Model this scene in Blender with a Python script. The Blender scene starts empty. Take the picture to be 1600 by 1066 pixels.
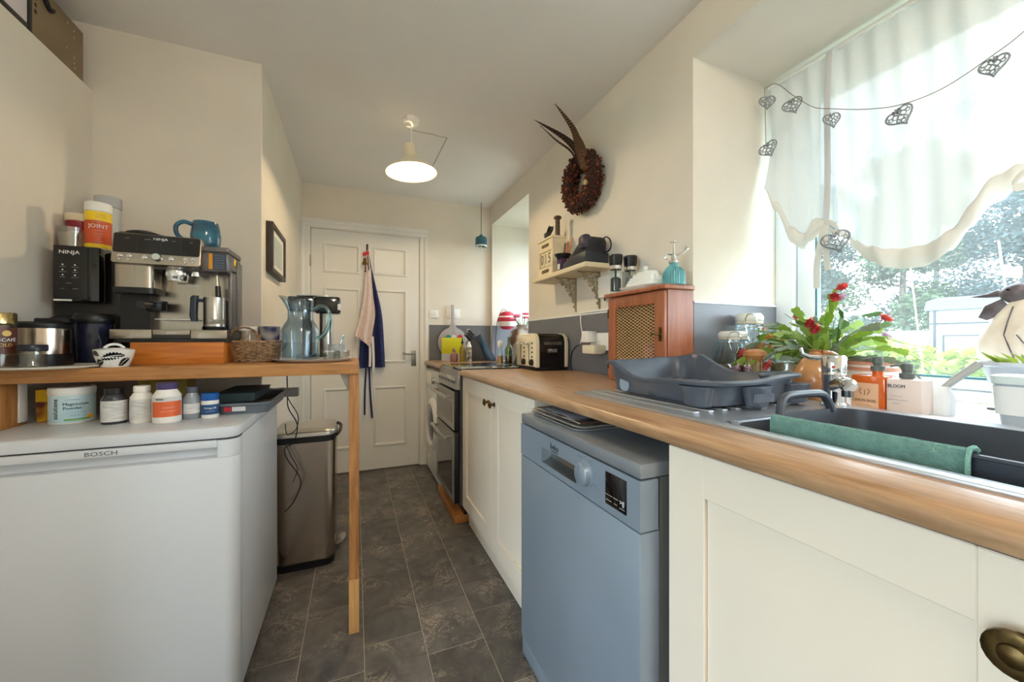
import bpy, bmesh, math, random
from mathutils import Vector, Matrix
S = bpy.context.scene
COL = S.collection
PI = math.pi
random.seed(7)

# ------------------------------------------------------------------ camera, sky, exposure
cam = bpy.data.cameras.new('camera')
cam.sensor_width = 36.0
cam.sensor_fit = 'HORIZONTAL'
cam.lens = 36.0 * 597.0 / 1600.0
cam.clip_start = 0.01
cam_o = bpy.data.objects.new('camera', cam)
cam_o.location = (0, 0, 1.083)
cam_o.rotation_euler = (PI / 2, 0, -math.atan(245 / 597.0))
COL.objects.link(cam_o)
S.camera = cam_o

SKY = 4.3
world = bpy.data.worlds.new('overcast_sky')
S.world = world
world.use_nodes = True
bg = world.node_tree.nodes['Background']
bg.inputs['Color'].default_value = (0.80, 0.90, 1.0, 1)
bg.inputs['Strength'].default_value = SKY

S.view_settings.view_transform = 'Standard'
S.view_settings.look = 'None'
S.view_settings.exposure = 1.58
S.view_settings.gamma = 1.0
S.view_settings.use_curve_mapping = False
S.cycles.max_bounces = 10
S.cycles.diffuse_bounces = 6
S.cycles.transparent_max_bounces = 16
S.cycles.sample_clamp_indirect = 8.0


def portal(loc, rot, sx, sy):
    l = bpy.data.lights.new('daylight_portal', 'AREA')
    l.shape = 'RECTANGLE'
    l.size, l.size_y = sx, sy
    l.cycles.is_portal = True
    o = bpy.data.objects.new('daylight_portal', l)
    o.location = loc
    o.rotation_euler = rot
    COL.objects.link(o)


portal((1.72, 0.16, 1.53), (0, PI / 2, 0), 1.25, 1.85)       # near window
portal((1.72, 2.955, 1.53), (0, PI / 2, 0), 1.25, 0.82)      # far window
portal((-2.86, -0.35, 1.07), (0, -PI / 2, 0), 1.9, 1.9)      # invented glazed doors left of the camera, for more light


# ------------------------------------------------------------------ materials
def lin(c):
    return tuple((v / 255 / 12.92 if v / 255 <= 0.04045 else ((v / 255 + 0.055) / 1.055) ** 2.4) for v in c) + (1.0,)


MATS = {}


def mat(key, rgb, rough=0.5, metal=0.0, var=0.0, vscale=8.0, stretch=(1, 1, 1), bump=0.0, bscale=60.0,
        rgb2=None, spec=0.5, coat=0.0, emit=None, estr=0.0, trans=0.0, ior=1.45, detail=4.0):
    if key in MATS:
        return MATS[key]
    m = bpy.data.materials.new(key)
    m.use_nodes = True
    nt = m.node_tree
    b = nt.nodes['Principled BSDF']
    b.inputs['Roughness'].default_value = rough
    b.inputs['Metallic'].default_value = metal
    b.inputs['Specular IOR Level'].default_value = spec
    b.inputs['Coat Weight'].default_value = coat
    b.inputs['Transmission Weight'].default_value = trans
    b.inputs['IOR'].default_value = ior
    b.inputs['Base Color'].default_value = lin(rgb)
    if emit:
        b.inputs['Emission Color'].default_value = lin(emit)
        b.inputs['Emission Strength'].default_value = estr
    tc = mp = None
    if var > 0 or bump > 0 or rgb2:
        tc = nt.nodes.new('ShaderNodeTexCoord')
        mp = nt.nodes.new('ShaderNodeMapping')
        mp.inputs['Scale'].default_value = stretch
        nt.links.new(tc.outputs['Object'], mp.inputs['Vector'])
    if var > 0 or rgb2:
        n = nt.nodes.new('ShaderNodeTexNoise')
        n.inputs['Scale'].default_value = vscale
        n.inputs['Detail'].default_value = detail
        nt.links.new(mp.outputs['Vector'], n.inputs['Vector'])
        r = nt.nodes.new('ShaderNodeValToRGB')
        c2 = rgb2 or tuple(max(0, v * (1 - var)) for v in rgb)
        r.color_ramp.elements[0].position = 0.32
        r.color_ramp.elements[1].position = 0.68
        r.color_ramp.elements[0].color = lin(c2)
        r.color_ramp.elements[1].color = lin(rgb)
        nt.links.new(n.outputs['Fac'], r.inputs['Fac'])
        nt.links.new(r.outputs['Color'], b.inputs['Base Color'])
    if bump > 0:
        n2 = nt.nodes.new('ShaderNodeTexNoise')
        n2.inputs['Scale'].default_value = bscale
        n2.inputs['Detail'].default_value = 3
        nt.links.new(mp.outputs['Vector'], n2.inputs['Vector'])
        bp = nt.nodes.new('ShaderNodeBump')
        bp.inputs['Strength'].default_value = bump
        bp.inputs['Distance'].default_value = 0.01
        nt.links.new(n2.outputs['Fac'], bp.inputs['Height'])
        nt.links.new(bp.outputs['Normal'], b.inputs['Normal'])
    MATS[key] = m
    return m


def wood(key, c1, c2, axis=1, scale=9.0, rough=0.45, c3=None, spec=0.5):
    """long grain along the given axis, object coordinates"""
    if key in MATS:
        return MATS[key]
    m = bpy.data.materials.new(key)
    m.use_nodes = True
    nt = m.node_tree
    b = nt.nodes['Principled BSDF']
    b.inputs['Roughness'].default_value = rough
    b.inputs['Specular IOR Level'].default_value = spec
    tc = nt.nodes.new('ShaderNodeTexCoord')
    mp = nt.nodes.new('ShaderNodeMapping')
    st = [8.0, 8.0, 8.0]
    st[axis] = 0.7
    mp.inputs['Scale'].default_value = st
    nt.links.new(tc.outputs['Object'], mp.inputs['Vector'])
    n = nt.nodes.new('ShaderNodeTexNoise')
    n.inputs['Scale'].default_value = scale
    n.inputs['Detail'].default_value = 6
    n.inputs['Roughness'].default_value = 0.65
    n.inputs['Distortion'].default_value = 0.6
    nt.links.new(mp.outputs['Vector'], n.inputs['Vector'])
    r = nt.nodes.new('ShaderNodeValToRGB')
    r.color_ramp.elements[0].position = 0.3
    r.color_ramp.elements[1].position = 0.7
    r.color_ramp.elements[0].color = lin(c2)
    r.color_ramp.elements[1].color = lin(c1)
    if c3:
        e = r.color_ramp.elements.new(0.5)
        e.color = lin(c3)
    nt.links.new(n.outputs['Fac'], r.inputs['Fac'])
    nt.links.new(r.outputs['Color'], b.inputs['Base Color'])
    bp = nt.nodes.new('ShaderNodeBump')
    bp.inputs['Strength'].default_value = 0.12
    bp.inputs['Distance'].default_value = 0.004
    nt.links.new(n.outputs['Fac'], bp.inputs['Height'])
    nt.links.new(bp.outputs['Normal'], b.inputs['Normal'])
    MATS[key] = m
    return m


def clear(key, rgb, fac=0.85, rough=0.02, edge=0.35):
    """thin clear plastic or glass: transparent with a glossy sheen that grows towards grazing angles"""
    if key in MATS:
        return MATS[key]
    m = bpy.data.materials.new(key)
    m.use_nodes = True
    nt = m.node_tree
    nt.nodes.remove(nt.nodes['Principled BSDF'])
    out = nt.nodes['Material Output']
    tr = nt.nodes.new('ShaderNodeBsdfTransparent')
    tr.inputs['Color'].default_value = lin(rgb)
    gl = nt.nodes.new('ShaderNodeBsdfGlossy')
    gl.inputs['Roughness'].default_value = rough
    gl.inputs['Color'].default_value = (0.9, 0.95, 0.95, 1)
    lw = nt.nodes.new('ShaderNodeLayerWeight')
    lw.inputs['Blend'].default_value = 0.5
    pw = nt.nodes.new('ShaderNodeMath')
    pw.operation = 'POWER'
    pw.inputs[1].default_value = 4.0
    nt.links.new(lw.outputs['Facing'], pw.inputs[0])
    ad = nt.nodes.new('ShaderNodeMath')
    ad.operation = 'MULTIPLY_ADD'
    ad.inputs[1].default_value = edge
    ad.inputs[2].default_value = 1 - fac
    ad.use_clamp = True
    nt.links.new(pw.outputs[0], ad.inputs[0])
    mx = nt.nodes.new('ShaderNodeMixShader')
    nt.links.new(ad.outputs[0], mx.inputs[0])
    nt.links.new(tr.outputs[0], mx.inputs[1])
    nt.links.new(gl.outputs[0], mx.inputs[2])
    nt.links.new(mx.outputs[0], out.inputs['Surface'])
    MATS[key] = m
    return m


def sheer(key, rgb, trans=0.3, transl=0.4):
    if key in MATS:
        return MATS[key]
    m = bpy.data.materials.new(key)
    m.use_nodes = True
    nt = m.node_tree
    nt.nodes.remove(nt.nodes['Principled BSDF'])
    out = nt.nodes['Material Output']
    tc = nt.nodes.new('ShaderNodeTexCoord')
    n = nt.nodes.new('ShaderNodeTexNoise')
    n.inputs['Scale'].default_value = 220
    nt.links.new(tc.outputs['Object'], n.inputs['Vector'])
    d = nt.nodes.new('ShaderNodeBsdfDiffuse')
    d.inputs['Color'].default_value = lin(rgb)
    t = nt.nodes.new('ShaderNodeBsdfTranslucent')
    t.inputs['Color'].default_value = lin(rgb)
    tr = nt.nodes.new('ShaderNodeBsdfTransparent')
    m1 = nt.nodes.new('ShaderNodeMixShader')
    m1.inputs[0].default_value = transl
    nt.links.new(d.outputs[0], m1.inputs[1])
    nt.links.new(t.outputs[0], m1.inputs[2])
    mr = nt.nodes.new('ShaderNodeMapRange')
    mr.inputs['From Min'].default_value = 0.3
    mr.inputs['From Max'].default_value = 0.7
    mr.inputs['To Min'].default_value = max(0, trans - 0.02)
    mr.inputs['To Max'].default_value = trans + 0.02
    nt.links.new(n.outputs['Fac'], mr.inputs['Value'])
    m2 = nt.nodes.new('ShaderNodeMixShader')
    nt.links.new(mr.outputs[0], m2.inputs[0])
    nt.links.new(m1.outputs[0], m2.inputs[1])
    nt.links.new(tr.outputs[0], m2.inputs[2])
    nt.links.new(m2.outputs[0], out.inputs['Surface'])
    MATS[key] = m
    return m


PAINT = mat('cream_wall_paint', (230, 222, 210), 0.85, var=0.03, vscale=3, bump=0.05, bscale=40)
CEILM = mat('white_ceiling_paint', (238, 235, 233), 0.9, var=0.02, vscale=2, bump=0.05, bscale=30)
WHITE = mat('white_gloss_paint', (232, 230, 226), 0.4)
UPVC = mat('white_upvc', (236, 238, 240), 0.3)
WPLAS = mat('white_plastic', (236, 234, 230), 0.35)
CREAMCAB = mat('cream_cabinet_paint', (238, 226, 210), 0.5, var=0.02, vscale=3)
STEEL = mat('brushed_steel', (190, 186, 180), 0.28, 1.0, var=0.06, vscale=10, stretch=(1, 1, 30))
CHROME = mat('polished_chrome', (225, 226, 228), 0.07, 1.0)
BLACK = mat('black_plastic', (20, 20, 23), 0.35)
BGLOSS = mat('gloss_black', (12, 12, 14), 0.08, coat=0.5)
DGREY = mat('dark_grey_plastic', (66, 70, 80), 0.42, var=0.08, vscale=20)
SPLASH = mat('grey_splashback', (112, 112, 118), 0.35, var=0.04, vscale=4)
WORKTOP = wood('oak_worktop', (190, 154, 118), (142, 106, 76), 1, 7.0, 0.28)
PINE = wood('varnished_pine', (190, 138, 82), (138, 90, 48), 0, 7.0, 0.45, c3=(172, 118, 66))
PINEZ = wood('pine_post', (196, 138, 80), (142, 90, 46), 2, 7.0, 0.5)
BRASS = mat('antique_brass', (120, 98, 62), 0.35, 1.0, var=0.4, vscale=60)
INK = mat('dark_print', (30, 32, 40), 0.5)
WINK = mat('white_print', (235, 235, 235), 0.5)
GLASS = clear('clear_glass', (246, 250, 250), 0.95)
PANE = clear('window_pane', (246, 250, 250), 0.985, edge=0.1)


def glare_veil(key, amount):
    """window glass with a milky veil mixed in to imitate daylight glare"""
    m = clear(key, (246, 250, 250), 0.985, edge=0.1)
    nt = m.node_tree
    out = nt.nodes['Material Output']
    src = out.inputs['Surface'].links[0].from_socket
    tr = nt.nodes.new('ShaderNodeBsdfTranslucent')
    tr.inputs['Color'].default_value = (0.95, 0.98, 1, 1)
    tc = nt.nodes.new('ShaderNodeTexCoord')
    n = nt.nodes.new('ShaderNodeTexNoise')
    n.inputs['Scale'].default_value = 3.0
    mr = nt.nodes.new('ShaderNodeMapRange')
    mr.inputs['To Min'].default_value = amount * 0.7
    mr.inputs['To Max'].default_value = amount * 1.3
    nt.links.new(tc.outputs['Object'], n.inputs['Vector'])
    nt.links.new(n.outputs['Fac'], mr.inputs['Value'])
    mx = nt.nodes.new('ShaderNodeMixShader')
    nt.links.new(mr.outputs[0], mx.inputs[0])
    nt.links.new(src, mx.inputs[1])
    nt.links.new(tr.outputs[0], mx.inputs[2])
    nt.links.new(mx.outputs[0], out.inputs['Surface'])
    return m


VEILED = glare_veil('glare_veiled_pane', 0.03)  # pale veil put into the glass to wash out the view like glare


def leafy(key, c1, c2, transl=0.35, scale=18):
    """leaf that lets light through"""
    m = bpy.data.materials.new(key)
    MATS[key] = m
    m.use_nodes = True
    nt = m.node_tree
    b = nt.nodes['Principled BSDF']
    b.inputs['Roughness'].default_value = 0.5
    tc = nt.nodes.new('ShaderNodeTexCoord')
    n = nt.nodes.new('ShaderNodeTexNoise')
    n.inputs['Scale'].default_value = scale
    r = nt.nodes.new('ShaderNodeValToRGB')
    r.color_ramp.elements[0].position = 0.35
    r.color_ramp.elements[1].position = 0.65
    r.color_ramp.elements[0].color = lin(c2)
    r.color_ramp.elements[1].color = lin(c1)
    nt.links.new(tc.outputs['Object'], n.inputs['Vector'])
    nt.links.new(n.outputs['Fac'], r.inputs['Fac'])
    nt.links.new(r.outputs['Color'], b.inputs['Base Color'])
    t = nt.nodes.new('ShaderNodeBsdfTranslucent')
    nt.links.new(r.outputs['Color'], t.inputs['Color'])
    mx = nt.nodes.new('ShaderNodeMixShader')
    mx.inputs[0].default_value = transl
    nt.links.new(b.outputs[0], mx.inputs[1])
    nt.links.new(t.outputs[0], mx.inputs[2])
    nt.links.new(mx.outputs[0], nt.nodes['Material Output'].inputs['Surface'])
    return m


# ------------------------------------------------------------------ mesh helpers
def nb():
    return bmesh.new()


def box(bm, x0, x1, y0, y1, z0, z1, bev=0.0, seg=2):
    mtx = Matrix.Translation(((x0 + x1) / 2, (y0 + y1) / 2, (z0 + z1) / 2)) @ Matrix.Diagonal(
        (abs(x1 - x0), abs(y1 - y0), abs(z1 - z0), 1))
    r = bmesh.ops.create_cube(bm, size=1.0, matrix=mtx)
    if bev > 0:
        es = list({e for v in r['verts'] for e in v.link_edges})
        bev = min(bev, 0.49 * min(abs(x1 - x0), abs(y1 - y0), abs(z1 - z0)))
        bmesh.ops.bevel(bm, geom=es, offset=bev, segments=seg, affect='EDGES', profile=0.5)
    return bm


def lathe(bm, prof, seg=28, c=(0, 0, 0), sx=1.0, sy=1.0, rot=None):
    rings = []
    c = Vector(c)
    for r, z in prof:
        if r < 1e-6:
            p = Vector((0, 0, z))
            rings.append([bm.verts.new(c + (rot @ p if rot else p))])
        else:
            ring = []
            for i in range(seg):
                a = 2 * PI * i / seg
                p = Vector((r * math.cos(a) * sx, r * math.sin(a) * sy, z))
                ring.append(bm.verts.new(c + (rot @ p if rot else p)))
            rings.append(ring)
    for a, b in zip(rings, rings[1:]):
        if len(a) == 1 and len(b) == 1:
            continue
        for i in range(seg):
            j = (i + 1) % seg
            if len(a) == 1:
                bm.faces.new((a[0], b[j], b[i]))
            elif len(b) == 1:
                bm.faces.new((a[i], a[j], b[0]))
            else:
                bm.faces.new((a[i], a[j], b[j], b[i]))
    return bm


def cyl(bm, p0, p1, r0, r1=None, seg=16, bev=0.0):
    """capped cylinder between two points"""
    p0, p1 = Vector(p0), Vector(p1)
    r1 = r0 if r1 is None else r1
    d = p1 - p0
    L = d.length
    rot = d.to_track_quat('Z', 'Y').to_matrix()
    if bev > 0:
        prof = [(0, 0), (r0 - bev, 0), (r0 - bev * 0.3, bev * 0.3), (r0, bev), (r1, L - bev), (r1 - bev * 0.3, L - bev * 0.3), (r1 - bev, L), (0, L)]
    else:
        prof = [(0, 0), (r0, 0), (r1, L), (0, L)]
    return lathe(bm, prof, seg, p0, rot=rot)


def tube(bm, pts, r, seg=8, closed=False):
    pts = [Vector(p) for p in pts]
    n = len(pts)
    rs = r if isinstance(r, (list, tuple)) else [r] * n
    tans = []
    for i in range(n):
        a = pts[(i - 1) % n] if (closed or i > 0) else pts[i]
        b = pts[(i + 1) % n] if (closed or i < n - 1) else pts[i]
        t = (b - a)
        tans.append(t.normalized() if t.length > 1e-9 else Vector((0, 0, 1)))
    up = Vector((0, 0, 1)) if abs(tans[0].z) < 0.9 else Vector((1, 0, 0))
    u = tans[0].cross(up).normalized()
    rings = []
    for i in range(n):
        t = tans[i]
        u = (u - t * u.dot(t))
        u = u.normalized() if u.length > 1e-6 else t.orthogonal().normalized()
        v = t.cross(u)
        rings.append([bm.verts.new(pts[i] + (u * math.cos(2 * PI * k / seg) + v * math.sin(2 * PI * k / seg)) * rs[i]) for k in range(seg)])
    m = n if closed else n - 1
    for i in range(m):
        a, b = rings[i], rings[(i + 1) % n]
        for k in range(seg):
            l = (k + 1) % seg
            bm.faces.new((a[k], a[l], b[l], b[k]))
    if not closed:
        bm.faces.new(list(reversed(rings[0])))
        bm.faces.new(rings[-1])
    return bm


def smoothpts(pts, k=6, closed=False):
    """Catmull-Rom through the points"""
    P = [Vector(p) for p in pts]
    n = len(P)
    out = []
    for i in range(n if closed else n - 1):
        p0 = P[(i - 1) % n] if closed or i > 0 else P[i]
        p1, p2 = P[i], P[(i + 1) % n]
        p3 = P[(i + 2) % n] if closed or i + 2 < n else P[min(i + 1, n - 1)]
        for j in range(k):
            t = j / k
            out.append(0.5 * ((2 * p1) + (p2 - p0) * t + (2 * p0 - 5 * p1 + 4 * p2 - p3) * t * t + (3 * p1 - p0 - 3 * p2 + p3) * t ** 3))
    if not closed:
        out.append(P[-1])
    return out


def prism(bm, poly, o, ux, uy, uz, depth, bev=0.0):
    """extrude a 2-D outline (in ux, uy at o) by depth along uz"""
    o, ux, uy, uz = Vector(o), Vector(ux), Vector(uy), Vector(uz)
    a = [bm.verts.new(o + ux * p[0] + uy * p[1]) for p in poly]
    b = [bm.verts.new(o + ux * p[0] + uy * p[1] + uz * depth) for p in poly]
    n = len(poly)
    f = [bm.faces.new(list(reversed(a))), bm.faces.new(b)]
    for i in range(n):
        j = (i + 1) % n
        f.append(bm.faces.new((a[i], a[j], b[j], b[i])))
    bmesh.ops.recalc_face_normals(bm, faces=f)
    if bev > 0:
        es = list({e for x in f[:2] for e in x.edges})
        bmesh.ops.bevel(bm, geom=es, offset=bev, segments=2, affect='EDGES', profile=0.5)
    return bm


def loft(bm, secs, cap=True, closed=True):
    rings = [[bm.verts.new(Vector(p)) for p in s] for s in secs]
    n = len(rings[0])
    for a, b in zip(rings, rings[1:]):
        for i in range(n if closed else n - 1):
            j = (i + 1) % n
            bm.faces.new((a[i], a[j], b[j], b[i]))
    if cap and closed:
        bm.faces.new(list(reversed(rings[0])))
        bm.faces.new(rings[-1])
    return bm


def rrect(w, h, r, k=4):
    """rounded rectangle outline centred on 0"""
    pts = []
    for cx, cy, a0 in ((w / 2 - r, h / 2 - r, 0), (-w / 2 + r, h / 2 - r, PI / 2), (-w / 2 + r, -h / 2 + r, PI), (w / 2 - r, -h / 2 + r, 1.5 * PI)):
        for i in range(k + 1):
            a = a0 + PI / 2 * i / k
            pts.append((cx + r * math.cos(a), cy + r * math.sin(a)))
    return pts


def rsecs(levels, k=4):
    """levels: (w, d, r, cx, cy, z) -> loft sections"""
    return [[(cx + x, cy + y, z) for x, y in rrect(w, d, r, k)] for w, d, r, cx, cy, z in levels]


def obj(name, bm, m, parent=None, w=True, smooth=35, flip=False):
    """link a bmesh as one mesh object; w: vertices are in world space and are moved to the parent's frame"""
    if parent is not None and w:
        r = parent
        off = Vector((0, 0, 0))
        while r is not None:
            off += Vector(r.location)
            r = r.parent
        bmesh.ops.translate(bm, verts=bm.verts, vec=-off)
    bmesh.ops.recalc_face_normals(bm, faces=bm.faces)
    me = bpy.data.meshes.new(name)
    bm.to_mesh(me)
    bm.free()
    if isinstance(m, (list, tuple)):
        for x in m:
            me.materials.append(x)
    else:
        me.materials.append(m)
    if smooth:
        me.polygons.foreach_set('use_smooth', [True] * len(me.polygons))
        me.set_sharp_from_angle(angle=math.radians(smooth))
    o = bpy.data.objects.new(name, me)
    COL.objects.link(o)
    if parent is not None:
        o.parent = parent
    return o


LABELS = {}


def tag(o, label, cat, group=None):
    o['label'] = label
    o['category'] = cat
    if group:
        o['group'] = group
    return o


def thing(name, label, cat, loc=(0, 0, 0), rz=0.0, group=None):
    o = bpy.data.objects.new(name, None)
    o.empty_display_size = 0.02
    COL.objects.link(o)
    o.location = loc
    o.rotation_euler = (0, 0, rz)
    return tag(o, label, cat, group)


def solo(name, bm, m, label, cat, loc=None, group=None, smooth=35):
    o = obj(name, bm, m, None, smooth=smooth)
    if loc:
        o.location = loc
    return tag(o, label, cat, group)


def struct(name, bm, m, parent=None, smooth=0):
    o = obj(name, bm, m, parent, smooth=smooth)
    if parent is None:
        o['kind'] = 'structure'
    return o


def dash(*lens):
    """print too small to read in the photograph: short rules of the given lengths"""
    return ' '.join('\u2014' * n for n in lens)


def txt(name, body, size, m, parent, loc, ux, uy, align='CENTER', ext=0.0004, bend=None, sxy=(1, 1), w=True):
    """lettering as thin raised print; bend = radius of the cylinder it wraps (about uy through loc - uz*bend)"""
    cu = bpy.data.curves.new(name, 'FONT')
    cu.body = body
    cu.size = size
    cu.align_x = align
    cu.align_y = 'CENTER'
    cu.extrude = ext
    cu.resolution_u = 2
    to = bpy.data.objects.new('tmp', cu)
    COL.objects.link(to)
    me = bpy.data.meshes.new_from_object(to)
    bpy.data.objects.remove(to)
    bpy.data.curves.remove(cu)
    ux, uy, loc = Vector(ux).normalized(), Vector(uy).normalized(), Vector(loc)
    uz = ux.cross(uy)
    for v in me.vertices:
        x, y, z = v.co.x * sxy[0], v.co.y * sxy[1], v.co.z
        if bend:
            a = x / bend
            v.co = loc + ux * (math.sin(a) * (bend + z)) + uy * y + uz * ((math.cos(a) - 1) * bend + z)
        else:
            v.co = loc + ux * x + uy * y + uz * z
    if parent is not None and w:
        r, off = parent, Vector((0, 0, 0))
        while r is not None:
            off += Vector(r.location)
            r = r.parent
        for v in me.vertices:
            v.co -= off
    me.materials.clear()
    me.materials.append(m)
    o = bpy.data.objects.new(name, me)
    COL.objects.link(o)
    o.parent = parent
    return o


def band(bm, r, z0, z1, a0, a1, c=(0, 0, 0), th=0.0006, seg=16):
    """thin curved label wrapped on a cylinder of radius r from angle a0 to a1"""
    g = []
    for rr in (r, r + th):
        g.append([[bm.verts.new((c[0] + rr * math.cos(a0 + (a1 - a0) * i / seg), c[1] + rr * math.sin(a0 + (a1 - a0) * i / seg), c[2] + z)) for i in range(seg + 1)] for z in (z0, z1)])
    for i in range(seg):
        bm.faces.new((g[1][0][i], g[1][0][i + 1], g[1][1][i + 1], g[1][1][i]))
        bm.faces.new((g[0][0][i + 1], g[0][0][i], g[0][1][i], g[0][1][i + 1]))
        bm.faces.new((g[0][1][i], g[1][1][i], g[1][1][i + 1], g[0][1][i + 1]))
        bm.faces.new((g[0][0][i], g[0][0][i + 1], g[1][0][i + 1], g[1][0][i]))
    for i in (0, seg):
        bm.faces.new((g[0][0][i], g[1][0][i], g[1][1][i], g[0][1][i]))
    return bm
# ------------------------------------------------------------------ room shell
XR, XL, YB, ZC, YN, XP = 1.18, -0.39, 3.41, 2.335, 2.03, -0.962
Y0 = -1.6
W1 = (-0.75, 1.075, 0.905, 2.155)     # near window opening y0 y1 z0 z1
W2 = (2.548, 3.363, 0.905, 2.168)     # far window opening


def floor_mat():
    m = bpy.data.materials.new('grey_stone_vinyl')
    m.use_nodes = True
    nt = m.node_tree
    b = nt.nodes['Principled BSDF']
    tc = nt.nodes.new('ShaderNodeTexCoord')
    oi = nt.nodes.new('ShaderNodeObjectInfo')
    mp = nt.nodes.new('ShaderNodeVectorMath')
    mp.operation = 'MULTIPLY_ADD'
    mp.inputs[1].default_value = (1, 1, 1)
    nt.links.new(tc.outputs['Object'], mp.inputs[0])
    cb = nt.nodes.new('ShaderNodeCombineXYZ')
    for k, s in enumerate((13.0, 7.0, 5.0)):
        mu = nt.nodes.new('ShaderNodeMath')
        mu.operation = 'MULTIPLY'
        mu.inputs[1].default_value = s
        nt.links.new(oi.outputs['Random'], mu.inputs[0])
        nt.links.new(mu.outputs[0], cb.inputs[k])
    nt.links.new(cb.outputs[0], mp.inputs[2])
    n = nt.nodes.new('ShaderNodeTexNoise')
    n.inputs['Scale'].default_value = 9
    n.inputs['Detail'].default_value = 8
    n.inputs['Roughness'].default_value = 0.68
    n.inputs['Distortion'].default_value = 0.8
    nt.links.new(mp.outputs[0], n.inputs['Vector'])
    r = nt.nodes.new('ShaderNodeValToRGB')
    r.color_ramp.elements[0].position = 0.30
    r.color_ramp.elements[0].color = lin((64, 61, 61))
    r.color_ramp.elements[1].position = 0.72
    r.color_ramp.elements[1].color = lin((112, 107, 104))
    nt.links.new(n.outputs['Fac'], r.inputs['Fac'])
    # pale scuffs: thin bands of a distorted noise
    n2 = nt.nodes.new('ShaderNodeTexNoise')
    n2.inputs['Scale'].default_value = 10
    n2.inputs['Detail'].default_value = 10
    n2.inputs['Roughness'].default_value = 0.75
    n2.inputs['Distortion'].default_value = 2.2
    nt.links.new(mp.outputs[0], n2.inputs['Vector'])
    r2 = nt.nodes.new('ShaderNodeValToRGB')
    e = r2.color_ramp.elements
    e[0].position, e[0].color = 0.478, (0, 0, 0, 1)
    e[1].position, e[1].color = 0.50, (0.85, 0.85, 0.85, 1)
    x = e.new(0.522)
    x.color = (0, 0, 0, 1)
    nt.links.new(n2.outputs['Fac'], r2.inputs['Fac'])
    n3 = nt.nodes.new('ShaderNodeTexNoise')
    n3.inputs['Scale'].default_value = 7
    nt.links.new(mp.outputs[0], n3.inputs['Vector'])
    r3 = nt.nodes.new('ShaderNodeValToRGB')
    r3.color_ramp.elements[0].position = 0.46
    r3.color_ramp.elements[1].position = 0.66
    nt.links.new(n3.outputs['Fac'], r3.inputs['Fac'])
    mu = nt.nodes.new('ShaderNodeMath')
    mu.operation = 'MULTIPLY'
    nt.links.new(r2.outputs['Color'], mu.inputs[0])
    nt.links.new(r3.outputs['Color'], mu.inputs[1])
    mx = nt.nodes.new('ShaderNodeMix')
    mx.data_type = 'RGBA'
    mx.inputs[7].default_value = lin((196, 182, 162))
    nt.links.new(mu.outputs[0], mx.inputs[0])
    nt.links.new(r.outputs['Color'], mx.inputs[6])
    hv = nt.nodes.new('ShaderNodeHueSaturation')
    vr = nt.nodes.new('ShaderNodeMapRange')
    vr.inputs['To Min'].default_value = 0.72
    vr.inputs['To Max'].default_value = 1.12
    nt.links.new(oi.outputs['Random'], vr.inputs['Value'])
    nt.links.new(vr.outputs[0], hv.inputs['Value'])
    nt.links.new(mx.outputs[2], hv.inputs['Color'])
    nt.links.new(hv.outputs['Color'], b.inputs['Base Color'])
    b.inputs['Roughness'].default_value = 0.42
    bp = nt.nodes.new('ShaderNodeBump')
    bp.inputs['Strength'].default_value = 0.15
    bp.inputs['Distance'].default_value = 0.003
    nt.links.new(n.outputs['Fac'], bp.inputs['Height'])
    nt.links.new(bp.outputs['Normal'], b.inputs['Normal'])
    return m


FLOORM = floor_mat()
GROUT = mat('pale_joint', (176, 166, 150), 0.7)
bm = nb()
box(bm, -2.9, 1.5, Y0 - 0.1, YB + 0.08, -0.06, -0.0012)
floor = struct('floor', bm, GROUT)
cols = [(-2.9 + 0.2135 * k, -2.9 + 0.2135 * (k + 1)) for k in range(9)] + [(-0.978, -0.777), (-0.777, -0.576), (-0.576, -0.375), (-0.375, -0.174), (-0.174, 0.029), (0.029, 0.232), (0.232, 0.435), (0.435, 0.636), (0.636, 0.84), (0.84, 1.04), (1.04, 1.18)]
known = {13: [0.60, 0.98, 1.343, 1.706, 1.98, 2.30, 2.62, 2.98, 3.22], 14: [0.66, 1.08, 1.449, 1.879, 2.121, 2.436, 2.80, 3.05],
         15: [0.58, 0.96, 1.33, 1.578, 1.978, 2.339, 2.578, 2.94, 3.19], 16: [0.75, 1.12, 1.474, 1.772, 2.071, 2.458, 2.72, 3.08]}
rf = random.Random(3)
meshes = {}
for ci, (xa, xb) in enumerate(cols):
    yend = YB if ci > 8 else 0.95
    ys = known.get(ci)
    if ys is None:
        ys = []
        y = 0.5 + rf.random() * 0.3
        while y < yend - 0.1:
            ys.append(round(y, 2))
            y += rf.choice((0.25, 0.36, 0.40))
    y = ys[0] - 0.37
    pre = []
    while y > Y0 + 0.1:
        pre.append(round(y, 3))
        y -= rf.choice((0.25, 0.37, 0.37))
    ys = [Y0] + pre[::-1] + ys + [yend]
    for ya, yb in zip(ys, ys[1:]):
        wx, wy = xb - xa - 0.0024, yb - ya - 0.0024
        key = (round(wx, 3), round(wy, 3))
        if key not in meshes:
            t = nb()
            box(t, -wx / 2, wx / 2, -wy / 2, wy / 2, -0.0035, 0.0, 0.0007, 1)
            o = obj('floor_tile', t, FLOORM, floor, w=False, smooth=0)
            meshes[key] = o.data
        else:
            o = bpy.data.objects.new('floor_tile', meshes[key])
            COL.objects.link(o)
            o.parent = floor
        o.location = ((xa + xb) / 2, (ya + yb) / 2, 0.0)

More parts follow.
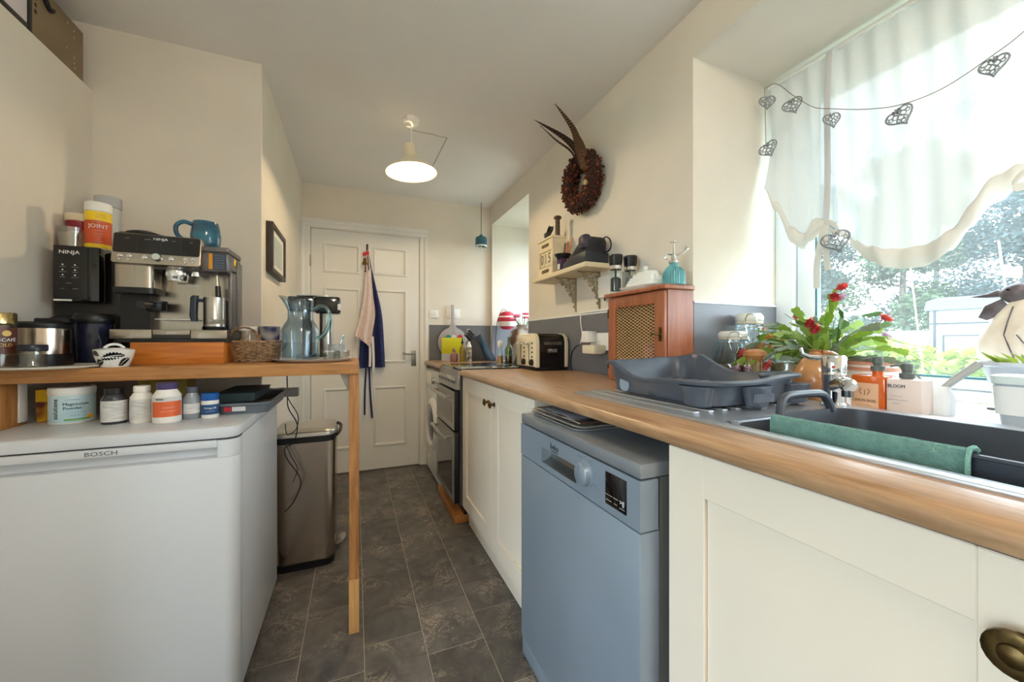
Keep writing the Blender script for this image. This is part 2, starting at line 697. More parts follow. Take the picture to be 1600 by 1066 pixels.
bm = nb()
box(bm, -2.95, 1.8, Y0 - 0.1, YB + 0.12, ZC, ZC + 0.12)
ceiling = struct('ceiling', bm, CEILM)
CRACK = mat('hairline_crack', (150, 142, 134), 0.9)
bm = nb()
tube(bm, [(0.30, 2.322, ZC), (0.37, 2.327, ZC), (0.43, 2.322, ZC), (0.48, 2.33, ZC), (0.524, 2.326, ZC)], 0.0022, 5)
tube(bm, [(0.524, 2.326, ZC), (0.521, 2.45, ZC), (0.518, 2.58, ZC), (0.514, 2.73, ZC)], 0.0026, 5)
obj('hatch_crack', bm, CRACK, ceiling)

bm = nb()   # back wall around the door
DX0, DX1, DZ = -0.3235, 0.518, 1.98
box(bm, XL - 0.2, DX0 - 0.003, YB, YB + 0.12, 0, ZC)
box(bm, DX1 + 0.003, 1.8, YB, YB + 0.12, 0, ZC)
box(bm, DX0 - 0.003, DX1 + 0.003, YB, YB + 0.12, DZ + 0.003, ZC)
box(bm, DX0 - 0.05, DX1 + 0.05, YB + 0.06, YB + 0.12, -0.06, ZC)
wall_back = struct('wall_back', bm, PAINT)
bm = nb()
prism(bm, [(-1.55, YN), (XL - 0.004, YN), (XL, YN + 0.004), (XL, YB + 0.05), (XL - 0.16, YB + 0.05), (XL - 0.16, YN + 0.16), (-1.55, YN + 0.16)], (0, 0, -0.06), (1, 0, 0), (0, 1, 0), (0, 0, 1), ZC + 0.06)
struct('wall_left', bm, PAINT)
bm = nb()
box(bm, -1.5, XP, 0.95, YN, -0.06, 2.075, 0.003)
struct('wall_partition', bm, PAINT)
bm = nb()
box(bm, -1.6, -1.5, 0.95, YN + 0.1, -0.06, ZC)
box(bm, -2.9, -1.6, 0.95, 1.05, -0.06, ZC)
struct('wall_extension', bm, PAINT)  # unseen wider near end, invented to bring in more light
W3 = (-1.3, 0.6, 0.06, 2.05)          # unseen glazed doors, added on the left to brighten the room
bm = nb()
box(bm, -2.9, -2.8, Y0 - 0.1, W3[0], -0.06, ZC)
box(bm, -2.9, -2.8, W3[1], 1.0, -0.06, ZC)
box(bm, -2.9, -2.8, W3[0], W3[1], W3[3], ZC)
box(bm, -2.9, -2.8, W3[0], W3[1], -0.06, W3[2])
struct('wall_side', bm, PAINT)

bm = nb()   # thick right wall with two deep window openings
XO = 1.76
box(bm, XR, XO, Y0, W1[0], 0, ZC)
box(bm, XR, XO, W1[0], W1[1], 0, W1[2] - 0.02)
box(bm, XR, XO, W1[0], W1[1], W1[3], ZC)
box(bm, XR, XO, W1[1], W2[0], 0, ZC)
box(bm, XR, XO, W2[0], W2[1], 0, W2[2] - 0.02)
box(bm, XR, XO, W2[0], W2[1], W2[3], ZC)
box(bm, XR, XO, W2[1], YB + 0.0, 0, ZC)
struct('wall_right', bm, PAINT)
bm = nb()   # wall behind the camera
box(bm, -2.9, 1.76, Y0 - 0.1, Y0, -0.06, ZC)
struct('wall_rear', bm, PAINT)
bm = nb()
for ya, yb in ((W3[0], W3[0] + 0.08), (-0.39, -0.31), (W3[1] - 0.08, W3[1])):
    box(bm, -2.88, -2.82, ya, yb, W3[2], W3[3])
for ya, yb in ((W3[0] + 0.08, -0.39), (-0.31, W3[1] - 0.08)):
    for za, zb in ((W3[2], W3[2] + 0.1), (W3[3] - 0.08, W3[3])):
        box(bm, -2.879, -2.821, ya, yb, za, zb)
d2 = struct('added_doors', bm, UPVC)  # invented doors that let daylight in from the left
for ya, yb in ((W3[0] + 0.08, -0.39), (-0.31, W3[1] - 0.08)):
    bm = nb()
    box(bm, -2.853, -2.847, ya, yb, W3[2] + 0.1, W3[3] - 0.08)
    obj('pane', bm, PANE, d2, smooth=0)


def window(name, y0, y1, z0, z1, mull):
    bm = nb()
    xa, xb = 1.645, 1.715
    f, fb = 0.072, 0.030
    e = 0.001
    box(bm, xa + 0.03, xb - 0.004, y0 + e, y0 + f + 0.02, z0 + e, z1 - e)
    box(bm, xa + 0.03, xb - 0.004, y1 - f - 0.02, y1 - e, z0 + e, z1 - e)
    box(bm, xa + 0.031, xb - 0.005, y0 + f, y1 - f, z0 + e, z0 + fb + 0.012)
    box(bm, xa + 0.031, xb - 0.005, y0 + f, y1 - f, z1 - f - 0.02, z1 - e)
    box(bm, xa, xb, y0, y0 + f, z0, z1, 0.006)
    box(bm, xa, xb, y1 - f, y1, z0, z1, 0.006)
    box(bm, xa + 0.001, xb - 0.001, y0 + f - 0.004, y1 - f + 0.004, z0 + 0.0003, z0 + fb, 0.004)
    box(bm, xa + 0.001, xb - 0.001, y0 + f - 0.004, y1 - f + 0.004, z1 - f, z1 - 0.0003, 0.004)
    o = struct(name, bm, UPVC, smooth=35)
    ys = [y0 + f] + mull + [y1 - f]
    for a, b in zip(ys, ys[1:]):
        bm = nb()
        c, cb = 0.066, 0.036
        g = 0.004
        a, b = a + g, b - g
        for xx in ((xa + 0.018, xb - 0.008, 0.0), ):
            box(bm, xx[0], xx[1], a, a + c, z0 + fb + g, z1 - f - g, 0.007)
            box(bm, xx[0], xx[1], b - c, b, z0 + fb + g, z1 - f - g, 0.007)
            box(bm, xx[0] + 0.001, xx[1] - 0.001, a + c - 0.004, b - c + 0.004, z0 + fb + g + 0.0003, z0 + fb + cb, 0.005)
            box(bm, xx[0] + 0.001, xx[1] - 0.001, a + c - 0.004, b - c + 0.004, z1 - f - c, z1 - f - g - 0.0003, 0.005)
        s = obj('window_frame', bm, UPVC, o)
        bm = nb()
        q = 0.006
        for ya, yb, za, zb in ((a + c - 0.002, a + c + q, z0 + fb + cb, z1 - f - c), (b - c - q, b - c + 0.002, z0 + fb + cb, z1 - f - c),
                               (a + c, b - c, z0 + fb + cb - 0.002, z0 + fb + cb + q), (a + c, b - c, z1 - f - c - q, z1 - f - c + 0.002)):
            box(bm, xa + 0.022, xa + 0.045, ya, yb, za, zb)
        obj('seal', bm, mat('teal_glass_edge', (70, 120, 124), 0.3), s, smooth=0)
        bm = nb()
        box(bm, xa + 0.031, xa + 0.037, a + c, b - c, z0 + fb + cb, z1 - f - c)
        obj('pane', bm, VEILED, s, smooth=0)
    return o


window('window_1', W1[0], W1[1], W1[2], W1[3], [-0.05])
window('window_2', W2[0], W2[1], W2[2], W2[3], [])

bm = nb()
box(bm, XR - 0.002, 1.645, W1[0], W1[1], W1[2] - 0.02, W1[2], 0.003)
struct('trim_1', bm, UPVC)       # near sill board
bm = nb()
box(bm, XR - 0.002, 1.645, W2[0], W2[1], W2[2] - 0.02, W2[2], 0.003)
struct('trim_2', bm, UPVC)       # far sill board
# splashback panels with a white bead on top
SZ0, SZ1 = 0.913, 1.226
bm = nb()
box(bm, XR - 0.006, XR, W1[1], W2[0], SZ0, SZ1)
struct('trim_3', bm, SPLASH)
bm = nb()
box(bm, XR - 0.002, 1.645, W1[1] - 0.006, W1[1], W1[2] + 0.001, SZ1)
struct('trim_4', bm, SPLASH)
bm = nb()
box(bm, 0.605, XR, YB - 0.006, YB, SZ0, SZ1)
struct('trim_5', bm, SPLASH)
bm = nb()
box(bm, XR - 0.002, 1.645, W2[1] - 0.006, W2[1], W2[2] + 0.001, SZ1)
struct('trim_6', bm, SPLASH)
bm = nb()
box(bm, XR - 0.009, XR, W1[1] - 0.009, W2[0], SZ1, SZ1 + 0.008, 0.002)
box(bm, XR - 0.009, 1.645, W1[1] - 0.009, W1[1], SZ1, SZ1 + 0.008, 0.002)
struct('trim_7', bm, UPVC)

# ------------------------------------------------------------------ panelled door with architrave
bm = nb()
yf = YB - 0.005
PX = [(-0.235, 0.036), (0.14, 0.412)]
PZ = [(0.20, 0.70), (0.90, 1.515), (1.635, 1.872)]
xs = [DX0] + [v for p in PX for v in p] + [DX1]
for i in (0, 2, 4):
    box(bm, xs[i], xs[i + 1], yf, yf + 0.04, 0.008, DZ)
zs = [0.008] + [v for p in PZ for v in p] + [DZ]
for xa, xb in PX:
    for i in (0, 2, 4, 6):
        box(bm, xa, xb, yf, yf + 0.04, zs[i], zs[i + 1])
door = struct('door_1', bm, WHITE)
for xa, xb in PX:
    for za, zb in PZ:
        bm = nb()
        # moulding ring around the panel, then the raised field
        prof = [(0.0, 0.0), (0.002, -0.010), (0.012, -0.013), (0.018, -0.006), (0.026, 0.004), (0.032, 0.014)]
        secs = []
        for d, dy in prof:
            secs.append([(xa + d, yf + dy, za + d), (xb - d, yf + dy, za + d), (xb - d, yf + dy, zb - d), (xa + d, yf + dy, zb - d)])
        d, dy = 0.046, 0.014
        secs.append([(xa + d, yf + dy, za + d), (xb - d, yf + dy, za + d), (xb - d, yf + dy, zb - d), (xa + d, yf + dy, zb - d)])
        d, dy = 0.064, 0.002
        secs.append([(xa + d, yf + dy, za + d), (xb - d, yf + dy, za + d), (xb - d, yf + dy, zb - d), (xa + d, yf + dy, zb - d)])
        loft(bm, secs)
        obj('panel', bm, WHITE, door, smooth=25)
bm = nb()
box(bm, 0.452, 0.49, yf - 0.006, yf, 0.865, 1.0, 0.003)
hp = obj('handle_plate', bm, mat('satin_nickel', (150, 150, 152), 0.35, 1.0), door)
bm = nb()
tube(bm, smoothpts([(0.472, yf - 0.006, 0.975), (0.472, yf - 0.05, 0.975), (0.455, yf - 0.058, 0.976), (0.41, yf - 0.057, 0.972), (0.372, yf - 0.055, 0.98)]), 0.0075)
obj('lever', bm, MATS['satin_nickel'], hp)
for z in (0.25, 1.0, 1.72):
    bm = nb()
    cyl(bm, (DX0 - 0.004, yf - 0.006, z - 0.045), (DX0 - 0.004, yf - 0.006, z + 0.045), 0.006, seg=8)
    for k in (-0.03, 0.0, 0.03):
        cyl(bm, (DX0 - 0.004, yf - 0.006, z + k - 0.002), (DX0 - 0.004, yf - 0.006, z + k + 0.002), 0.0072, seg=8)
    obj('hinge', bm, MATS['satin_nickel'], door)


def arch(bm, p0, p1, out, w=0.066):
    """moulded architrave board from p0 to p1 (inner edge), widening towards 'out'"""
    p0, p1, out = Vector(p0), Vector(p1), Vector(out)
    prof = [(0, 0), (0, -0.010), (0.012, -0.014), (0.034, -0.014), (0.04, -0.020), (0.054, -0.024), (w, -0.022), (w, 0)]
    d = (p1 - p0).normalized()
    secs = []
    for p, s in ((p0, -1), (p1, 1)):
        secs.append([p + out * a + Vector((0, b, 0)) for a, b in prof])
    loft(bm, secs)


bm = nb()
arch(bm, (DX0 - 0.006, YB, 0), (DX0 - 0.006, YB, DZ + 0.0085), (-1, 0, 0))
struct('trim_8', bm, WHITE)
bm = nb()
arch(bm, (DX1 + 0.006, YB, 0), (DX1 + 0.006, YB, DZ + 0.0085), (1, 0, 0))
struct('trim_9', bm, WHITE)
bm = nb()
arch(bm, (DX0 - 0.072, YB, DZ + 0.008), (DX1 + 0.072, YB, DZ + 0.008), (0, 0, 1), 0.070)
struct('trim_10', bm, WHITE)
bm = nb()
box(bm, XL, XL + 0.016, YN + 0.002, YB - 0.03, 0, 0.12, 0.003)
struct('baseboard_left', bm, WHITE)
# ------------------------------------------------------------------ right-hand run: units, worktop, appliances
XF = 0.583      # face of the cabinet doors
WT = 0.912       # worktop surface
WB = 0.879      # its underside


def shaker(name, parent, y0, y1, z0, z1, st=0.078, top=0.078, bot=0.085, m=None):
    """door facing -x made of stiles, rails and a recessed panel; returns the door part"""
    m = m or CREAMCAB
    bm = nb()
    b = 0.0015
    box(bm, XF, XF + 0.02, y0, y0 + st, z0, z1, b, 1)
    box(bm, XF, XF + 0.02, y1 - st, y1, z0, z1, b, 1)
    box(bm, XF + 0.0004, XF + 0.02, y0 + st, y1 - st, z1 - top, z1, b, 1)
    box(bm, XF + 0.0004, XF + 0.02, y0 + st, y1 - st, z0, z0 + bot, b, 1)
    d = obj(name, bm, m, parent)
    bm = nb()
    g = 0.0012
    box(bm, XF + 0.0075, XF + 0.018, y0 + st + g, y1 - st - g, z0 + bot + g, z1 - top - g)
    obj('panel', bm, m, d, smooth=0)
    return d


def knob(parent, y, z, r=0.017):
    bm = nb()
    rot = Matrix.Rotation(-PI / 2, 3, 'Y')
    lathe(bm, [(0, 0), (r * 0.62, 0), (r * 0.62, 0.002), (r * 0.36, 0.004), (r * 0.34, 0.014), (r * 0.6, 0.017), (r, 0.021), (r * 0.98, 0.025),
               (r * 0.8, 0.0265), (r * 0.5, 0.0262), (r * 0.46, 0.029), (r * 0.22, 0.031), (0, 0.0315)], 20, (XF, y, z), rot=rot)
    obj('knob', bm, BRASS, parent)


def cabinet(name, label, y0, y1, doors, knobs, st=0.078, ztop=WB - 0.001):
    t = thing(name, label, 'cabinet', ((XF + XR) / 2, (y0 + y1) / 2, 0))
    bm = nb()
    box(bm, XF + 0.021, XR - 0.004, y0 + 0.001, y1 - 0.001, 0.10, ztop)
    if ztop < 0.8:
        box(bm, XF + 0.021, XF + 0.04, y0 + 0.001, y1 - 0.001, ztop, WB - 0.001)
    obj('body', bm, CREAMCAB, t, smooth=0)
    bm = nb()
    box(bm, 0.622, 0.638, y0, y1, 0.0, 0.10)
    obj('plinth', bm, CREAMCAB, t, smooth=0)
    for (a, b), k in zip(doors, knobs):
        d = shaker('door', t, a, b, 0.115, WB - 0.004, st)
        if k:
            knob(d, *k)
    return t


cabinet('base_cabinet', 'cream two-door base cabinet between the cooker and the dishwasher', 1.216, 2.184,
        [(1.672, 2.183), (1.217, 1.667)], [(1.71, 0.795), (1.63, 0.795)])
cabinet('base_cabinet', 'cream shaker base cabinet under the sink, right of the dishwasher', 0.094, 0.592,
        [(0.096, 0.591)], [(0.149, 0.794, 0.0215)], 0.084, 0.75)
cabinet('base_cabinet', 'cream cabinet at the bottom right edge beyond the round brass knob', -0.5, 0.09,
        [(-0.498, 0.089)], [None], 0.084, 0.75)

# worktop: two lengths with a rounded front edge, either side of the cooker; the long one has the sink hole
SX0, SX1, SY0, SY1 = 0.665, 1.195, -0.28, 1.085       # sink unit outline
BX0, BX1, BY0, BY1 = 0.698, 1.05, -0.02, 0.565         # bowl opening


def wt_profile(x0, x1):
    return [(x1, WB), (x0 + 0.010, WB), (x0 + 0.003, WB + 0.003), (x0, WB + 0.010), (x0, WT - 0.014), (x0 + 0.004, WT - 0.005), (x0 + 0.014, WT), (x1, WT)]


bm = nb()
for ya, yb, xe in ((1.04, 2.19, XR), (-0.6, -0.22, XR)):
    prism(bm, wt_profile(0.567, xe), (0, ya, 0), (1, 0, 0), (0, 0, 1), (0, 1, 0), yb - ya)
prism(bm, wt_profile(0.567, 0.70), (0, -0.22, 0), (1, 0, 0), (0, 0, 1), (0, 1, 0), 1.26)
box(bm, 1.12, XR, -0.22, 1.04, WB, WT)
solo('worktop', bm, WORKTOP, 'long oak-effect worktop running from the cooker past the sink', 'worktop', smooth=40)
bm = nb()
prism(bm, wt_profile(0.56, XR), (0, 2.735, 0), (1, 0, 0), (0, 0, 1), (0, 1, 0), YB - 0.007 - 2.735)
solo('worktop', bm, WORKTOP, 'short oak-effect worktop over the washing machine in the far corner', 'worktop', smooth=40)

# ---- dishwasher
DWM = mat('silver_grey_appliance', (150, 164, 180), 0.4, 0.35, var=0.05, vscale=3)
DWS = mat('grey_appliance_side', (150, 150, 150), 0.42, 0.5)
t = thing('dishwasher', 'silver blue-grey freestanding dishwasher pulled out below the worktop', 'dishwasher', (0.86, 0.913, 0))
y0, y1 = 0.614, 1.212
bm = nb()
box(bm, 0.585, 1.13, y0 + 0.003, y1 - 0.003, 0.02, 0.80)
obj('body', bm, DWS, t, smooth=0)
bm = nb()
box(bm, 0.532, 1.13, y0, y1, 0.802, 0.833, 0.004)
obj('top', bm, mat('silver_lid', (150, 156, 164), 0.3, 0.5, var=0.05, vscale=6), t)
bm = nb()
box(bm, 0.531, 0.583, y0, y1, 0.07, 0.692, 0.004)
obj('door', bm, DWM, t)
# control panel with a recessed grip
bm = nb()
gy0, gy1, gz0, gz1 = 0.855, 1.055, 0.712, 0.757
box(bm, 0.531, 0.578, y0, gy0, 0.695, 0.799)
box(bm, 0.531, 0.578, gy1, y1, 0.695, 0.799)
box(bm, 0.531, 0.578, gy0, gy1, 0.695, gz0)
box(bm, 0.531, 0.578, gy0, gy1, gz1, 0.799)
cp = obj('control_panel', bm, DWM, t, smooth=0)
bm = nb()
prism(bm, [(0.531, gz0), (0.545, gz0 + 0.002), (0.562, gz0 + 0.012), (0.566, gz1), (0.574, gz1), (0.574, gz0 - 0.01), (0.531, gz0 - 0.004)], (0, gy0, 0), (1, 0, 0), (0, 0, 1), (0, 1, 0), gy1 - gy0)
obj('grip', bm, STEEL, cp)
bm = nb()
rot = Matrix.Rotation(-PI / 2, 3, 'Y')
lathe(bm, [(0.034, 0), (0.034, 0.002), (0.030, 0.003), (0.027, 0.016), (0.024, 0.018), (0, 0.0185)], 28, (0.531, 0.812, 0.752), rot=rot)
box(bm, 0.5115, 0.514, 0.8105, 0.8135, 0.758, 0.776)
obj('dial', bm, DWM, cp)
bm = nb()
box(bm, 0.529, 0.533, 0.655, 0.728, 0.713, 0.786, 0.001)
dp = obj('display', bm, BGLOSS, cp)
txt('lettering', 'beko', 0.024, INK, cp, (0.5306, 0.972, 0.775), (0, -1, 0), (0, 0, 1))
bm = nb()
box(bm, 0.5302, 0.5312, 0.953, 0.991, 0.7615, 0.764)
obj('logo_bar', bm, INK, cp, smooth=0)
txt('lettering', '>||', 0.014, WINK, dp, (0.5286, 0.668, 0.734), (0, -1, 0), (0, 0, 1))
for k, (yy, zz, s) in enumerate(((0.714, 0.736, dash(2, 2)), (0.69, 0.736, dash(3)), (0.714, 0.724, dash(1, 2)), (0.69, 0.724, dash(2)), (0.668, 0.722, dash(3)))):
    txt('lettering', s, 0.0058, WINK, dp, (0.5286, yy, zz), (0, -1, 0), (0, 0, 1))
for a, s in ((120, dash(4)), (60, dash(2)), (20, dash(2)), (-20, dash(3)), (90, dash(2))):
    txt('lettering', s, 0.0055, INK, cp, (0.5306, 0.812 - 0.046 * math.cos(math.radians(a)), 0.752 + 0.042 * math.sin(math.radians(a))), (0, -1, 0), (0, 0, 1))
bm = nb()
box(bm, 0.536, 0.60, y0, y1, 0.004, 0.066, 0.003)
obj('kick_plate', bm, DWM, t)

# ---- trays and papers lying on the dishwasher
GTRAY = mat('grey_metal_tray', (214, 212, 208), 0.45, 0.1)
for i, (yy, lab, c) in enumerate(((1.045, 'lowest grey baking tray on top of the dishwasher', 0), (1.04, 'middle grey baking tray on top of the dishwasher', 1))):
    bm = nb()
    z = 0.8335 + i * 0.009
    secs = rsecs([(0.40, 0.30, 0.03, 0.765, yy, z), (0.42, 0.32, 0.035, 0.765, yy, z + 0.008), (0.424, 0.324, 0.037, 0.765, yy, z + 0.0085), (0.41, 0.31, 0.03, 0.765, yy, z + 0.007), (0.395, 0.295, 0.03, 0.765, yy, z + 0.0015)])
    loft(bm, secs)
    solo('baking_tray', bm, GTRAY, lab, 'tray', smooth=40)
bm = nb()
for k in range(-6, 7):
    tube(bm, [(0.575, 1.045 + k * 0.022, 0.8545), (0.935, 1.045 + k * 0.022, 0.8545)], 0.0013, 5)
tube(bm, [(0.575, 0.905, 0.8545), (0.575, 1.185, 0.8545), (0.935, 1.185, 0.8545), (0.935, 0.905, 0.8545)], 0.0022, 6, True)
solo('wire_rack', bm, CHROME, 'wire cooling rack on the trays over the dishwasher', 'rack')
bm = nb()
pts = []
g = []
for i in range(9):
    row = []
    for j in range(5):
        row.append(bm.verts.new((0.565 + j * 0.075, 0.935 + i * 0.026, 0.8585 + 0.006 * math.sin(i * 0.8) ** 2 + (0.004 if j == 0 else 0) * (1 - abs(i - 4) / 4))))
    g.append(row)
for i in range(8):
    for j in range(4):
        bm.faces.new((g[i][j], g[i][j + 1], g[i + 1][j + 1], g[i + 1][j]))
bmesh.ops.solidify(bm, geom=bm.faces[:], thickness=0.0012)
solo('tea_towel', bm, mat('pale_blue_cloth', (196, 206, 226), 0.8, var=0.15, vscale=30), 'pale blue folded cloth pushed in above the dishwasher trays', 'cloth')

# ---- cooker on a wooden batten
CKY0, CKY1 = 2.196, 2.722
t = thing('cooker', 'silver freestanding double-oven cooker with a black glass hob', 'cooker', (0.86, (CKY0 + CKY1) / 2, 0.052))
SIL = mat('satin_silver', (168, 166, 164), 0.35, 0.8)
bm = nb()
box(bm, 0.572, 1.15, CKY0, CKY1, 0.115, 0.895)
obj('body', bm, mat('cooker_side_grey', (96, 94, 94), 0.4, 0.4), t, smooth=0)
bm = nb()
box(bm, 0.60, 1.15, CKY0 + 0.01, CKY1 - 0.01, 0.052, 0.115)
obj('base', bm, BLACK, t, smooth=0)
bm = nb()
box(bm, 0.575, 1.16, CKY0 - 0.002, CKY1 + 0.002, 0.896, 0.92, 0.003)
hob = obj('hob', bm, BGLOSS, t)
bm = nb()
prism(bm, [(0.548, 0.795), (0.578, 0.795), (0.578, 0.905), (0.566, 0.905)], (0, CKY0, 0), (1, 0, 0), (0, 0, 1), (0, 1, 0), CKY1 - CKY0, 0.003)
cp = obj('control_panel', bm, SIL, t)
nrm = Vector((-0.98, 0, 0.16)).normalized()
for k in range(6):
    yy = CKY0 + 0.07 + k * 0.072
    bm = nb()
    rot = nrm.to_track_quat('Z', 'Y').to_matrix()
    lathe(bm, [(0, -0.003), (0.021, -0.003), (0.021, 0.003), (0.017, 0.006), (0.015, 0.022), (0.012, 0.025), (0, 0.025)], 18, Vector((0.556, yy, 0.847)), rot=rot)
    q = Vector((0.556, yy, 0.847)) + nrm * 0.012
    obj('control_knob', bm, SIL, cp)
GLS = mat('smoked_oven_glass', (38, 34, 32), 0.06, coat=0.4)
for za, zb in ((0.555, 0.785), (0.125, 0.545)):
    bm = nb()
    box(bm, 0.538, 0.57, CKY0 + 0.004, CKY1 - 0.004, za, zb, 0.003)
    d = obj('oven_door', bm, BLACK, t)
    bm = nb()
    box(bm, 0.5355, 0.54, CKY0 + 0.008, CKY1 - 0.008, zb - 0.075, zb - 0.002, 0.001)
    box(bm, 0.5355, 0.54, CKY0 + 0.008, CKY0 + 0.06, za + 0.002, zb - 0.075, 0.001)
    box(bm, 0.5355, 0.54, CKY1 - 0.06, CKY1 - 0.008, za + 0.002, zb - 0.075, 0.001)
    box(bm, 0.5355, 0.54, CKY0 + 0.06, CKY1 - 0.06, za + 0.002, za + 0.04, 0.001)
    obj('door_frame', bm, SIL, d, smooth=0)
    bm = nb()
    box(bm, 0.5345, 0.5375, CKY0 + 0.058, CKY1 - 0.058, za + 0.038, zb - 0.073, 0.0008)
    obj('glass', bm, GLS, d, smooth=0)
    bm = nb()
    hy0, hy1, hz = CKY0 + 0.05, CKY1 - 0.05, zb - 0.035
    tube(bm, [(0.492, hy0, hz), (0.492, hy1, hz)], 0.010, 12)
    cyl(bm, (0.54, hy0 + 0.02, hz), (0.492, hy0 + 0.02, hz), 0.007)
    cyl(bm, (0.54, hy1 - 0.02, hz), (0.492, hy1 - 0.02, hz), 0.007)
    obj('handle', bm, STEEL, d)
for i, (px, py, pr_) in enumerate(((0.73, 2.33, 0.08), (0.99, 2.33, 0.09), (0.73, 2.59, 0.09), (0.99, 2.59, 0.075))):
    bm = nb()
    lathe(bm, [(pr_, 0.9202), (pr_, 0.9206), (pr_ - 0.003, 0.9206), (pr_ - 0.003, 0.9202)], 40, (px, py, 0))
    obj('cooking_zone', bm, mat('hob_print', (110, 110, 112), 0.3), hob)
bm = nb()
box(bm, 0.545, 1.14, 2.215, 2.733, 0.0, 0.051, 0.004)
solo('timber_plinth', bm, wood('orange_pine', (206, 140, 72), (160, 94, 40), 1, 6, 0.4), 'orange varnished timber plinth on the floor beneath the cooker', 'plinth')

# ---- washing machine
t = thing('washing_machine', 'white front-loading washing machine between the cooker and the panelled door', 'washing machine', (0.86, 3.03, 0))
WMY0, WMY1 = 2.735, 3.325
bm = nb()
box(bm, 0.572, 1.12, WMY0, WMY1, 0.015, 0.85, 0.006)
obj('body', bm, WPLAS, t)
bm = nb()
box(bm, 0.566, 0.574, WMY0 + 0.004, WMY1 - 0.004, 0.70, 0.845, 0.002)
cp = obj('control_panel', bm, mat('grey_white_plastic', (214, 214, 212), 0.4), t)
rot = Matrix.Rotation(-PI / 2, 3, 'Y')
bm = nb()
lathe(bm, [(0, 0), (0.026, 0), (0.024, 0.02), (0, 0.021)], 24, (0.566, 2.96, 0.775), rot=rot)
obj('dial', bm, SIL, cp)
bm = nb()
box(bm, 0.562, 0.567, 3.12, 3.31, 0.735, 0.83, 0.002)
obj('drawer', bm, WPLAS, cp)
for k in range(4):
    bm = nb()
    cyl(bm, (0.567, 2.77 + k * 0.035, 0.765), (0.561, 2.77 + k * 0.035, 0.765), 0.008, seg=12)
    obj('button', bm, SIL, cp)
bm = nb()
lathe(bm, [(0.10, -0.02), (0.135, -0.012), (0.15, 0.02), (0.162, 0.03), (0.185, 0.024), (0.205, 0.006), (0.205, 0)], 40, (0.572, 3.03, 0.43), rot=rot)
d = obj('door', bm, WPLAS, t)
bm = nb()
lathe(bm, [(0.142, 0.012), (0.12, 0.024), (0.06, 0.034), (0, 0.036)], 40, (0.572, 3.03, 0.43), rot=rot)
obj('porthole_glass', bm, mat('dark_blue_glass', (52, 62, 84), 0.08, coat=0.5), d)
bm = nb()
tube(bm, smoothpts([(0.567, 2.845, 0.38), (0.540, 2.838, 0.43), (0.567, 2.845, 0.48)]), 0.008)
obj('door_handle', bm, SIL, d)
bm = nb()
box(bm, 0.5685, 0.573, 3.17, 3.28, 0.05, 0.14, 0.002)
obj('filter_flap', bm, WPLAS, t)

# ---- stainless sink unit
SINK = mat('sink_steel', (206, 210, 216), 0.34, 0.8, var=0.05, vscale=12)
t = thing('sink', 'stainless steel inset sink and drainer set into the worktop under the window', 'sink', (0.93, 0.4, WT))
bm = nb()
zt = WT + 0.006
# rim frame around bowl and drainer plate
box(bm, SX0, BX0, SY0, SY1, WT - 0.001, zt, 0.002)
box(bm, BX1, SX1 - 0.012, SY0, SY1, WT - 0.001, zt, 0.002)
box(bm, BX0, BX1, BY1, SY1, WT - 0.001, zt - 0.001)
box(bm, BX0, BX1, SY0, BY0, WT - 0.001, zt - 0.001)
obj('rim', bm, SINK, t)
bm = nb()
secs = rsecs([(BX1 - BX0 + 0.012, BY1 - BY0 + 0.012, 0.06, (BX0 + BX1) / 2, (BY0 + BY1) / 2, zt - 0.0005),
              (BX1 - BX0 - 0.012, BY1 - BY0 - 0.012, 0.06, (BX0 + BX1) / 2, (BY0 + BY1) / 2, zt - 0.006),
              (BX1 - BX0 - 0.03, BY1 - BY0 - 0.03, 0.06, (BX0 + BX1) / 2, (BY0 + BY1) / 2, zt - 0.13),
              (BX1 - BX0 - 0.09, BY1 - BY0 - 0.09, 0.05, (BX0 + BX1) / 2, (BY0 + BY1) / 2, zt - 0.15)], 6)
rings = [[bm.verts.new(p) for p in s] for s in secs]
for a, b in zip(rings, rings[1:]):
    for i in range(len(a)):
        j = (i + 1) % len(a)
        bm.faces.new((a[i], a[j], b[j], b[i]))
bm.faces.new(rings[-1])
bmesh.ops.solidify(bm, geom=bm.faces[:], thickness=0.001)
obj('bowl', bm, SINK, t, smooth=50)
for k in range(9):
    bm = nb()
    xx = 0.72 + k * 0.046
    box(bm, xx - 0.009, xx + 0.009, 0.645, 1.055, zt - 0.001, zt + 0.0035, 0.003)
    obj('drainer_ridge', bm, SINK, t)

# ---- mixer tap
t = thing('mixer_tap', 'chrome mixer tap with a single lever behind the sink bowl', 'tap', (1.13, 0.59, zt))
bm = nb()
c = (1.13, 0.59, 0)
lathe(bm, [(0, zt), (0.029, zt), (0.029, zt + 0.006), (0.0245, zt + 0.010), (0.0245, zt + 0.078), (0.0255, zt + 0.08), (0.0245, zt + 0.083), (0.0255, zt + 0.09), (0.0265, zt + 0.122), (0.022, zt + 0.129), (0, zt + 0.131)], 32, c)
obj('body', bm, CHROME, t)
bm = nb()
dv = Vector((-0.74, -0.67, 0))
p = Vector((1.13, 0.59, zt + 0.052))
pts = [p + dv * 0.015, p + dv * 0.05 + Vector((0, 0, 0.008)), p + dv * 0.085 + Vector((0, 0, 0.012)), p + dv * 0.105 + Vector((0, 0, 0.010)), p + dv * 0.112 + Vector((0, 0, 0.006))]
tube(bm, smoothpts(pts, 4), [0.017] * 8 + [0.0165] * 5 + [0.013] * 4, 16)
sp = obj('spout', bm, CHROME, t)
bm = nb()
q = p + dv * 0.095 + Vector((0, 0, -0.003))
cyl(bm, q, q - Vector((0, 0, 0.014)), 0.011, seg=16)
obj('aerator', bm, mat('dark_chrome', (120, 120, 122), 0.2, 1.0), sp)
bm = nb()
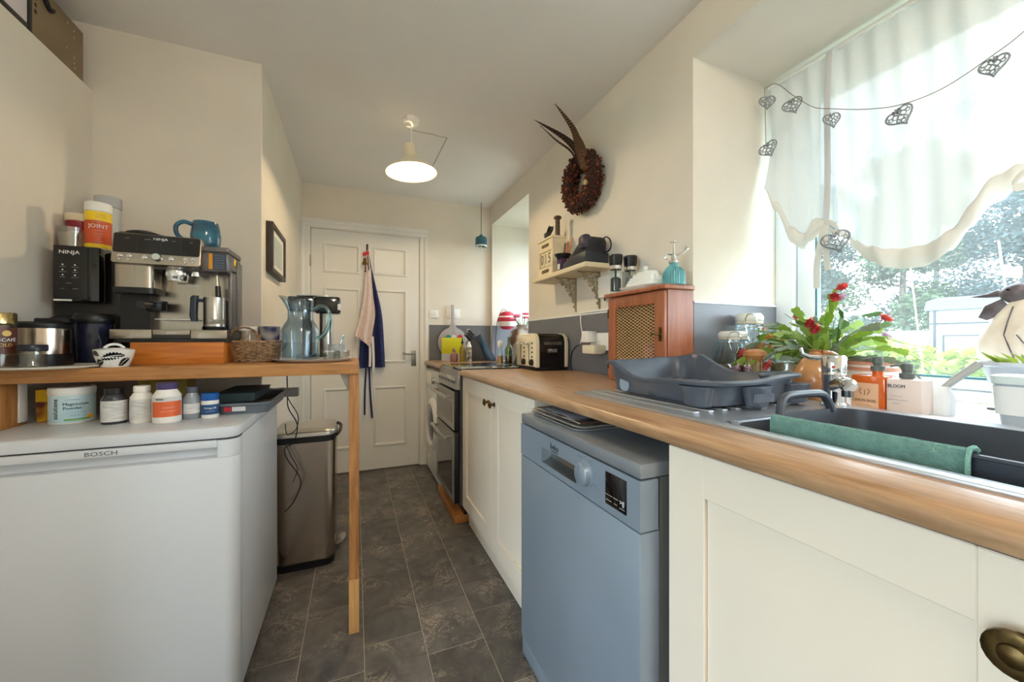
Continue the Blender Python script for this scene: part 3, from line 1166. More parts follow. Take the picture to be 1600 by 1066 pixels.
q = Vector((1.13, 0.59, zt + 0.118))
lv = Vector((-0.35, 0.93, 0))
tube(bm, [q, q + lv * 0.05 + Vector((0, 0, 0.004)), q + lv * 0.066 + Vector((0, 0, 0.012)), q + lv * 0.07 + Vector((0, 0, 0.028))], [0.008, 0.0065, 0.006, 0.005], 10)
obj('lever', bm, CHROME, t)
bm = nb()
q = Vector((1.13, 0.59, zt + 0.100)) + Vector((-0.9, -0.42, 0)) * 0.0262
cyl(bm, q, q + Vector((-0.9, -0.42, 0)) * 0.0012, 0.004, seg=12)
obj('temperature_dot', bm, mat('red_dot', (170, 40, 50), 0.3), t)

# ---- washing-up bowl with a raised end handle
TUB = mat('charcoal_tub_plastic', (62, 66, 76), 0.38, var=0.06, vscale=30)
t = thing('washing_up_bowl', 'dark grey plastic washing-up bowl standing in the steel sink', 'bowl', (0.876, 0.27, 0.80))
TX, TY = 0.876, 0.27
bm = nb()
zr = 0.936
lv = [(0.235, 0.43, 0.05, TX, TY, zr - 0.135), (0.25, 0.46, 0.05, TX, TY, zr - 0.12), (0.257, 0.47, 0.05, TX, TY, zr - 0.03), (0.259, 0.472, 0.05, TX, TY, zr - 0.006), (0.271, 0.486, 0.055, TX, TY, zr - 0.004), (0.271, 0.486, 0.055, TX, TY, zr),
      (0.255, 0.468, 0.048, TX, TY, zr), (0.249, 0.462, 0.046, TX, TY, zr - 0.03), (0.227, 0.44, 0.045, TX, TY, zr - 0.12), (0.215, 0.42, 0.045, TX, TY, zr - 0.13)]
loft(bm, rsecs(lv, 6))
obj('basin', bm, TUB, t, smooth=45)
for s in (1, -1):
    yy = TY + s * 0.236
    bm = nb()
    pts = smoothpts([(TX - 0.085, yy, zr - 0.006), (TX - 0.075, yy + s * 0.004, zr + 0.02), (TX - 0.055, yy + s * 0.006, zr + 0.033), (TX + 0.0, yy + s * 0.007, zr + 0.035), (TX + 0.055, yy + s * 0.006, zr + 0.033), (TX + 0.075, yy + s * 0.004, zr + 0.02), (TX + 0.085, yy, zr - 0.006)], 4)
    tube(bm, pts, 0.0085, 10)
    obj('handle', bm, TUB, t)

# ---- green cloth over the front rim
bm = nb()
NY, NP = 30, 12
xf = TX - 0.1355
gx = []
for i in range(NY + 1):
    yy = 0.232 + (0.49 - 0.232) * i / NY
    wv = 0.0012 * math.sin(i * 1.1) + 0.0008 * math.sin(i * 2.7)
    row = [(xf + 0.028, yy, zr - 0.05), (xf + 0.024, yy, zr - 0.02), (xf + 0.02, yy, zr + 0.001), (xf + 0.014, yy, zr + 0.0045), (xf + 0.006, yy, zr + 0.006 + wv * 0.4), (xf - 0.002, yy, zr + 0.004), (xf - 0.005 + wv, yy, zr - 0.006), (xf - 0.006 + wv, yy, zr - 0.025),
           (xf - 0.006 + wv, yy, zr - 0.05), (xf - 0.004 + wv, yy, zr - 0.08)]
    gx.append([bm.verts.new(p) for p in row])
for a, b in zip(gx, gx[1:]):
    for k in range(len(a) - 1):
        bm.faces.new((a[k], a[k + 1], b[k + 1], b[k]))
bmesh.ops.recalc_face_normals(bm, faces=bm.faces)
bmesh.ops.solidify(bm, geom=bm.faces[:], thickness=0.002)
GREEN = mat('teal_microfibre', (126, 174, 166), 0.95, var=0.1, vscale=120, bump=0.8, bscale=500)
t = thing('dish_cloth', 'teal green microfibre cloth hung over the front rim of the bowl', 'cloth', (xf, 0.4, zr))
obj('cloth', bm, GREEN, t, smooth=60)
bm = nb()
tube(bm, [(xf - 0.0075, 0.2335, zr - 0.08), (xf - 0.0085, 0.2335, zr - 0.006), (xf - 0.002, 0.2335, zr + 0.007), (xf + 0.012, 0.2335, zr + 0.0075), (xf + 0.022, 0.2335, zr + 0.002)], 0.0028, 6)
obj('hem', bm, mat('pale_teal_hem', (128, 178, 168), 0.95, bump=0.5, bscale=400), t)
bm = nb()
tube(bm, [(0.79, 0.215, 0.905), (0.88, 0.18, 0.918), (0.97, 0.14, 0.93)], [0.010, 0.009, 0.008], 10)
tube(bm, [(0.79, 0.215, 0.905), (0.778, 0.22, 0.88), (0.785, 0.22, 0.815)], [0.010, 0.009, 0.008], 10)
solo('dish_brush', bm, WPLAS, 'white plastic handle lying across inside the dark washing-up bowl', 'brush')
# ------------------------------------------------------------------ dish drainer
RACK = mat('slate_rack_plastic', (78, 85, 98), 0.34, var=0.05, vscale=25)
t = thing('dish_drainer', 'large slate grey plastic dish drainer with sculpted rim on the steel drainer', 'dish rack', (0.925, 0.85, zt + 0.004))
x0, x1, y0, y1 = 0.755, 1.085, 0.632, 1.047
zb = zt + 0.006
N = 96


def ring(off, zf, hole=0.0):
    out = []
    cx, cy = (x0 + x1) / 2, (y0 + y1) / 2
    w, d = x1 - x0 + 2 * off, y1 - y0 + 2 * off
    base = rrect(w, d, 0.06 + off, 8)
    cum = [0.0]
    for a, b in zip(base, base[1:] + base[:1]):
        cum.append(cum[-1] + math.hypot(b[0] - a[0], b[1] - a[1]))
    base.append(base[0])
    res = []
    i = 0
    for k in range(N):
        q = cum[-1] * k / N
        while cum[i + 1] < q:
            i += 1
        f = (q - cum[i]) / max(1e-9, cum[i + 1] - cum[i])
        res.append((base[i][0] + (base[i + 1][0] - base[i][0]) * f, base[i][1] + (base[i + 1][1] - base[i][1]) * f))
    for bx, by in res:
        out.append((cx + bx, cy + by, zf(bx / w + 0.5, by / d + 0.5)))
    return out


def top(u, v):
    # v: 0 near, 1 far; u: 0 front, 1 wall side
    def sm(a, b, q):
        q = min(1, max(0, (q - a) / (b - a)))
        return q * q * (3 - 2 * q)
    far = sm(0.62, 0.86, v)                     # raised far end
    dip = math.exp(-((v - 0.52) / 0.10) ** 2) * 0.006
    near = sm(0.5, 0.1, v)
    back = sm(0.35, 0.8, u)
    z = 0.984 + 0.036 * far - dip + 0.004 * near
    z += back * (0.030 * math.exp(-((v - 0.72) / 0.22) ** 2) + 0.012 * near)
    return z


bm = nb()
flat = lambda q: (lambda u, v: q)
secs = [ring(-0.028, flat(zb)), ring(-0.018, flat(zb + 0.004)), ring(-0.008, lambda u, v: 0.5 * (zb + top(u, v))), ring(0.0, lambda u, v: top(u, v) - 0.010),
        ring(0.016, lambda u, v: top(u, v) - 0.009), ring(0.017, lambda u, v: top(u, v) - 0.003), ring(0.012, top), ring(0.002, lambda u, v: top(u, v) + 0.001),
        ring(-0.004, lambda u, v: top(u, v) - 0.004), ring(-0.012, lambda u, v: 0.5 * (zb + top(u, v))), ring(-0.024, flat(zb + 0.008))]
loft(bm, secs)
obj('tray', bm, RACK, t, smooth=45)
# flared corner lobes on the near side, seen from outside
for (cx, cy, rx, ry) in ((0.772, 0.69, 0.034, 0.05), (1.06, 0.640, 0.045, 0.03), (0.90, 0.630, 0.05, 0.022)):
    bm = nb()
    lathe(bm, [(0.55, zb), (0.72, zb + 0.004), (0.9, zb + 0.04), (1.0, 0.972), (0.98, 0.974), (0, 0.974)], 24, (cx, cy, 0), rx, ry)
    obj('corner_lobe', bm, RACK, t)
bm = nb()   # cutlery cup at the near wall-side corner
lathe(bm, [(0.034, 0.982), (0.040, 0.990), (0.038, 0.994), (0.033, 0.993), (0.030, 0.985), (0.026, 0.93), (0, 0.93)], 28, (1.045, 0.688, 0), 1.0, 0.8)
obj('cutlery_cup', bm, RACK, t)
bm = nb()
for k in range(9):
    yy = 0.70 + k * 0.042
    tube(bm, smoothpts([(0.80, yy, zb + 0.009), (0.82, yy, zb + 0.03), (0.85, yy, zb + 0.036), (0.88, yy, zb + 0.03), (0.90, yy, zb + 0.009)], 3), 0.0022, 6)
    tube(bm, smoothpts([(0.95, yy, zb + 0.009), (0.97, yy, zb + 0.03), (1.0, yy, zb + 0.036), (1.03, yy, zb + 0.03), (1.05, yy, zb + 0.009)], 3), 0.0022, 6)
obj('plate_loops', bm, RACK, t)
bm = nb()
prism(bm, rrect(0.042, 0.058, 0.018, 4), (0.7705, 0.955, zb + 0.034), (0, 1, 0), (0, 0, 1), (-1, 0, 0.12), 0.006)
obj('side_slot', bm, mat('pale_slot', (150, 164, 180), 0.4), t)
for k in range(9):
    bm = nb()
    box(bm, 0.871 + k * 0.0068, 0.8745 + k * 0.0068, 0.6085, 0.625, 0.937, 0.957)
    obj('drain_slat', bm, mat('slat_grey', (112, 118, 130), 0.4), t, smooth=0)

# ------------------------------------------------------------------ toaster
CREAM = mat('cream_enamel', (226, 214, 184), 0.25, coat=0.4)
t = thing('toaster', 'cream and black four-slice toaster on the worktop beside the cooker', 'toaster', (1.05, 2.08, WT))
x0, x1, y0, y1 = 0.94, 1.162, 1.955, 2.215
bm = nb()
box(bm, x0 + 0.01, x1 - 0.005, y0 + 0.006, y1 - 0.006, WT, WT + 0.022, 0.005)
obj('base', bm, BLACK, t)
bm = nb()
sec = lambda x: [(x, a, z) for a, z in ((y0, WT + 0.022), (y0, WT + 0.165), (y0 + 0.008, WT + 0.192), (y0 + 0.026, WT + 0.207), (y0 + 0.05, WT + 0.212), (y1 - 0.05, WT + 0.212), (y1 - 0.026, WT + 0.207), (y1 - 0.008, WT + 0.192), (y1, WT + 0.165), (y1, WT + 0.022))]
loft(bm, [sec(x0 + 0.028), sec(x1 - 0.026)])
obj('body', bm, mat('dark_toaster_steel', (58, 52, 50), 0.16, 0.85), t, smooth=40)
for xa, xb in ((x0, x0 + 0.03), (x1 - 0.027, x1)):
    bm = nb()
    e = 0.003

    def sec2(x, e=0.003):
        return [(x, a, z) for a, z in ((y0 - e, WT + 0.02), (y0 - e, WT + 0.167), (y0 + 0.006, WT + 0.195), (y0 + 0.025, WT + 0.211), (y0 + 0.05, WT + 0.216), (y1 - 0.05, WT + 0.216), (y1 - 0.025, WT + 0.211), (y1 - 0.006, WT + 0.195), (y1 + e, WT + 0.167), (y1 + e, WT + 0.02))]
    def shr(s, k):
        c0 = Vector((s[0][0], (y0 + y1) / 2, WT + 0.11))
        return [(p[0], c0.y + (p[1] - c0.y) * k, c0.z + (p[2] - c0.z) * k) for p in s]
    if xa == x0:
        loft(bm, [shr(sec2(xa), 0.93), shr(sec2(xa + 0.006), 0.985), sec2(xa + 0.014), sec2(xb)])
    else:
        loft(bm, [sec2(xa), sec2(xb - 0.012), shr(sec2(xb), 0.95)])
    o = obj('end_cap', bm, CREAM, t, smooth=40)
    if xa == x0:
        cap = o
for yy in (2.03, 2.15):
    bm = nb()
    box(bm, x0 - 0.001, x0 + 0.004, yy - 0.003, yy + 0.003, WT + 0.06, WT + 0.165)
    obj('lever_slot', bm, BLACK, cap, smooth=0)
    bm = nb()
    box(bm, x0 - 0.028, x0 + 0.002, yy - 0.017, yy + 0.017, WT + 0.150, WT + 0.160, 0.003)
    obj('lever', bm, CHROME, cap)
for yy in (1.985, 2.095):
    for k in range(4):
        bm = nb()
        cyl(bm, (x0 + 0.003, yy, WT + 0.08 + k * 0.026), (x0 - 0.004, yy, WT + 0.08 + k * 0.026), 0.0055, seg=10)
        obj('button', bm, BLACK, cap)
    bm = nb()
    rot = Matrix.Rotation(-PI / 2, 3, 'Y')
    lathe(bm, [(0, 0), (0.019, 0), (0.017, 0.016), (0.014, 0.018), (0, 0.018)], 20, (x0 + 0.001, yy, WT + 0.048), rot=rot)
    obj('dial', bm, mat('dark_dial', (70, 66, 62), 0.25, 0.8), cap)
bm = nb()
for k in range(4):
    box(bm, x0 + 0.045, x1 - 0.045, y0 + 0.036 + k * 0.054, y0 + 0.062 + k * 0.054, WT + 0.2115, WT + 0.2135)
obj('bread_slots', bm, BLACK, t, smooth=0)
for k in range(16):
    bm = nb()
    box(bm, x0 + 0.06 + k * 0.0075, x0 + 0.0635 + k * 0.0075, y0 - 0.0012, y0 + 0.001, WT + 0.148, WT + 0.166)
    obj('vent', bm, STEEL, t, smooth=0)
bm = nb()
box(bm, x0 + 0.085, x0 + 0.145, y0 - 0.0012, y0 + 0.001, WT + 0.105, WT + 0.125, 0.001)
obj('badge', bm, CHROME, t)

# ------------------------------------------------------------------ meat safe and what stands on it
SAFE = wood('reddish_pine', (176, 108, 74), (140, 78, 50), 2, 5, 0.35)
t = thing('meat_safe', 'reddish wooden meat-safe cupboard with a brass mesh door', 'cupboard', (1.1, 1.23, WT))
x0, x1, y0, y1, zt_ = 1.034, 1.174, 1.068, 1.402, 1.272
bm = nb()
th = 0.014
box(bm, x0 + 0.016, x1, y0, y0 + th, WT, zt_)
box(bm, x0 + 0.016, x1, y1 - th, y1, WT, zt_)
box(bm, x1 - 0.008, x1, y0 + th, y1 - th, WT, zt_)
box(bm, x0 + 0.016, x1 - 0.008, y0 + th, y1 - th, WT + 0.001, WT + 0.016)
box(bm, x0 + 0.016, x1 - 0.008, y0 + th, y1 - th, zt_ - 0.014, zt_ - 0.0005)
obj('carcass', bm, SAFE, t, smooth=0)
bm = nb()
box(bm, x0 - 0.012, XR - 0.012, y0 - 0.014, y1 + 0.014, zt_, zt_ + 0.017, 0.004)
obj('top', bm, SAFE, t)
bm = nb()
fs = 0.052
za, zb_ = WT + 0.004, zt_ - 0.004
dx = 0.014
box(bm, x0, x0 + dx, y0 + 0.002, y0 + fs, za, zb_, 0.0015)
box(bm, x0, x0 + dx, y1 - fs, y1 - 0.002, za, zb_, 0.0015)
box(bm, x0 + 0.0005, x0 + dx - 0.0005, y0 + fs, y1 - fs, zb_ - 0.045, zb_, 0.001)
box(bm, x0 + 0.0005, x0 + dx - 0.0005, y0 + fs, y1 - fs, za, za + 0.055, 0.001)
d = obj('door', bm, SAFE, t)
bm = nb()
ya, yb, zc_, zd = y0 + fs, y1 - fs, za + 0.055, zb_ - 0.045
# diamond mesh of thin wires
stp, sl = 0.0125, 0.5
for sgn in (1, -1):
    k = -60
    while k < 80:
        # line: z = zc_ + sgn*sl*(y - ya) + k*step
        z_at = lambda y: zc_ + sgn * sl * (y - ya) + k * stp
        pts = []
        yl, yh = ya, yb
        zl, zh = z_at(yl), z_at(yh)
        lo, hi = 0.0, 1.0
        dz_ = zh - zl
        if sgn > 0:
            lo = max(lo, (zc_ - zl) / dz_)
            hi = min(hi, (zd - zl) / dz_)
        else:
            lo = max(lo, (zd - zl) / dz_)
            hi = min(hi, (zc_ - zl) / dz_)
        if hi - lo > 0.01:
            tube(bm, [(x0 + 0.007, yl + (yh - yl) * lo, zl + dz_ * lo), (x0 + 0.007, yl + (yh - yl) * hi, zl + dz_ * hi)], 0.0012, 4)
        k += 1
obj('mesh', bm, mat('brass_mesh', (222, 198, 146), 0.5, 0.3), d, smooth=0)
bm = nb()
box(bm, x0 - 0.005, x0, y0 + 0.012, y0 + 0.024, WT + 0.17, WT + 0.222, 0.001)
cyl(bm, (x0 - 0.005, y0 + 0.018, WT + 0.196), (x0 - 0.022, y0 + 0.018, WT + 0.196), 0.004, seg=10)
tube(bm, [(x0 - 0.02, y0 + 0.005, WT + 0.192), (x0 - 0.02, y0 + 0.03, WT + 0.197), (x0 - 0.012, y0 + 0.052, WT + 0.196)], 0.0042, 8)
obj('latch', bm, BRASS, d)
for z in (WT + 0.07, WT + 0.29):
    bm = nb()
    box(bm, x0 - 0.002, x0 + 0.012, y1 - 0.006, y1 + 0.002, z - 0.02, z + 0.02, 0.001)
    obj('hinge', bm, BRASS, d)
bm = nb()
box(bm, x0 + 0.018, x1 - 0.009, y0 + th, y1 - th, WT + 0.09, WT + 0.098)
obj('shelf', bm, SAFE, t, smooth=0)
bm = nb()
lathe(bm, [(0, 0), (0.03, 0.002), (0.038, 0.02), (0.036, 0.045), (0.02, 0.062), (0, 0.064)], 20, (1.10, 1.20, WT + 0.0985))
solo('wrapped_parcel', bm, mat('pink_paper', (170, 92, 100), 0.6), 'pinkish round parcel seen inside through the meat-safe mesh', 'parcel', )

ST = zt_ + 0.017
for i, (xx, yy, lab) in enumerate(((1.062, 1.384, 'nearer clear pepper mill with black top on the meat safe'), (1.137, 1.379, 'rear clear salt mill with black top beside the wall'))):
    t = thing('spice_mill', lab, 'mill', (xx, yy, ST), group='mills on the meat safe')
    t.scale = (1.16, 1.16, 1.12)
    bm = nb()
    lathe(bm, [(0.022, 0), (0.0225, 0.006), (0.021, 0.014), (0.021, 0.096), (0.0195, 0.096), (0.0195, 0.012), (0, 0.011)], 24)
    obj('glass_body', bm, GLASS, t, w=False)
    bm = nb()
    lathe(bm, [(0, 0.012), (0.0185, 0.012), (0.0185, 0.06 + 0.01 * i), (0.012, 0.066 + 0.01 * i), (0, 0.064 + 0.01 * i)], 16)
    cyl(bm, (0, 0, 0.06), (0, 0, 0.1), 0.004, seg=8)
    obj('peppercorns', bm, mat('peppercorns', (50, 46, 50), 0.7, var=0.5, vscale=200) if i == 0 else mat('sea_salt', (150, 150, 156), 0.7, var=0.4, vscale=200), t, w=False)
    bm = nb()
    lathe(bm, [(0.022, 0.096), (0.0235, 0.098), (0.0235, 0.110), (0.022, 0.112), (0, 0.112)], 24)
    obj('steel_collar', bm, CHROME, t, w=False)
    bm = nb()
    lathe(bm, [(0.022, 0.112), (0.0245, 0.122), (0.026, 0.146), (0.0265, 0.150), (0.025, 0.154), (0.01, 0.156), (0, 0.156)], 24)
    obj('black_cap', bm, BLACK, t, w=False)
CERAM = mat('white_glaze', (232, 234, 230), 0.15, coat=0.5)
t = thing('butter_dish', 'white ceramic butter dish with a ribbed domed lid on the meat safe', 'butter dish', (1.095, 1.235, ST))
t.scale = (1.12, 1.12, 1.15)
bm = nb()
loft(bm, rsecs([(0.10, 0.155, 0.03, 0, 0, 0), (0.125, 0.185, 0.035, 0, 0, 0.010), (0.127, 0.187, 0.036, 0, 0, 0.0125), (0.12, 0.18, 0.034, 0, 0, 0.012), (0.098, 0.15, 0.03, 0, 0, 0.004)], 6))
obj('plate', bm, CERAM, t, w=False)
bm = nb()
lv = [(0.095, 0.15, 0.035, 0, 0, 0.008), (0.095, 0.15, 0.035, 0, 0, 0.016)]
for k in range(5):
    w_ = 0.094 - 0.006 * k - 0.0016 * k * k
    z = 0.018 + k * 0.0095
    lv += [(w_, w_ + 0.055, 0.034, 0, 0, z), (w_ - 0.002, w_ + 0.053, 0.033, 0, 0, z + 0.0085)]
lv += [(0.03, 0.06, 0.014, 0, 0, 0.068), (0.008, 0.012, 0.003, 0, 0, 0.0695)]
loft(bm, rsecs(lv, 6))
lid = obj('lid', bm, CERAM, t, w=False, smooth=50)
bm = nb()
lathe(bm, [(0.005, 0.066), (0.006, 0.072), (0.010, 0.078), (0.009, 0.084), (0, 0.086)], 16)
obj('lid_knob', bm, CERAM, lid, w=False)
t = thing('mister_bottle', 'ribbed aqua glass plant mister with a silver pump on the meat safe', 'spray bottle', (1.098, 1.088, ST))
bm = nb()
ns = 56
prof = [(0.036, 0), (0.040, 0.004), (0.040, 0.035), (0.037, 0.052), (0.028, 0.066), (0.018, 0.074), (0.015, 0.078), (0.015, 0.086)]
rings = []
for r, z in prof:
    rb = 1.0 if (z < 0.003 or z > 0.07) else 0.0
    rings.append([(r * (1 if rb else (1.0 if k % 2 else 0.94)) * math.cos(2 * PI * k / ns), r * (1 if rb else (1.0 if k % 2 else 0.94)) * math.sin(2 * PI * k / ns), z) for k in range(ns)])
loft(bm, rings)
obj('glass_bottle', bm, mat('aqua_glass', (104, 180, 188), 0.08, coat=0.6, var=0.2, vscale=12), t, w=False, smooth=20)
bm = nb()
lathe(bm, [(0.017, 0.084), (0.017, 0.094), (0.009, 0.098), (0.008, 0.116), (0.006, 0.118), (0.0035, 0.12), (0.0035, 0.158), (0.014, 0.160), (0.014, 0.163), (0, 0.164)], 20)
obj('pump', bm, CHROME, t, w=False)
bm = nb()
tube(bm, [(0, 0, 0.108), (0.026, -0.018, 0.122), (0.036, -0.025, 0.133)], [0.005, 0.0035, 0.004], 10)
cyl(bm, (0.036, -0.025, 0.133), (0.041, -0.028, 0.138), 0.007, seg=10)
tube(bm, smoothpts([(0, 0, 0.115), (-0.02, 0.012, 0.118), (-0.026, 0.016, 0.105), (-0.018, 0.011, 0.098)], 3), 0.003, 8)
obj('nozzle', bm, CHROME, t, w=False)

# ------------------------------------------------------------------ wall shelf on filigree brackets
SH0, SH1 = 1.442, 1.466
t = thing('wall_shelf', 'short cream wall shelf on two scrolled iron brackets', 'shelf', (1.1, 1.855, SH0))
bm = nb()
box(bm, 1.02, XR, 1.56, 2.155, SH0, SH1, 0.002)
obj('board', bm, mat('cream_shelf', (222, 208, 176), 0.5), t)
IRON = mat('pale_iron', (168, 156, 128), 0.5, 0.3)
for yy in (1.90, 1.67):
    bm = nb()
    box(bm, XR - 0.005, XR, yy - 0.006, yy + 0.006, 1.25, SH0)
    box(bm, 1.045, XR, yy - 0.006, yy + 0.006, SH0 - 0.005, SH0)
    arc = [(1.045 + 0.13 * (math.sin(a) ** 1.3), yy, SH0 - 0.005 - 0.185 * (1 - math.cos(a)) ** 1.1) for a in [PI / 2 * i / 12 for i in range(13)]]
    tube(bm, arc, 0.0035, 6)
    br = obj('bracket', bm, IRON, t)
    bm = nb()
    for (cx, cz, r, a0) in ((1.15, 1.405, 0.022, 0), (1.105, 1.415, 0.018, 2), (1.157, 1.355, 0.018, 1), (1.125, 1.375, 0.013, 3), (1.163, 1.312, 0.013, 0.5), (1.078, 1.424, 0.011, 4), (1.168, 1.28, 0.008, 2), (1.128, 1.405, 0.012, 5), (1.142, 1.385, 0.010, 1.5), (1.165, 1.385, 0.010, 4.2), (1.142, 1.348, 0.011, 2.2), (1.155, 1.332, 0.009, 5.1), (1.09, 1.404, 0.010, 0.3), (1.112, 1.392, 0.009, 3.7), (1.166, 1.422, 0.010, 2.6), (1.128, 1.428, 0.008, 0.8)):
        sp = [(cx + r * (1 - k / 22) * math.cos(a0 + k * 0.55), yy, cz + r * (1 - k / 22) * math.sin(a0 + k * 0.55)) for k in range(19)]
        tube(bm, sp, 0.0026, 5)
    obj('scrollwork', bm, IRON, br)

# perpetual calendar
CALW = mat('cream_painted_wood', (228, 214, 182), 0.6, var=0.05, vscale=30)
t = thing('perpetual_calendar', 'cream wooden block calendar reading 015 at the far end of the shelf', 'calendar', (1.085, 2.03, SH1))
x0, x1, y0, y1 = 1.05, 1.13, 1.945, 2.125
bm = nb()
box(bm, x0 + 0.012, x1, y0, y1, SH1, SH1 + 0.215)
box(bm, x0, x0 + 0.012, y0, y1, SH1 + 0.0005, SH1 + 0.055)
box(bm, x0, x0 + 0.012, y0, y1, SH1 + 0.15, SH1 + 0.215)
box(bm, x0, x0 + 0.012, y0, y0 + 0.014, SH1 + 0.055, SH1 + 0.15)
box(bm, x0, x0 + 0.012, y1 - 0.014, y1, SH1 + 0.055, SH1 + 0.15)
obj('case', bm, CALW, t, smooth=0)
bm = nb()
box(bm, x0 - 0.008, x1 + 0.006, y0 - 0.008, y1 + 0.008, SH1 + 0.215, SH1 + 0.228, 0.003)
obj('cornice', bm, CALW, t)
for k, (yy, s) in enumerate(((2.078, '0'), (2.03, '1'), (1.986, '5'))):
    bm = nb()
    box(bm, x0 + 0.002, x0 + 0.0118, yy - 0.0215, yy + 0.0215, SH1 + 0.060, SH1 + 0.146, 0.002)
    o = obj('number_block', bm, CALW, t)
    txt('lettering', s, 0.085, INK, o, (x0 + 0.0015, yy, SH1 + 0.103), (0, -1, 0), (0, 0, 1), sxy=(0.8, 1.0))
for zz, hh in ((0.032, 0.010), (0.184, 0.009)):
    bm = nb()
    prism(bm, rrect(0.09, hh * 2, hh * 0.9, 5), (x0 - 0.0015, 2.035, SH1 + zz), (0, 1, 0), (0, 0, 1), (1, 0, 0), 0.003)
    obj('slot', bm, mat('worn_slot', (122, 104, 76), 0.7, var=0.4, vscale=80), t)
DWOOD = wood('dark_turned_wood', (92, 62, 44), (58, 38, 28), 2, 8, 0.4)
CT = SH1 + 0.228
bm = nb()
lathe(bm, [(0, 0), (0.022, 0), (0.022, 0.006), (0.015, 0.012), (0.0135, 0.10), (0.016, 0.104), (0.023, 0.108), (0.023, 0.117), (0.018, 0.122), (0, 0.123)], 24, (1.10, 1.975, CT))
solo('wooden_tamper', bm, DWOOD, 'dark turned wooden post with a round head on top of the calendar', 'ornament')
bm = nb()
prism(bm, [(-0.035, 0), (-0.012, 0), (-0.008, 0.018), (0.006, 0.03), (0.045, 0.078), (0.04, 0.058), (0.02, 0.05), (-0.028, 0.05), (-0.036, 0.04), (-0.024, 0.024)], (1.075, 2.075, CT), (0, -0.9, 0), (0, 0, 1), (1, 0, 0), 0.03, 0.002)
solo('toy_anvil', bm, mat('dark_pewter', (84, 80, 82), 0.45, 0.6), 'small dark anvil-shaped ornament perched on the block calendar', 'ornament')
bm = nb()
g = [[bm.verts.new((1.068 + j * 0.03, 1.955 + i * 0.022, CT + 0.0015 + 0.012 * (math.sin(i * 1.5 + j) ** 2))) for j in range(3)] for i in range(4)]
for i in range(3):
    for j in range(2):
        bm.faces.new((g[i][j], g[i][j + 1], g[i + 1][j + 1], g[i + 1][j]))
bmesh.ops.solidify(bm, geom=bm.faces[:], thickness=0.001)
# pen pot
t = thing('pen_pot', 'purple and black pen pot standing between the calendar and the telephone', 'pot', (1.068, 1.855, SH1))
bm.free()
bm = nb()
lathe(bm, [(0, 0), (0.030, 0), (0.034, 0.05), (0.036, 0.078), (0.033, 0.078), (0.031, 0.05), (0.028, 0.004), (0, 0.004)], 4, rot=Matrix.Rotation(PI / 4, 3, 'Z'))
obj('pot', bm, mat('purple_card', (70, 48, 84), 0.5), t, w=False, smooth=0)
bm = nb()
lathe(bm, [(0.033, 0.072), (0.047, 0.092), (0.049, 0.096), (0.046, 0.096), (0.030, 0.074)], 20)
obj('rim', bm, BLACK, t, w=False)
bm = nb()
box(bm, -0.029, -0.0265, -0.012, 0.010, 0.012, 0.042)
obj('label', bm, WPLAS, t, w=False, smooth=0)
for i, (dx, dy, hh, c, lab) in enumerate(((0.008, -0.012, 0.175, (206, 112, 40), 'taller orange pencil in the pen pot'), (0.0, -0.004, 0.16, (190, 90, 36), 'shorter orange pencil in the pen pot'), (0.004, 0.014, 0.165, (40, 36, 44), 'black pen in the pen pot'))):
    bm = nb()
    p0 = Vector((1.068 + dx * 0.5, 1.855 + dy, SH1 + 0.006))
    p1 = Vector((1.085 + dx * 2, 1.84 + dy * 2.6, SH1 + hh))
    cyl(bm, p0, p1, 0.0035, seg=6)
    cyl(bm, p1, p1 + (p1 - p0).normalized() * 0.008, 0.0035, 0.0005, seg=6)
    solo('pencil', bm, mat('pencil%d' % i, c, 0.5), lab, 'pencil', group='pencils in the pen pot')
# telephone / fax base
t = thing('desk_telephone', 'black desk telephone with a sloping keypad on the wall shelf', 'telephone', (1.10, 1.68, SH1))
PH = mat('charcoal_phone', (44, 48, 58), 0.4)
bm = nb()
prism(bm, [(1.80, 0), (1.575, 0), (1.575, 0.055), (1.70, 0.052), (1.795, 0.03)], (1.03, 0, SH1), (0, 1, 0), (0, 0, 1), (1, 0, 0), 0.135, 0.003)
obj('base', bm, PH, t)
bm = nb()
prism(bm, [(1.75, 0.045), (1.58, 0.05), (1.578, 0.11), (1.59, 0.132), (1.61, 0.136), (1.64, 0.128), (1.68, 0.10), (1.74, 0.058)], (1.045, 0, SH1), (0, 1, 0), (0, 0, 1), (1, 0, 0), 0.11, 0.004)
obj('upper_housing', bm, mat('black_phone', (26, 28, 38), 0.35), t)
bm = nb()
loft(bm, rsecs([(0.035, 0.05, 0.012, 1.05, 1.61, SH1 + 0.075), (0.05, 0.06, 0.015, 1.05, 1.61, SH1 + 0.09), (0.05, 0.06, 0.015, 1.05, 1.61, SH1 + 0.125), (0.03, 0.05, 0.012, 1.05, 1.61, SH1 + 0.14)]))
obj('handset', bm, mat('handset_plum', (52, 48, 66), 0.35), t)
for i in range(4):
    for j in range(3):
        bm = nb()
        yy = 1.785 - i * 0.02
        zz = SH1 + 0.040 + i * 0.0145
        box(bm, 1.06 + j * 0.024, 1.076 + j * 0.024, yy - 0.006, yy + 0.006, zz - 0.004, zz + 0.004, 0.001)
        obj('key', bm, mat('grey_key', (170, 166, 150), 0.5), t)
bm = nb()
tube(bm, smoothpts([(1.12, 1.575, SH1 + 0.10), (1.13, 1.55, SH1 + 0.125), (1.14, 1.525, SH1 + 0.10), (1.14, 1.53, SH1 + 0.06), (1.13, 1.57, SH1 + 0.05)], 5), 0.0035, 6)
obj('cable', bm, BLACK, t)
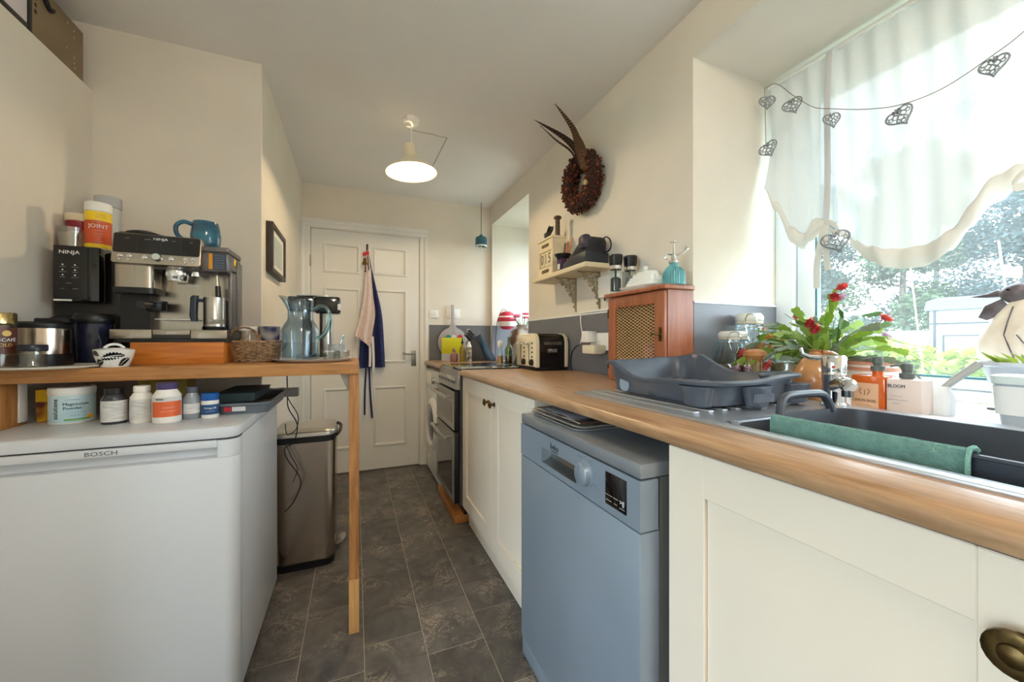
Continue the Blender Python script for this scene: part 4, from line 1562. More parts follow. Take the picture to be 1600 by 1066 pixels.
# white junction box below the shelf, on the wall
bm = nb()
box(bm, XR - 0.04, XR - 0.0002, 1.44, 1.63, 1.30, 1.405, 0.004)
t = thing('router_box', 'white wall box under the shelf, half hidden behind the mills', 'box', (XR - 0.02, 1.535, 1.30))
obj('case', bm, WPLAS, t)
bm = nb()
tube(bm, [(XR - 0.02, 1.60, 1.30), (XR - 0.02, 1.60, 1.285)], 0.005, 8)
obj('cable_gland', bm, mat('green_plug', (30, 110, 60), 0.4), t)
# socket with plug-in adapters and leads
t = thing('wall_socket', 'white wall socket with stacked plug adapters behind the meat safe', 'socket', (XR - 0.02, 1.66, 1.02))
bm = nb()
box(bm, XR - 0.018, XR - 0.0062, 1.52, 1.73, 1.035, 1.125, 0.004)
obj('face_plate', bm, WPLAS, t)
bm = nb()
box(bm, XR - 0.075, XR - 0.018, 1.67, 1.73, 1.075, 1.135, 0.006)
pl = obj('plug', bm, WPLAS, t)
bm = nb()
box(bm, XR - 0.09, XR - 0.018, 1.59, 1.70, 1.018, 1.062, 0.006)
obj('adapter', bm, mat('ivory_plastic', (226, 216, 190), 0.4), t)
bm = nb()
tube(bm, smoothpts([(XR - 0.08, 1.72, 1.08), (XR - 0.05, 1.775, 1.07), (XR - 0.03, 1.79, 1.12), (XR - 0.02, 1.82, 1.18), (XR - 0.012, 1.835, 1.24)], 6), 0.0028, 6)
obj('white_lead', bm, WPLAS, t)
bm = nb()
tube(bm, smoothpts([(XR - 0.08, 1.735, 1.06), (XR - 0.06, 1.80, 1.055), (XR - 0.05, 1.86, 1.02), (XR - 0.045, 1.885, 0.96), (XR - 0.04, 1.88, 0.914)], 6), 0.0035, 6)
obj('black_lead', bm, BLACK, t)
bm = nb()
box(bm, XR - 0.012, XR - 0.0002, 1.44, 1.86, 1.236, 1.248, 0.002)
solo('cable_trunking', bm, WPLAS, 'slim white cable trunking along the top of the grey splashback', 'trunking')

# ------------------------------------------------------------------ wreath with pheasant feathers
t = thing('wreath', 'round russet berry and cone wreath hung on the wall with pheasant feathers', 'wreath', (XR, 1.762, 1.937))
rw = random.Random(11)
bm = nb()
cx, cy, cz = XR - 0.055, 1.762, 1.937
R1, r1 = 0.120, 0.044
tube(bm, [(cx, cy + R1 * math.cos(a), cz + R1 * math.sin(a)) for a in [2 * PI * i / 36 for i in range(36)]], r1 * 0.92, 12, True)
obj('wreath_ring', bm, mat('dark_moss', (62, 34, 26), 0.9, var=0.4, vscale=60, bump=0.8, bscale=90), t)
BERRY = [mat('russet_berry', (120, 50, 30), 0.6, var=0.3, vscale=90), mat('brown_cone', (92, 58, 36), 0.8, var=0.4, vscale=90), mat('orange_bract', (160, 82, 36), 0.7, var=0.3, vscale=90), mat('maroon_leaf', (84, 30, 28), 0.8, var=0.3, vscale=90)]
for kind in range(4):
    bm = nb()
    for i in range(190):
        a = rw.random() * 2 * PI
        b = rw.uniform(-0.5, 1.5) * PI
        n = Vector((-math.sin(b), math.cos(b) * math.cos(a), math.cos(b) * math.sin(a)))
        p = Vector((cx, cy + R1 * math.cos(a), cz + R1 * math.sin(a))) + n * r1 * rw.uniform(0.88, 1.12)
        if p.x > XR - 0.006:
            continue
        s = rw.uniform(0.004, 0.0085)
        m4 = Matrix.Translation(p) @ Matrix.Rotation(rw.random() * 6, 4, 'X') @ Matrix.Rotation(rw.random() * 6, 4, 'Z') @ Matrix.Diagonal((s, s * rw.uniform(0.7, 1.6), s * rw.uniform(0.6, 1.0), 1))
        bmesh.ops.create_icosphere(bm, subdivisions=1, radius=1.0, matrix=m4)
    o = obj('berry_cluster', bm, BERRY[kind], t)
    o['kind'] = 'stuff'
bm = nb()
p = Vector((cx - 0.042, 1.652, 1.888))
bmesh.ops.create_icosphere(bm, subdivisions=2, radius=0.012, matrix=Matrix.Translation(p))
for k in range(8):
    a = k * PI / 4
    bmesh.ops.create_icosphere(bm, subdivisions=1, radius=0.005, matrix=Matrix.Translation(p + Vector((-0.005, 0.01 * math.cos(a), 0.01 * math.sin(a)))))
obj('seed_head', bm, mat('pale_seed', (196, 176, 132), 0.7), t)


def feather(pts, wmax, m, name='feather'):
    P = smoothpts(pts, 6)
    n = len(P)
    bm = nb()
    L, Rr, Q = [], [], []
    for i, q in enumerate(P):
        f = i / (n - 1)
        w_ = wmax * (math.sin(PI * min(1, 0.12 + f * 0.9)) ** 0.8) * (1 - 0.55 * f) + 0.001
        tdir = (P[min(n - 1, i + 1)] - P[max(0, i - 1)]).normalized()
        side = tdir.cross(Vector((1, 0.25, 0))).normalized()
        L.append(q + side * w_ + Vector((0.003, 0, 0)))
        Rr.append(q - side * w_ + Vector((0.003, 0, 0)))
        Q.append(q)
    va = [[bm.verts.new(x) for x in arr] for arr in (L, Q, Rr)]
    for k in range(2):
        for i in range(n - 1):
            bm.faces.new((va[k][i], va[k][i + 1], va[k + 1][i + 1], va[k + 1][i]))
    bmesh.ops.solidify(bm, geom=bm.faces[:], thickness=0.0012)
    tube(bm, P, [0.002 * (1 - 0.7 * i / n) for i in range(n)], 5)
    obj(name, bm, m, t)


def barred(key, c1, c2, sc):
    m = mat(key, c1, 0.7)
    nt = m.node_tree
    b = nt.nodes['Principled BSDF']
    tc = nt.nodes.new('ShaderNodeTexCoord')
    wv = nt.nodes.new('ShaderNodeTexWave')
    wv.bands_direction = 'Z'
    wv.inputs['Scale'].default_value = sc
    wv.inputs['Distortion'].default_value = 3
    r = nt.nodes.new('ShaderNodeValToRGB')
    r.color_ramp.elements[0].color = lin(c1)
    r.color_ramp.elements[1].color = lin(c2)
    r.color_ramp.elements[0].position = 0.35
    r.color_ramp.elements[1].position = 0.7
    nt.links.new(tc.outputs['Object'], wv.inputs['Vector'])
    nt.links.new(wv.outputs['Fac'], r.inputs['Fac'])
    nt.links.new(r.outputs['Color'], b.inputs['Base Color'])
    return m


FE = barred('barred_feather', (70, 46, 34), (150, 116, 84), 30)
FD = barred('dark_feather', (50, 34, 28), (92, 66, 48), 22)
fx = cx - 0.045
feather([(fx, 1.675, 1.97), (fx - 0.01, 1.70, 2.08), (1.045, 1.72, 2.19), (0.945, 1.728, 2.30)], 0.030, FE)
feather([(fx, 1.69, 1.99), (fx - 0.01, 1.73, 2.09), (1.02, 1.79, 2.18), (0.90, 1.875, 2.285)], 0.022, FD)
feather([(fx, 1.72, 2.01), (1.06, 1.77, 2.10), (1.0, 1.82, 2.17), (0.925, 1.855, 2.25)], 0.006, FD)
feather([(fx + 0.005, 1.66, 1.96), (fx, 1.675, 2.05), (fx - 0.015, 1.69, 2.12), (fx - 0.03, 1.70, 2.17)], 0.026, FE)

# ------------------------------------------------------------------ things on the far worktop and hob
YW = YB - 0.007
t = thing('round_board', 'round grey chopping board with a slim handle against the far splashback', 'chopping board', (0.81, YW - 0.03, WT))
bm = nb()
out = [(0.135 * math.cos(a), 0.145 + 0.135 * math.sin(a)) for a in [PI * 0.5 + 0.28 + (2 * PI - 0.56) * i / 40 for i in range(41)]]
poly = out + [(0.022, 0.30), (0.012, 0.33), (0.012, 0.485), (-0.012, 0.485), (-0.012, 0.33), (-0.022, 0.30)]
prism(bm, poly, (0.81, YW - 0.034, WT + 0.012), (1, 0, 0), (0, 0.04, 1), (0, -1, 0), 0.012, 0.002)
obj('board', bm, mat('pale_grey_board', (170, 164, 164), 0.5), t)
t = thing('letter_rack', 'clear yellow-backed card stand with coloured discs before the round board', 'stand', (0.80, 3.335, WT))
bm = nb()
box(bm, 0.70, 0.90, 3.33, 3.334, WT, WT + 0.06)
obj('clear_foot', bm, mat('frosted_clear', (186, 184, 182), 0.3), t, smooth=0)
bm = nb()
box(bm, 0.70, 0.895, 3.329, 3.335, WT + 0.06, WT + 0.20, 0.002)
obj('yellow_panel', bm, mat('acid_yellow', (206, 198, 30), 0.4), t)
for i, (xx, c) in enumerate(((0.762, (40, 150, 130)), (0.812, (222, 214, 216)), (0.868, (208, 50, 80)))):
    bm = nb()
    cyl(bm, (xx, 3.345, WT + 0.205), (xx, 3.337, WT + 0.205), 0.022, seg=24)
    lathe(bm, [(0.010, 0), (0.018, 0), (0.018, 0.002), (0.010, 0.002)], 20, (xx, 3.337, WT + 0.205), rot=Matrix.Rotation(PI / 2, 3, 'X'))
    obj('disc', bm, mat('disc%d' % i, c, 0.4), t)
# knife block
KX, KY = 0.985, 3.17
t = thing('knife_block', 'black slanted knife block with steel-ended knives beside the hob', 'knife block', (KX, KY, WT))
bm = nb()
ax = Vector((-0.62, 0, 0.785))
pp = Vector((0.785, 0, 0.62))
poly = [(-0.10, 0.0), (0.10, 0.0), (0.10, 0.02), (-0.045, 0.225), (-0.10, 0.185)]
prism(bm, [(-0.095, 0), (0.075, 0), (0.075, 0.05), (-0.02, 0.215), (-0.095, 0.16)], (KX, KY - 0.05, WT), (1, 0, 0), (0, 0, 1), (0, 1, 0), 0.10, 0.003)
obj('block', bm, mat('charcoal_block', (62, 58, 60), 0.45), t)
bm = nb()
prism(bm, [(0.02, 0.0), (0.115, 0.0), (0.115, 0.012), (-0.028, 0.235), (-0.062, 0.212)], (KX + 0.03, KY - 0.06, WT), (1, 0, 0), (0, 0, 1), (0, 1, 0), 0.11, 0.006)
obj('gloss_sleeve', bm, mat('blue_black_gloss', (46, 70, 92), 0.12, 0.4, coat=0.5), t)
t_kb = t
for i in range(6):
    row, colm = divmod(i, 2)
    p = Vector((KX - 0.055 + 0.014 * row, KY - 0.035 + 0.05 * colm + 0.008 * row, WT + 0.165 + 0.02 * row))
    t = thing('knife', ['front lower', 'rear lower', 'front middle', 'rear middle', 'front upper', 'rear upper'][i] + ' knife in the slanted block', 'knife', p, group='knives in the block')
    d = Vector((-0.55, 0, 0.55)).normalized()
    bm = nb()
    cyl(bm, Vector((0, 0, 0)), d * 0.018, 0.006, seg=8)
    obj('bolster', bm, CHROME, t, w=False)
    bm = nb()
    tube(bm, [d * 0.018, d * 0.05, d * 0.085], [0.0085, 0.0075, 0.009], 8)
    obj('handle', bm, BLACK, t, w=False)
    bm = nb()
    cyl(bm, d * 0.085, d * 0.09, 0.0088, seg=8)
    obj('end_cap', bm, CHROME, t, w=False)
# bottles by the hob
t = thing('sauce_bottle', 'small squat reddish sauce jar with a stopper by the yellow stand', 'bottle', (0.755, 3.10, WT))
bm = nb()
lathe(bm, [(0, 0), (0.03, 0), (0.032, 0.006), (0.032, 0.055), (0.026, 0.068), (0.012, 0.075), (0.012, 0.09), (0, 0.09)], 20)
obj('jar', bm, mat('rose_glass', (140, 92, 92), 0.15, coat=0.4), t, w=False)
bm = nb()
lathe(bm, [(0.012, 0.088), (0.016, 0.092), (0.016, 0.10), (0.008, 0.112), (0, 0.113)], 16)
obj('stopper', bm, mat('cork', (150, 122, 100), 0.7), t, w=False)
t = thing('oil_bottle', 'slim golden olive oil bottle with a dark pourer', 'bottle', (0.82, 3.08, WT))
bm = nb()
lathe(bm, [(0, 0), (0.023, 0), (0.024, 0.004), (0.024, 0.10), (0.018, 0.125), (0.009, 0.135), (0.009, 0.155), (0, 0.155)], 18)
obj('bottle', bm, mat('olive_glass', (142, 122, 44), 0.15, coat=0.4), t, w=False)
bm = nb()
lathe(bm, [(0.011, 0.15), (0.011, 0.165), (0.006, 0.17), (0.004, 0.195), (0, 0.196)], 12)
obj('pourer', bm, BLACK, t, w=False)
t = thing('spice_jar', 'tall jar with patterned cream and black sleeve against the knife block', 'jar', (0.865, 3.04, WT))
bm = nb()
lathe(bm, [(0, 0), (0.022, 0), (0.022, 0.12), (0, 0.12)], 18)
obj('sleeve', bm, mat('mottled_sleeve', (210, 200, 180), 0.5, rgb2=(30, 28, 28), vscale=38, detail=1), t, w=False)
bm = nb()
lathe(bm, [(0.020, 0.12), (0.022, 0.125), (0.012, 0.15), (0.010, 0.165), (0, 0.166)], 16)
obj('cap', bm, WPLAS, t, w=False)
# glass oil and vinegar set on the hob end
t = thing('oil_cruet', 'clear glass cruet with white cap and amber oil near the toaster', 'bottle', (0.925, 2.47, 0.9208))
bm = nb()
lathe(bm, [(0.026, 0.0), (0.027, 0.004), (0.022, 0.09), (0.014, 0.13), (0.013, 0.135), (0.011, 0.13), (0.019, 0.09), (0.023, 0.006), (0, 0.004)], 20)
obj('glass_body', bm, GLASS, t, w=False)
bm = nb()
lathe(bm, [(0, 0.005), (0.021, 0.006), (0.0195, 0.06), (0, 0.062)], 18)
obj('oil', bm, mat('amber_oil', (206, 140, 52), 0.2), t, w=False)
bm = nb()
lathe(bm, [(0.015, 0.12), (0.018, 0.13), (0.018, 0.155), (0.012, 0.165), (0, 0.168)], 18)
obj('cap', bm, WPLAS, t, w=False)
t = thing('oil_cruet', 'green-tinged glass bottle with red chillies beside the white-capped cruet', 'bottle', (1.0, 2.50, 0.9208))
bm = nb()
lathe(bm, [(0.027, 0.0), (0.028, 0.004), (0.028, 0.10), (0.018, 0.125), (0.010, 0.135), (0.010, 0.19), (0.008, 0.19), (0.008, 0.135), (0.024, 0.10), (0.024, 0.006), (0, 0.004)], 20)
obj('glass_body', bm, clear('green_clear', (206, 214, 180), 0.9), t, w=False)
bm = nb()
lathe(bm, [(0, 0.005), (0.022, 0.006), (0.022, 0.055), (0, 0.057)], 18)
obj('oil', bm, mat('chilli_oil', (190, 110, 60), 0.2, rgb2=(200, 60, 40), vscale=60), t, w=False)
# flat screen-like tile leaning, white box behind cruets
bm = nb()
prism(bm, [(0, 0), (0.10, 0.0), (0.075, 0.14), (0.055, 0.14)], (1.06, 2.56, 0.9208), (1, 0, 0), (0, 0, 1), (0, 1, 0), 0.09, 0.003)
solo('scraper_block', bm, mat('grey_holder', (146, 144, 148), 0.4), 'grey wedge-shaped holder at the back of the hob by the cruets', 'holder')
# far window sill: dark vase with flowers and a red bauble
t = thing('mosaic_vase', 'round dark mosaic vase on the far window sill', 'vase', (1.33, 2.98, W2[2]))
bm = nb()
lathe(bm, [(0, 0), (0.05, 0), (0.08, 0.05), (0.125, 0.15), (0.13, 0.20), (0.11, 0.26), (0.06, 0.30), (0.065, 0.315), (0.055, 0.315), (0.05, 0.30), (0.10, 0.25), (0, 0.22)], 24)
obj('vase_body', bm, mat('brown_mosaic', (98, 66, 48), 0.25, rgb2=(216, 212, 210), vscale=14, detail=0, coat=0.4), t, w=False)
bm = nb()
for k in range(10):
    a = k * 0.63
    p = Vector((0.04 * math.cos(a), 0.04 * math.sin(a), 0.31))
    q = p + Vector((0.05 * math.cos(a), 0.05 * math.sin(a), 0.05 + 0.02 * (k % 3)))
    tube(bm, [p, q], 0.003, 5)
obj('stems', bm, mat('stem_green', (70, 110, 60), 0.7), t, w=False)
for k in range(7):
    a = k * 0.9
    bm = nb()
    q = Vector((0.09 * math.cos(a), 0.09 * math.sin(a), 0.36 + 0.02 * (k % 3)))
    for j in range(5):
        b = j * 2 * PI / 5
        bmesh.ops.create_icosphere(bm, subdivisions=1, radius=0.018, matrix=Matrix.Translation(q + Vector((0.016 * math.cos(b), 0.016 * math.sin(b), 0.004))) @ Matrix.Diagonal((1, 1, 0.6, 1)))
    obj('flower', bm, mat('pink_petal', (226, 110, 140), 0.6), t, w=False)
t = thing('red_lantern', 'red and white striped paper lantern on a wire on the far sill', 'lantern', (1.27, 3.22, W2[2]))
bm = nb()
lathe(bm, [(0, 0.28), (0.04, 0.285), (0.075, 0.32), (0.085, 0.36), (0.08, 0.39)], 24)
lathe(bm, [(0.075, 0.40), (0.06, 0.43), (0.03, 0.445), (0, 0.447)], 24)
obj('red_shade', bm, mat('red_paper', (196, 40, 66), 0.5), t, w=False)
bm = nb()
lathe(bm, [(0.08, 0.388), (0.081, 0.39), (0.076, 0.402), (0.073, 0.402)], 24)
lathe(bm, [(0.0745, 0.31), (0.0855, 0.35), (0.084, 0.352)], 24)
obj('white_band', bm, WPLAS, t, w=False)
bm = nb()
tube(bm, smoothpts([(-0.10, 0.02, 0.0), (-0.10, 0.02, 0.2), (-0.085, 0.015, 0.36), (-0.04, 0.01, 0.46), (0, 0, 0.45)], 5), 0.003, 6)
cyl(bm, (-0.10, 0.02, 0.0), (-0.10, 0.02, 0.008), 0.04, seg=20)
obj('wire_stand', bm, BLACK, t, w=False)
# wall plates on the far wall
for i, (xa, xb, za, zb_, lab) in enumerate(((0.609, 0.688, 1.288, 1.356, 'white light switch on the far wall next to the door frame'), (0.757, 0.885, 1.288, 1.372, 'white double socket on the far wall behind the board handle'))):
    t = thing('wall_plate', lab, 'switch' if i == 0 else 'socket', ((xa + xb) / 2, YB, za))
    bm = nb()
    box(bm, xa, xb, YB - 0.009, YB - 0.0002, za, zb_, 0.002)
    p = obj('plate', bm, WPLAS, t)
    for k in range(2):
        bm = nb()
        xx = xa + (xb - xa) * (0.35 + 0.3 * k)
        box(bm, xx - 0.008, xx + 0.008, YB - 0.012, YB - 0.008, (za + zb_) / 2 - 0.012, (za + zb_) / 2 + 0.012, 0.001)
        obj('rocker', bm, WPLAS, p)
# ------------------------------------------------------------------ left side: bar table
T = 1.003
t = thing('bar_table', 'rough pine breakfast bar table with a single square front post', 'table', (-0.45, 1.76, 0))
bm = nb()
box(bm, -0.958, 0.013, 1.515, 2.026, 0.962, T, 0.003)
obj('table_top', bm, PINE, t)
bm = nb()
box(bm, -0.021, 0.013, 1.53, 1.575, 0.15, 0.9618, 0.003)
lg = obj('leg', bm, PINEZ, t)
bm = nb()
prism(bm, [(-0.0215, 1.529), (0.0135, 1.529), (0.0135, 1.576), (-0.0215, 1.576)], (0, 0, 0), (1, 0, 0), (0, 1, 0), (0, 0, 1), 0.20, 0.002)
obj('foot_block', bm, wood('pale_pine', (216, 170, 112), (188, 134, 74), 2, 6, 0.5), lg)
bm = nb()
box(bm, -0.958, -0.925, 1.53, 1.625, 0, 0.9618, 0.002)
obj('side_post', bm, PINEZ, t)
bm = nb()
box(bm, -0.924, -0.920, 1.60, 1.632, 0.84, 0.9615, 0.001)
box(bm, -0.924, -0.87, 1.60, 1.632, 0.9575, 0.9615, 0.001)
obj('bracket', bm, WPLAS, t)
bm = nb()
prism(bm, [(-0.03, 0), (0.0, 0), (0.0, -0.06), (-0.006, -0.062)], (-0.0215, 1.545, 0.9615), (1, 0, 0), (0, 0, 1), (0, 1, 0), 0.02)
obj('brace', bm, mat('grey_brace', (150, 142, 130), 0.5), t)

# ------------------------------------------------------------------ fridge
FRM = mat('white_fridge', (208, 211, 217), 0.32)
t = thing('fridge', 'white undercounter fridge jutting out from below the bar table', 'fridge', (-0.615, 1.65, 0))
X0, X1 = -0.915, -0.317
bm = nb()
box(bm, X0 + 0.002, X1 - 0.002, 1.39, 1.955, 0.03, 0.80, 0.004)
obj('body', bm, FRM, t)


def rtop(x0, x1, y0, y1, r):
    """outline with the two front corners rounded"""
    p = [(x1, y1), (x0, y1)]
    for i in range(7):
        a = PI + PI / 2 * i / 6
        p.append((x0 + r + r * math.cos(a), y0 + r + r * math.sin(a)))
    for i in range(7):
        a = 1.5 * PI + PI / 2 * i / 6
        p.append((x1 - r + r * math.cos(a), y0 + r + r * math.sin(a)))
    return p


bm = nb()
prism(bm, rtop(X0, X1, 1.337, 1.96, 0.035), (0, 0, 0.802), (1, 0, 0), (0, 1, 0), (0, 0, 1), 0.032, 0.004)
obj('top', bm, FRM, t, smooth=40)
bm = nb()
prism(bm, rtop(X0, X1, 1.335, 1.386, 0.032), (0, 0, 0.06), (1, 0, 0), (0, 1, 0), (0, 0, 1), 0.688, 0.003)
d = obj('door', bm, FRM, t, smooth=40)
bm = nb()
prism(bm, [(X0, 1.386), (X0, 1.362), (-0.372, 1.362), (-0.366, 1.335), (X1 - 0.032, 1.335)] + [(X1 - 0.032 + 0.032 * math.sin(a), 1.367 - 0.032 * math.cos(a)) for a in [PI / 2 * i / 6 for i in range(1, 7)]] + [(X1, 1.386)], (0, 0, 0.7485), (1, 0, 0), (0, 1, 0), (0, 0, 1), 0.049)
obj('door_head', bm, FRM, d, smooth=40)
bm = nb()
box(bm, X0, -0.366, 1.333, 1.3615, 0.777, 0.7985, 0.004)
hs = obj('handle_strip', bm, FRM, d)
txt('lettering', 'BOSCH', 0.0165, mat('grey_print', (96, 100, 112), 0.4), hs, (-0.615, 1.3326, 0.7875), (1, 0, 0), (0, 0, 1), sxy=(1.25, 1))
bm = nb()
prism(bm, rtop(X0 + 0.003, X1 - 0.003, 1.341, 1.40, 0.03), (0, 0, 0.7975), (1, 0, 0), (0, 1, 0), (0, 0, 1), 0.0045)
obj('seal', bm, mat('dark_seal', (52, 54, 60), 0.6), t)
bm = nb()
box(bm, X0 + 0.01, X1 - 0.01, 1.40, 1.94, 0.0, 0.03)
obj('plinth', bm, BLACK, t, smooth=0)
FT = 0.834


def jar(name, label, cat, x, y, prof, m, cap=None, capm=None, labels=(), z=FT, seg=28):
    """bottle turned about z: glass/plastic body, cap and curved labels (z0, z1, half-angle, material, [(text, size, dz, mat)])"""
    t = thing(name, label, cat, (x, y, z))
    bm = nb()
    lathe(bm, prof, seg)
    body = obj('body', bm, m, t, w=False)
    if cap:
        bm = nb()
        lathe(bm, cap, seg)
        obj('lid', bm, capm, t, w=False)
    a = math.atan2(-y, -x)
    for (r, z0, z1, ha, lm, texts) in labels:
        bm = nb()
        band(bm, r, z0, z1, a - ha, a + ha)
        lb = obj('label', bm, lm, t, w=False, smooth=40)
        for (s, size, da, zz, tm) in texts:
            aa = a + da
            nrm = Vector((math.cos(aa), math.sin(aa), 0))
            ux = Vector((-math.sin(aa), math.cos(aa), 0))
            txt('lettering', s, size, tm, lb, nrm * (r + 0.0012), ux, (0, 0, 1), bend=r + 0.001, w=False)
            lb.children[-1].location.z = zz
    return t


NAVY = mat('navy_print', (30, 44, 84), 0.5)
LBLUE = mat('pale_blue_label', (176, 212, 226), 0.4, rgb2=(198, 222, 230), vscale=12)
t = jar('supplement_tub', 'wide white tub labelled Magnesium Powder on the fridge', 'tub', -0.804, 1.60,
        [(0, 0), (0.046, 0), (0.049, 0.003), (0.049, 0.09), (0.046, 0.092), (0, 0.092)], WPLAS,
        [(0.046, 0.088), (0.0505, 0.09), (0.0505, 0.107), (0.048, 0.110), (0, 0.110)], WPLAS,
        [(0.0492, 0.006, 0.086, 1.35, LBLUE, [('Magnesium', 0.0125, 0.15, 0.060, NAVY), ('Powder', 0.0125, 0.0, 0.048, NAVY), (dash(4), 0.008, 0.0, 0.074, NAVY), (dash(3, 5), 0.0045, 0.1, 0.036, NAVY), ('o  o  o', 0.006, 0.1, 0.027, NAVY)])])
# upright side lettering and green stripe
lb = [c for c in t.children if c.name.startswith('label')][0]
a = math.atan2(-1.60, 0.804)
aa = a - 0.72
nrm = Vector((math.cos(aa), math.sin(aa), 0))
ux = Vector((-math.sin(aa), math.cos(aa), 0))
txt('lettering', 'solutions', 0.0165, INK, lb, nrm * 0.0508 + Vector((0, 0, 0.047)), (0, 0, 1), -ux, w=False)
bm = nb()
band(bm, 0.0498, 0.012, 0.016, a - 0.35, a + 0.75)
obj('stripe', bm, mat('leaf_green_print', (120, 170, 60), 0.5), lb, w=False)
bm = nb()
lathe(bm, [(0, 0), (0.008, 0), (0.005, 0.0006), (0, 0.0006)], 12, (0.0497 * math.cos(a + 0.8), 0.0497 * math.sin(a + 0.8), 0.019), rot=Vector((math.cos(a + 0.8), math.sin(a + 0.8), 0)).to_track_quat('Z', 'Y').to_matrix())
obj('lemon_print', bm, mat('lemon_print', (240, 190, 40), 0.5), lb, w=False)

WLAB = mat('white_paper_label', (226, 226, 224), 0.5, rgb2=(196, 196, 198), vscale=140, stretch=(0.3, 0.3, 1.6), detail=1)
jar('pill_bottle', 'dark supplement jar with black lid and white printed label', 'bottle', -0.676, 1.53,
    [(0, 0), (0.027, 0), (0.0285, 0.003), (0.0285, 0.075), (0.022, 0.086), (0.02, 0.088), (0, 0.088)], mat('smoked_plastic', (60, 58, 64), 0.15, coat=0.3),
    [(0.020, 0.086), (0.0215, 0.088), (0.0215, 0.106), (0.019, 0.108), (0, 0.108)], BLACK, [(0.0287, 0.008, 0.07, 1.5, WLAB, [(dash(4), 0.0065, 0.25, 0.018, INK), (dash(4, 3), 0.004, 0.1, 0.058, INK), (dash(3, 1, 3), 0.0035, 0.1, 0.050, INK), (dash(4, 2), 0.0035, 0.1, 0.043, INK), (dash(2, 2), 0.0035, 0.1, 0.036, INK)])])
jar('pill_bottle', 'plain white pill bottle with white cap between the dark jar and orange label', 'bottle', -0.607, 1.52,
    [(0, 0), (0.025, 0), (0.027, 0.003), (0.027, 0.078), (0.018, 0.092), (0.0175, 0.095), (0, 0.095)], WPLAS,
    [(0.0185, 0.092), (0.0200, 0.094), (0.0200, 0.110), (0.018, 0.112), (0, 0.112)], WPLAS, [(0.0272, 0.012, 0.072, 1.5, WLAB, [(dash(4), 0.005, 0.0, 0.062, INK), (dash(2, 1, 3), 0.004, 0.0, 0.053, INK), (dash(2, 2), 0.004, 0.0, 0.046, INK)])])
ORNG = mat('orange_label', (222, 104, 58), 0.45)
jar('pill_bottle', 'larger white bottle with orange label and purple-banded cap', 'bottle', -0.536, 1.492,
    [(0, 0), (0.032, 0), (0.0345, 0.003), (0.0345, 0.082), (0.024, 0.100), (0.023, 0.104), (0, 0.104)], WPLAS,
    [(0.023, 0.1), (0.0255, 0.104), (0.0255, 0.119), (0.023, 0.121), (0, 0.121)], mat('purple_cap', (74, 62, 110), 0.35), [(0.0347, 0.02, 0.066, 1.2, ORNG, [(dash(3), 0.010, 0.1, 0.048, WINK), (dash(2, 3), 0.007, 0.1, 0.037, WINK)]), (0.0347, 0.0665, 0.08, 1.2, WLAB, [('now', 0.011, -0.5, 0.074, INK)])])
jar('pill_bottle', 'small grey translucent bottle with dark cap and white label', 'bottle', -0.487, 1.53,
    [(0, 0), (0.022, 0), (0.0235, 0.003), (0.0235, 0.066), (0.014, 0.082), (0.0135, 0.085), (0, 0.085)], mat('grey_translucent', (142, 148, 156), 0.2, coat=0.2),
    [(0.014, 0.083), (0.0155, 0.085), (0.0155, 0.100), (0.014, 0.102), (0, 0.102)], mat('slate_cap', (86, 90, 102), 0.4), [(0.0237, 0.018, 0.05, 1.0, WLAB, [(dash(2), 0.008, 0.0, 0.036, INK)])])
jar('pill_bottle', 'small white bottle with bright blue lid at the row end', 'bottle', -0.438, 1.528,
    [(0, 0), (0.022, 0), (0.0235, 0.003), (0.0235, 0.056), (0.02, 0.06), (0, 0.06)], WPLAS,
    [(0.0225, 0.056), (0.0238, 0.058), (0.0238, 0.078), (0.022, 0.08), (0, 0.08)], mat('bright_blue_cap', (24, 92, 170), 0.35), [(0.0237, 0.012, 0.044, 1.3, mat('blue_label', (34, 78, 128), 0.45), [('Omega 03', 0.0078, 0.0, 0.033, WINK), (dash(4), 0.006, 0.0, 0.023, WINK)])])
t = thing('snack_packet', 'yellow and maroon packet half hidden behind the white magnesium tub', 'packet', (-0.895, 1.645, FT))
bm = nb()
box(bm, -0.905, -0.865, 1.635, 1.665, FT, FT + 0.10, 0.004)
obj('pack', bm, mat('yellow_maroon_pack', (226, 176, 30), 0.4, rgb2=(96, 30, 28), vscale=26, stretch=(1, 1, 1), detail=1), t)
bm = nb()
box(bm, -0.9045, -0.8655, 1.634, 1.6348, FT + 0.062, FT + 0.098)
obj('yellow_top', bm, mat('yellow_pack', (232, 186, 30), 0.4), t, smooth=0)
bm = nb()
box(bm, -0.70, -0.56, 1.72, 1.80, FT, FT + 0.118, 0.003)
solo('mustard_carton', bm, mat('mustard_card', (164, 142, 60), 0.6, var=0.1), 'mustard-coloured carton standing behind the pill bottles on the fridge', 'carton')

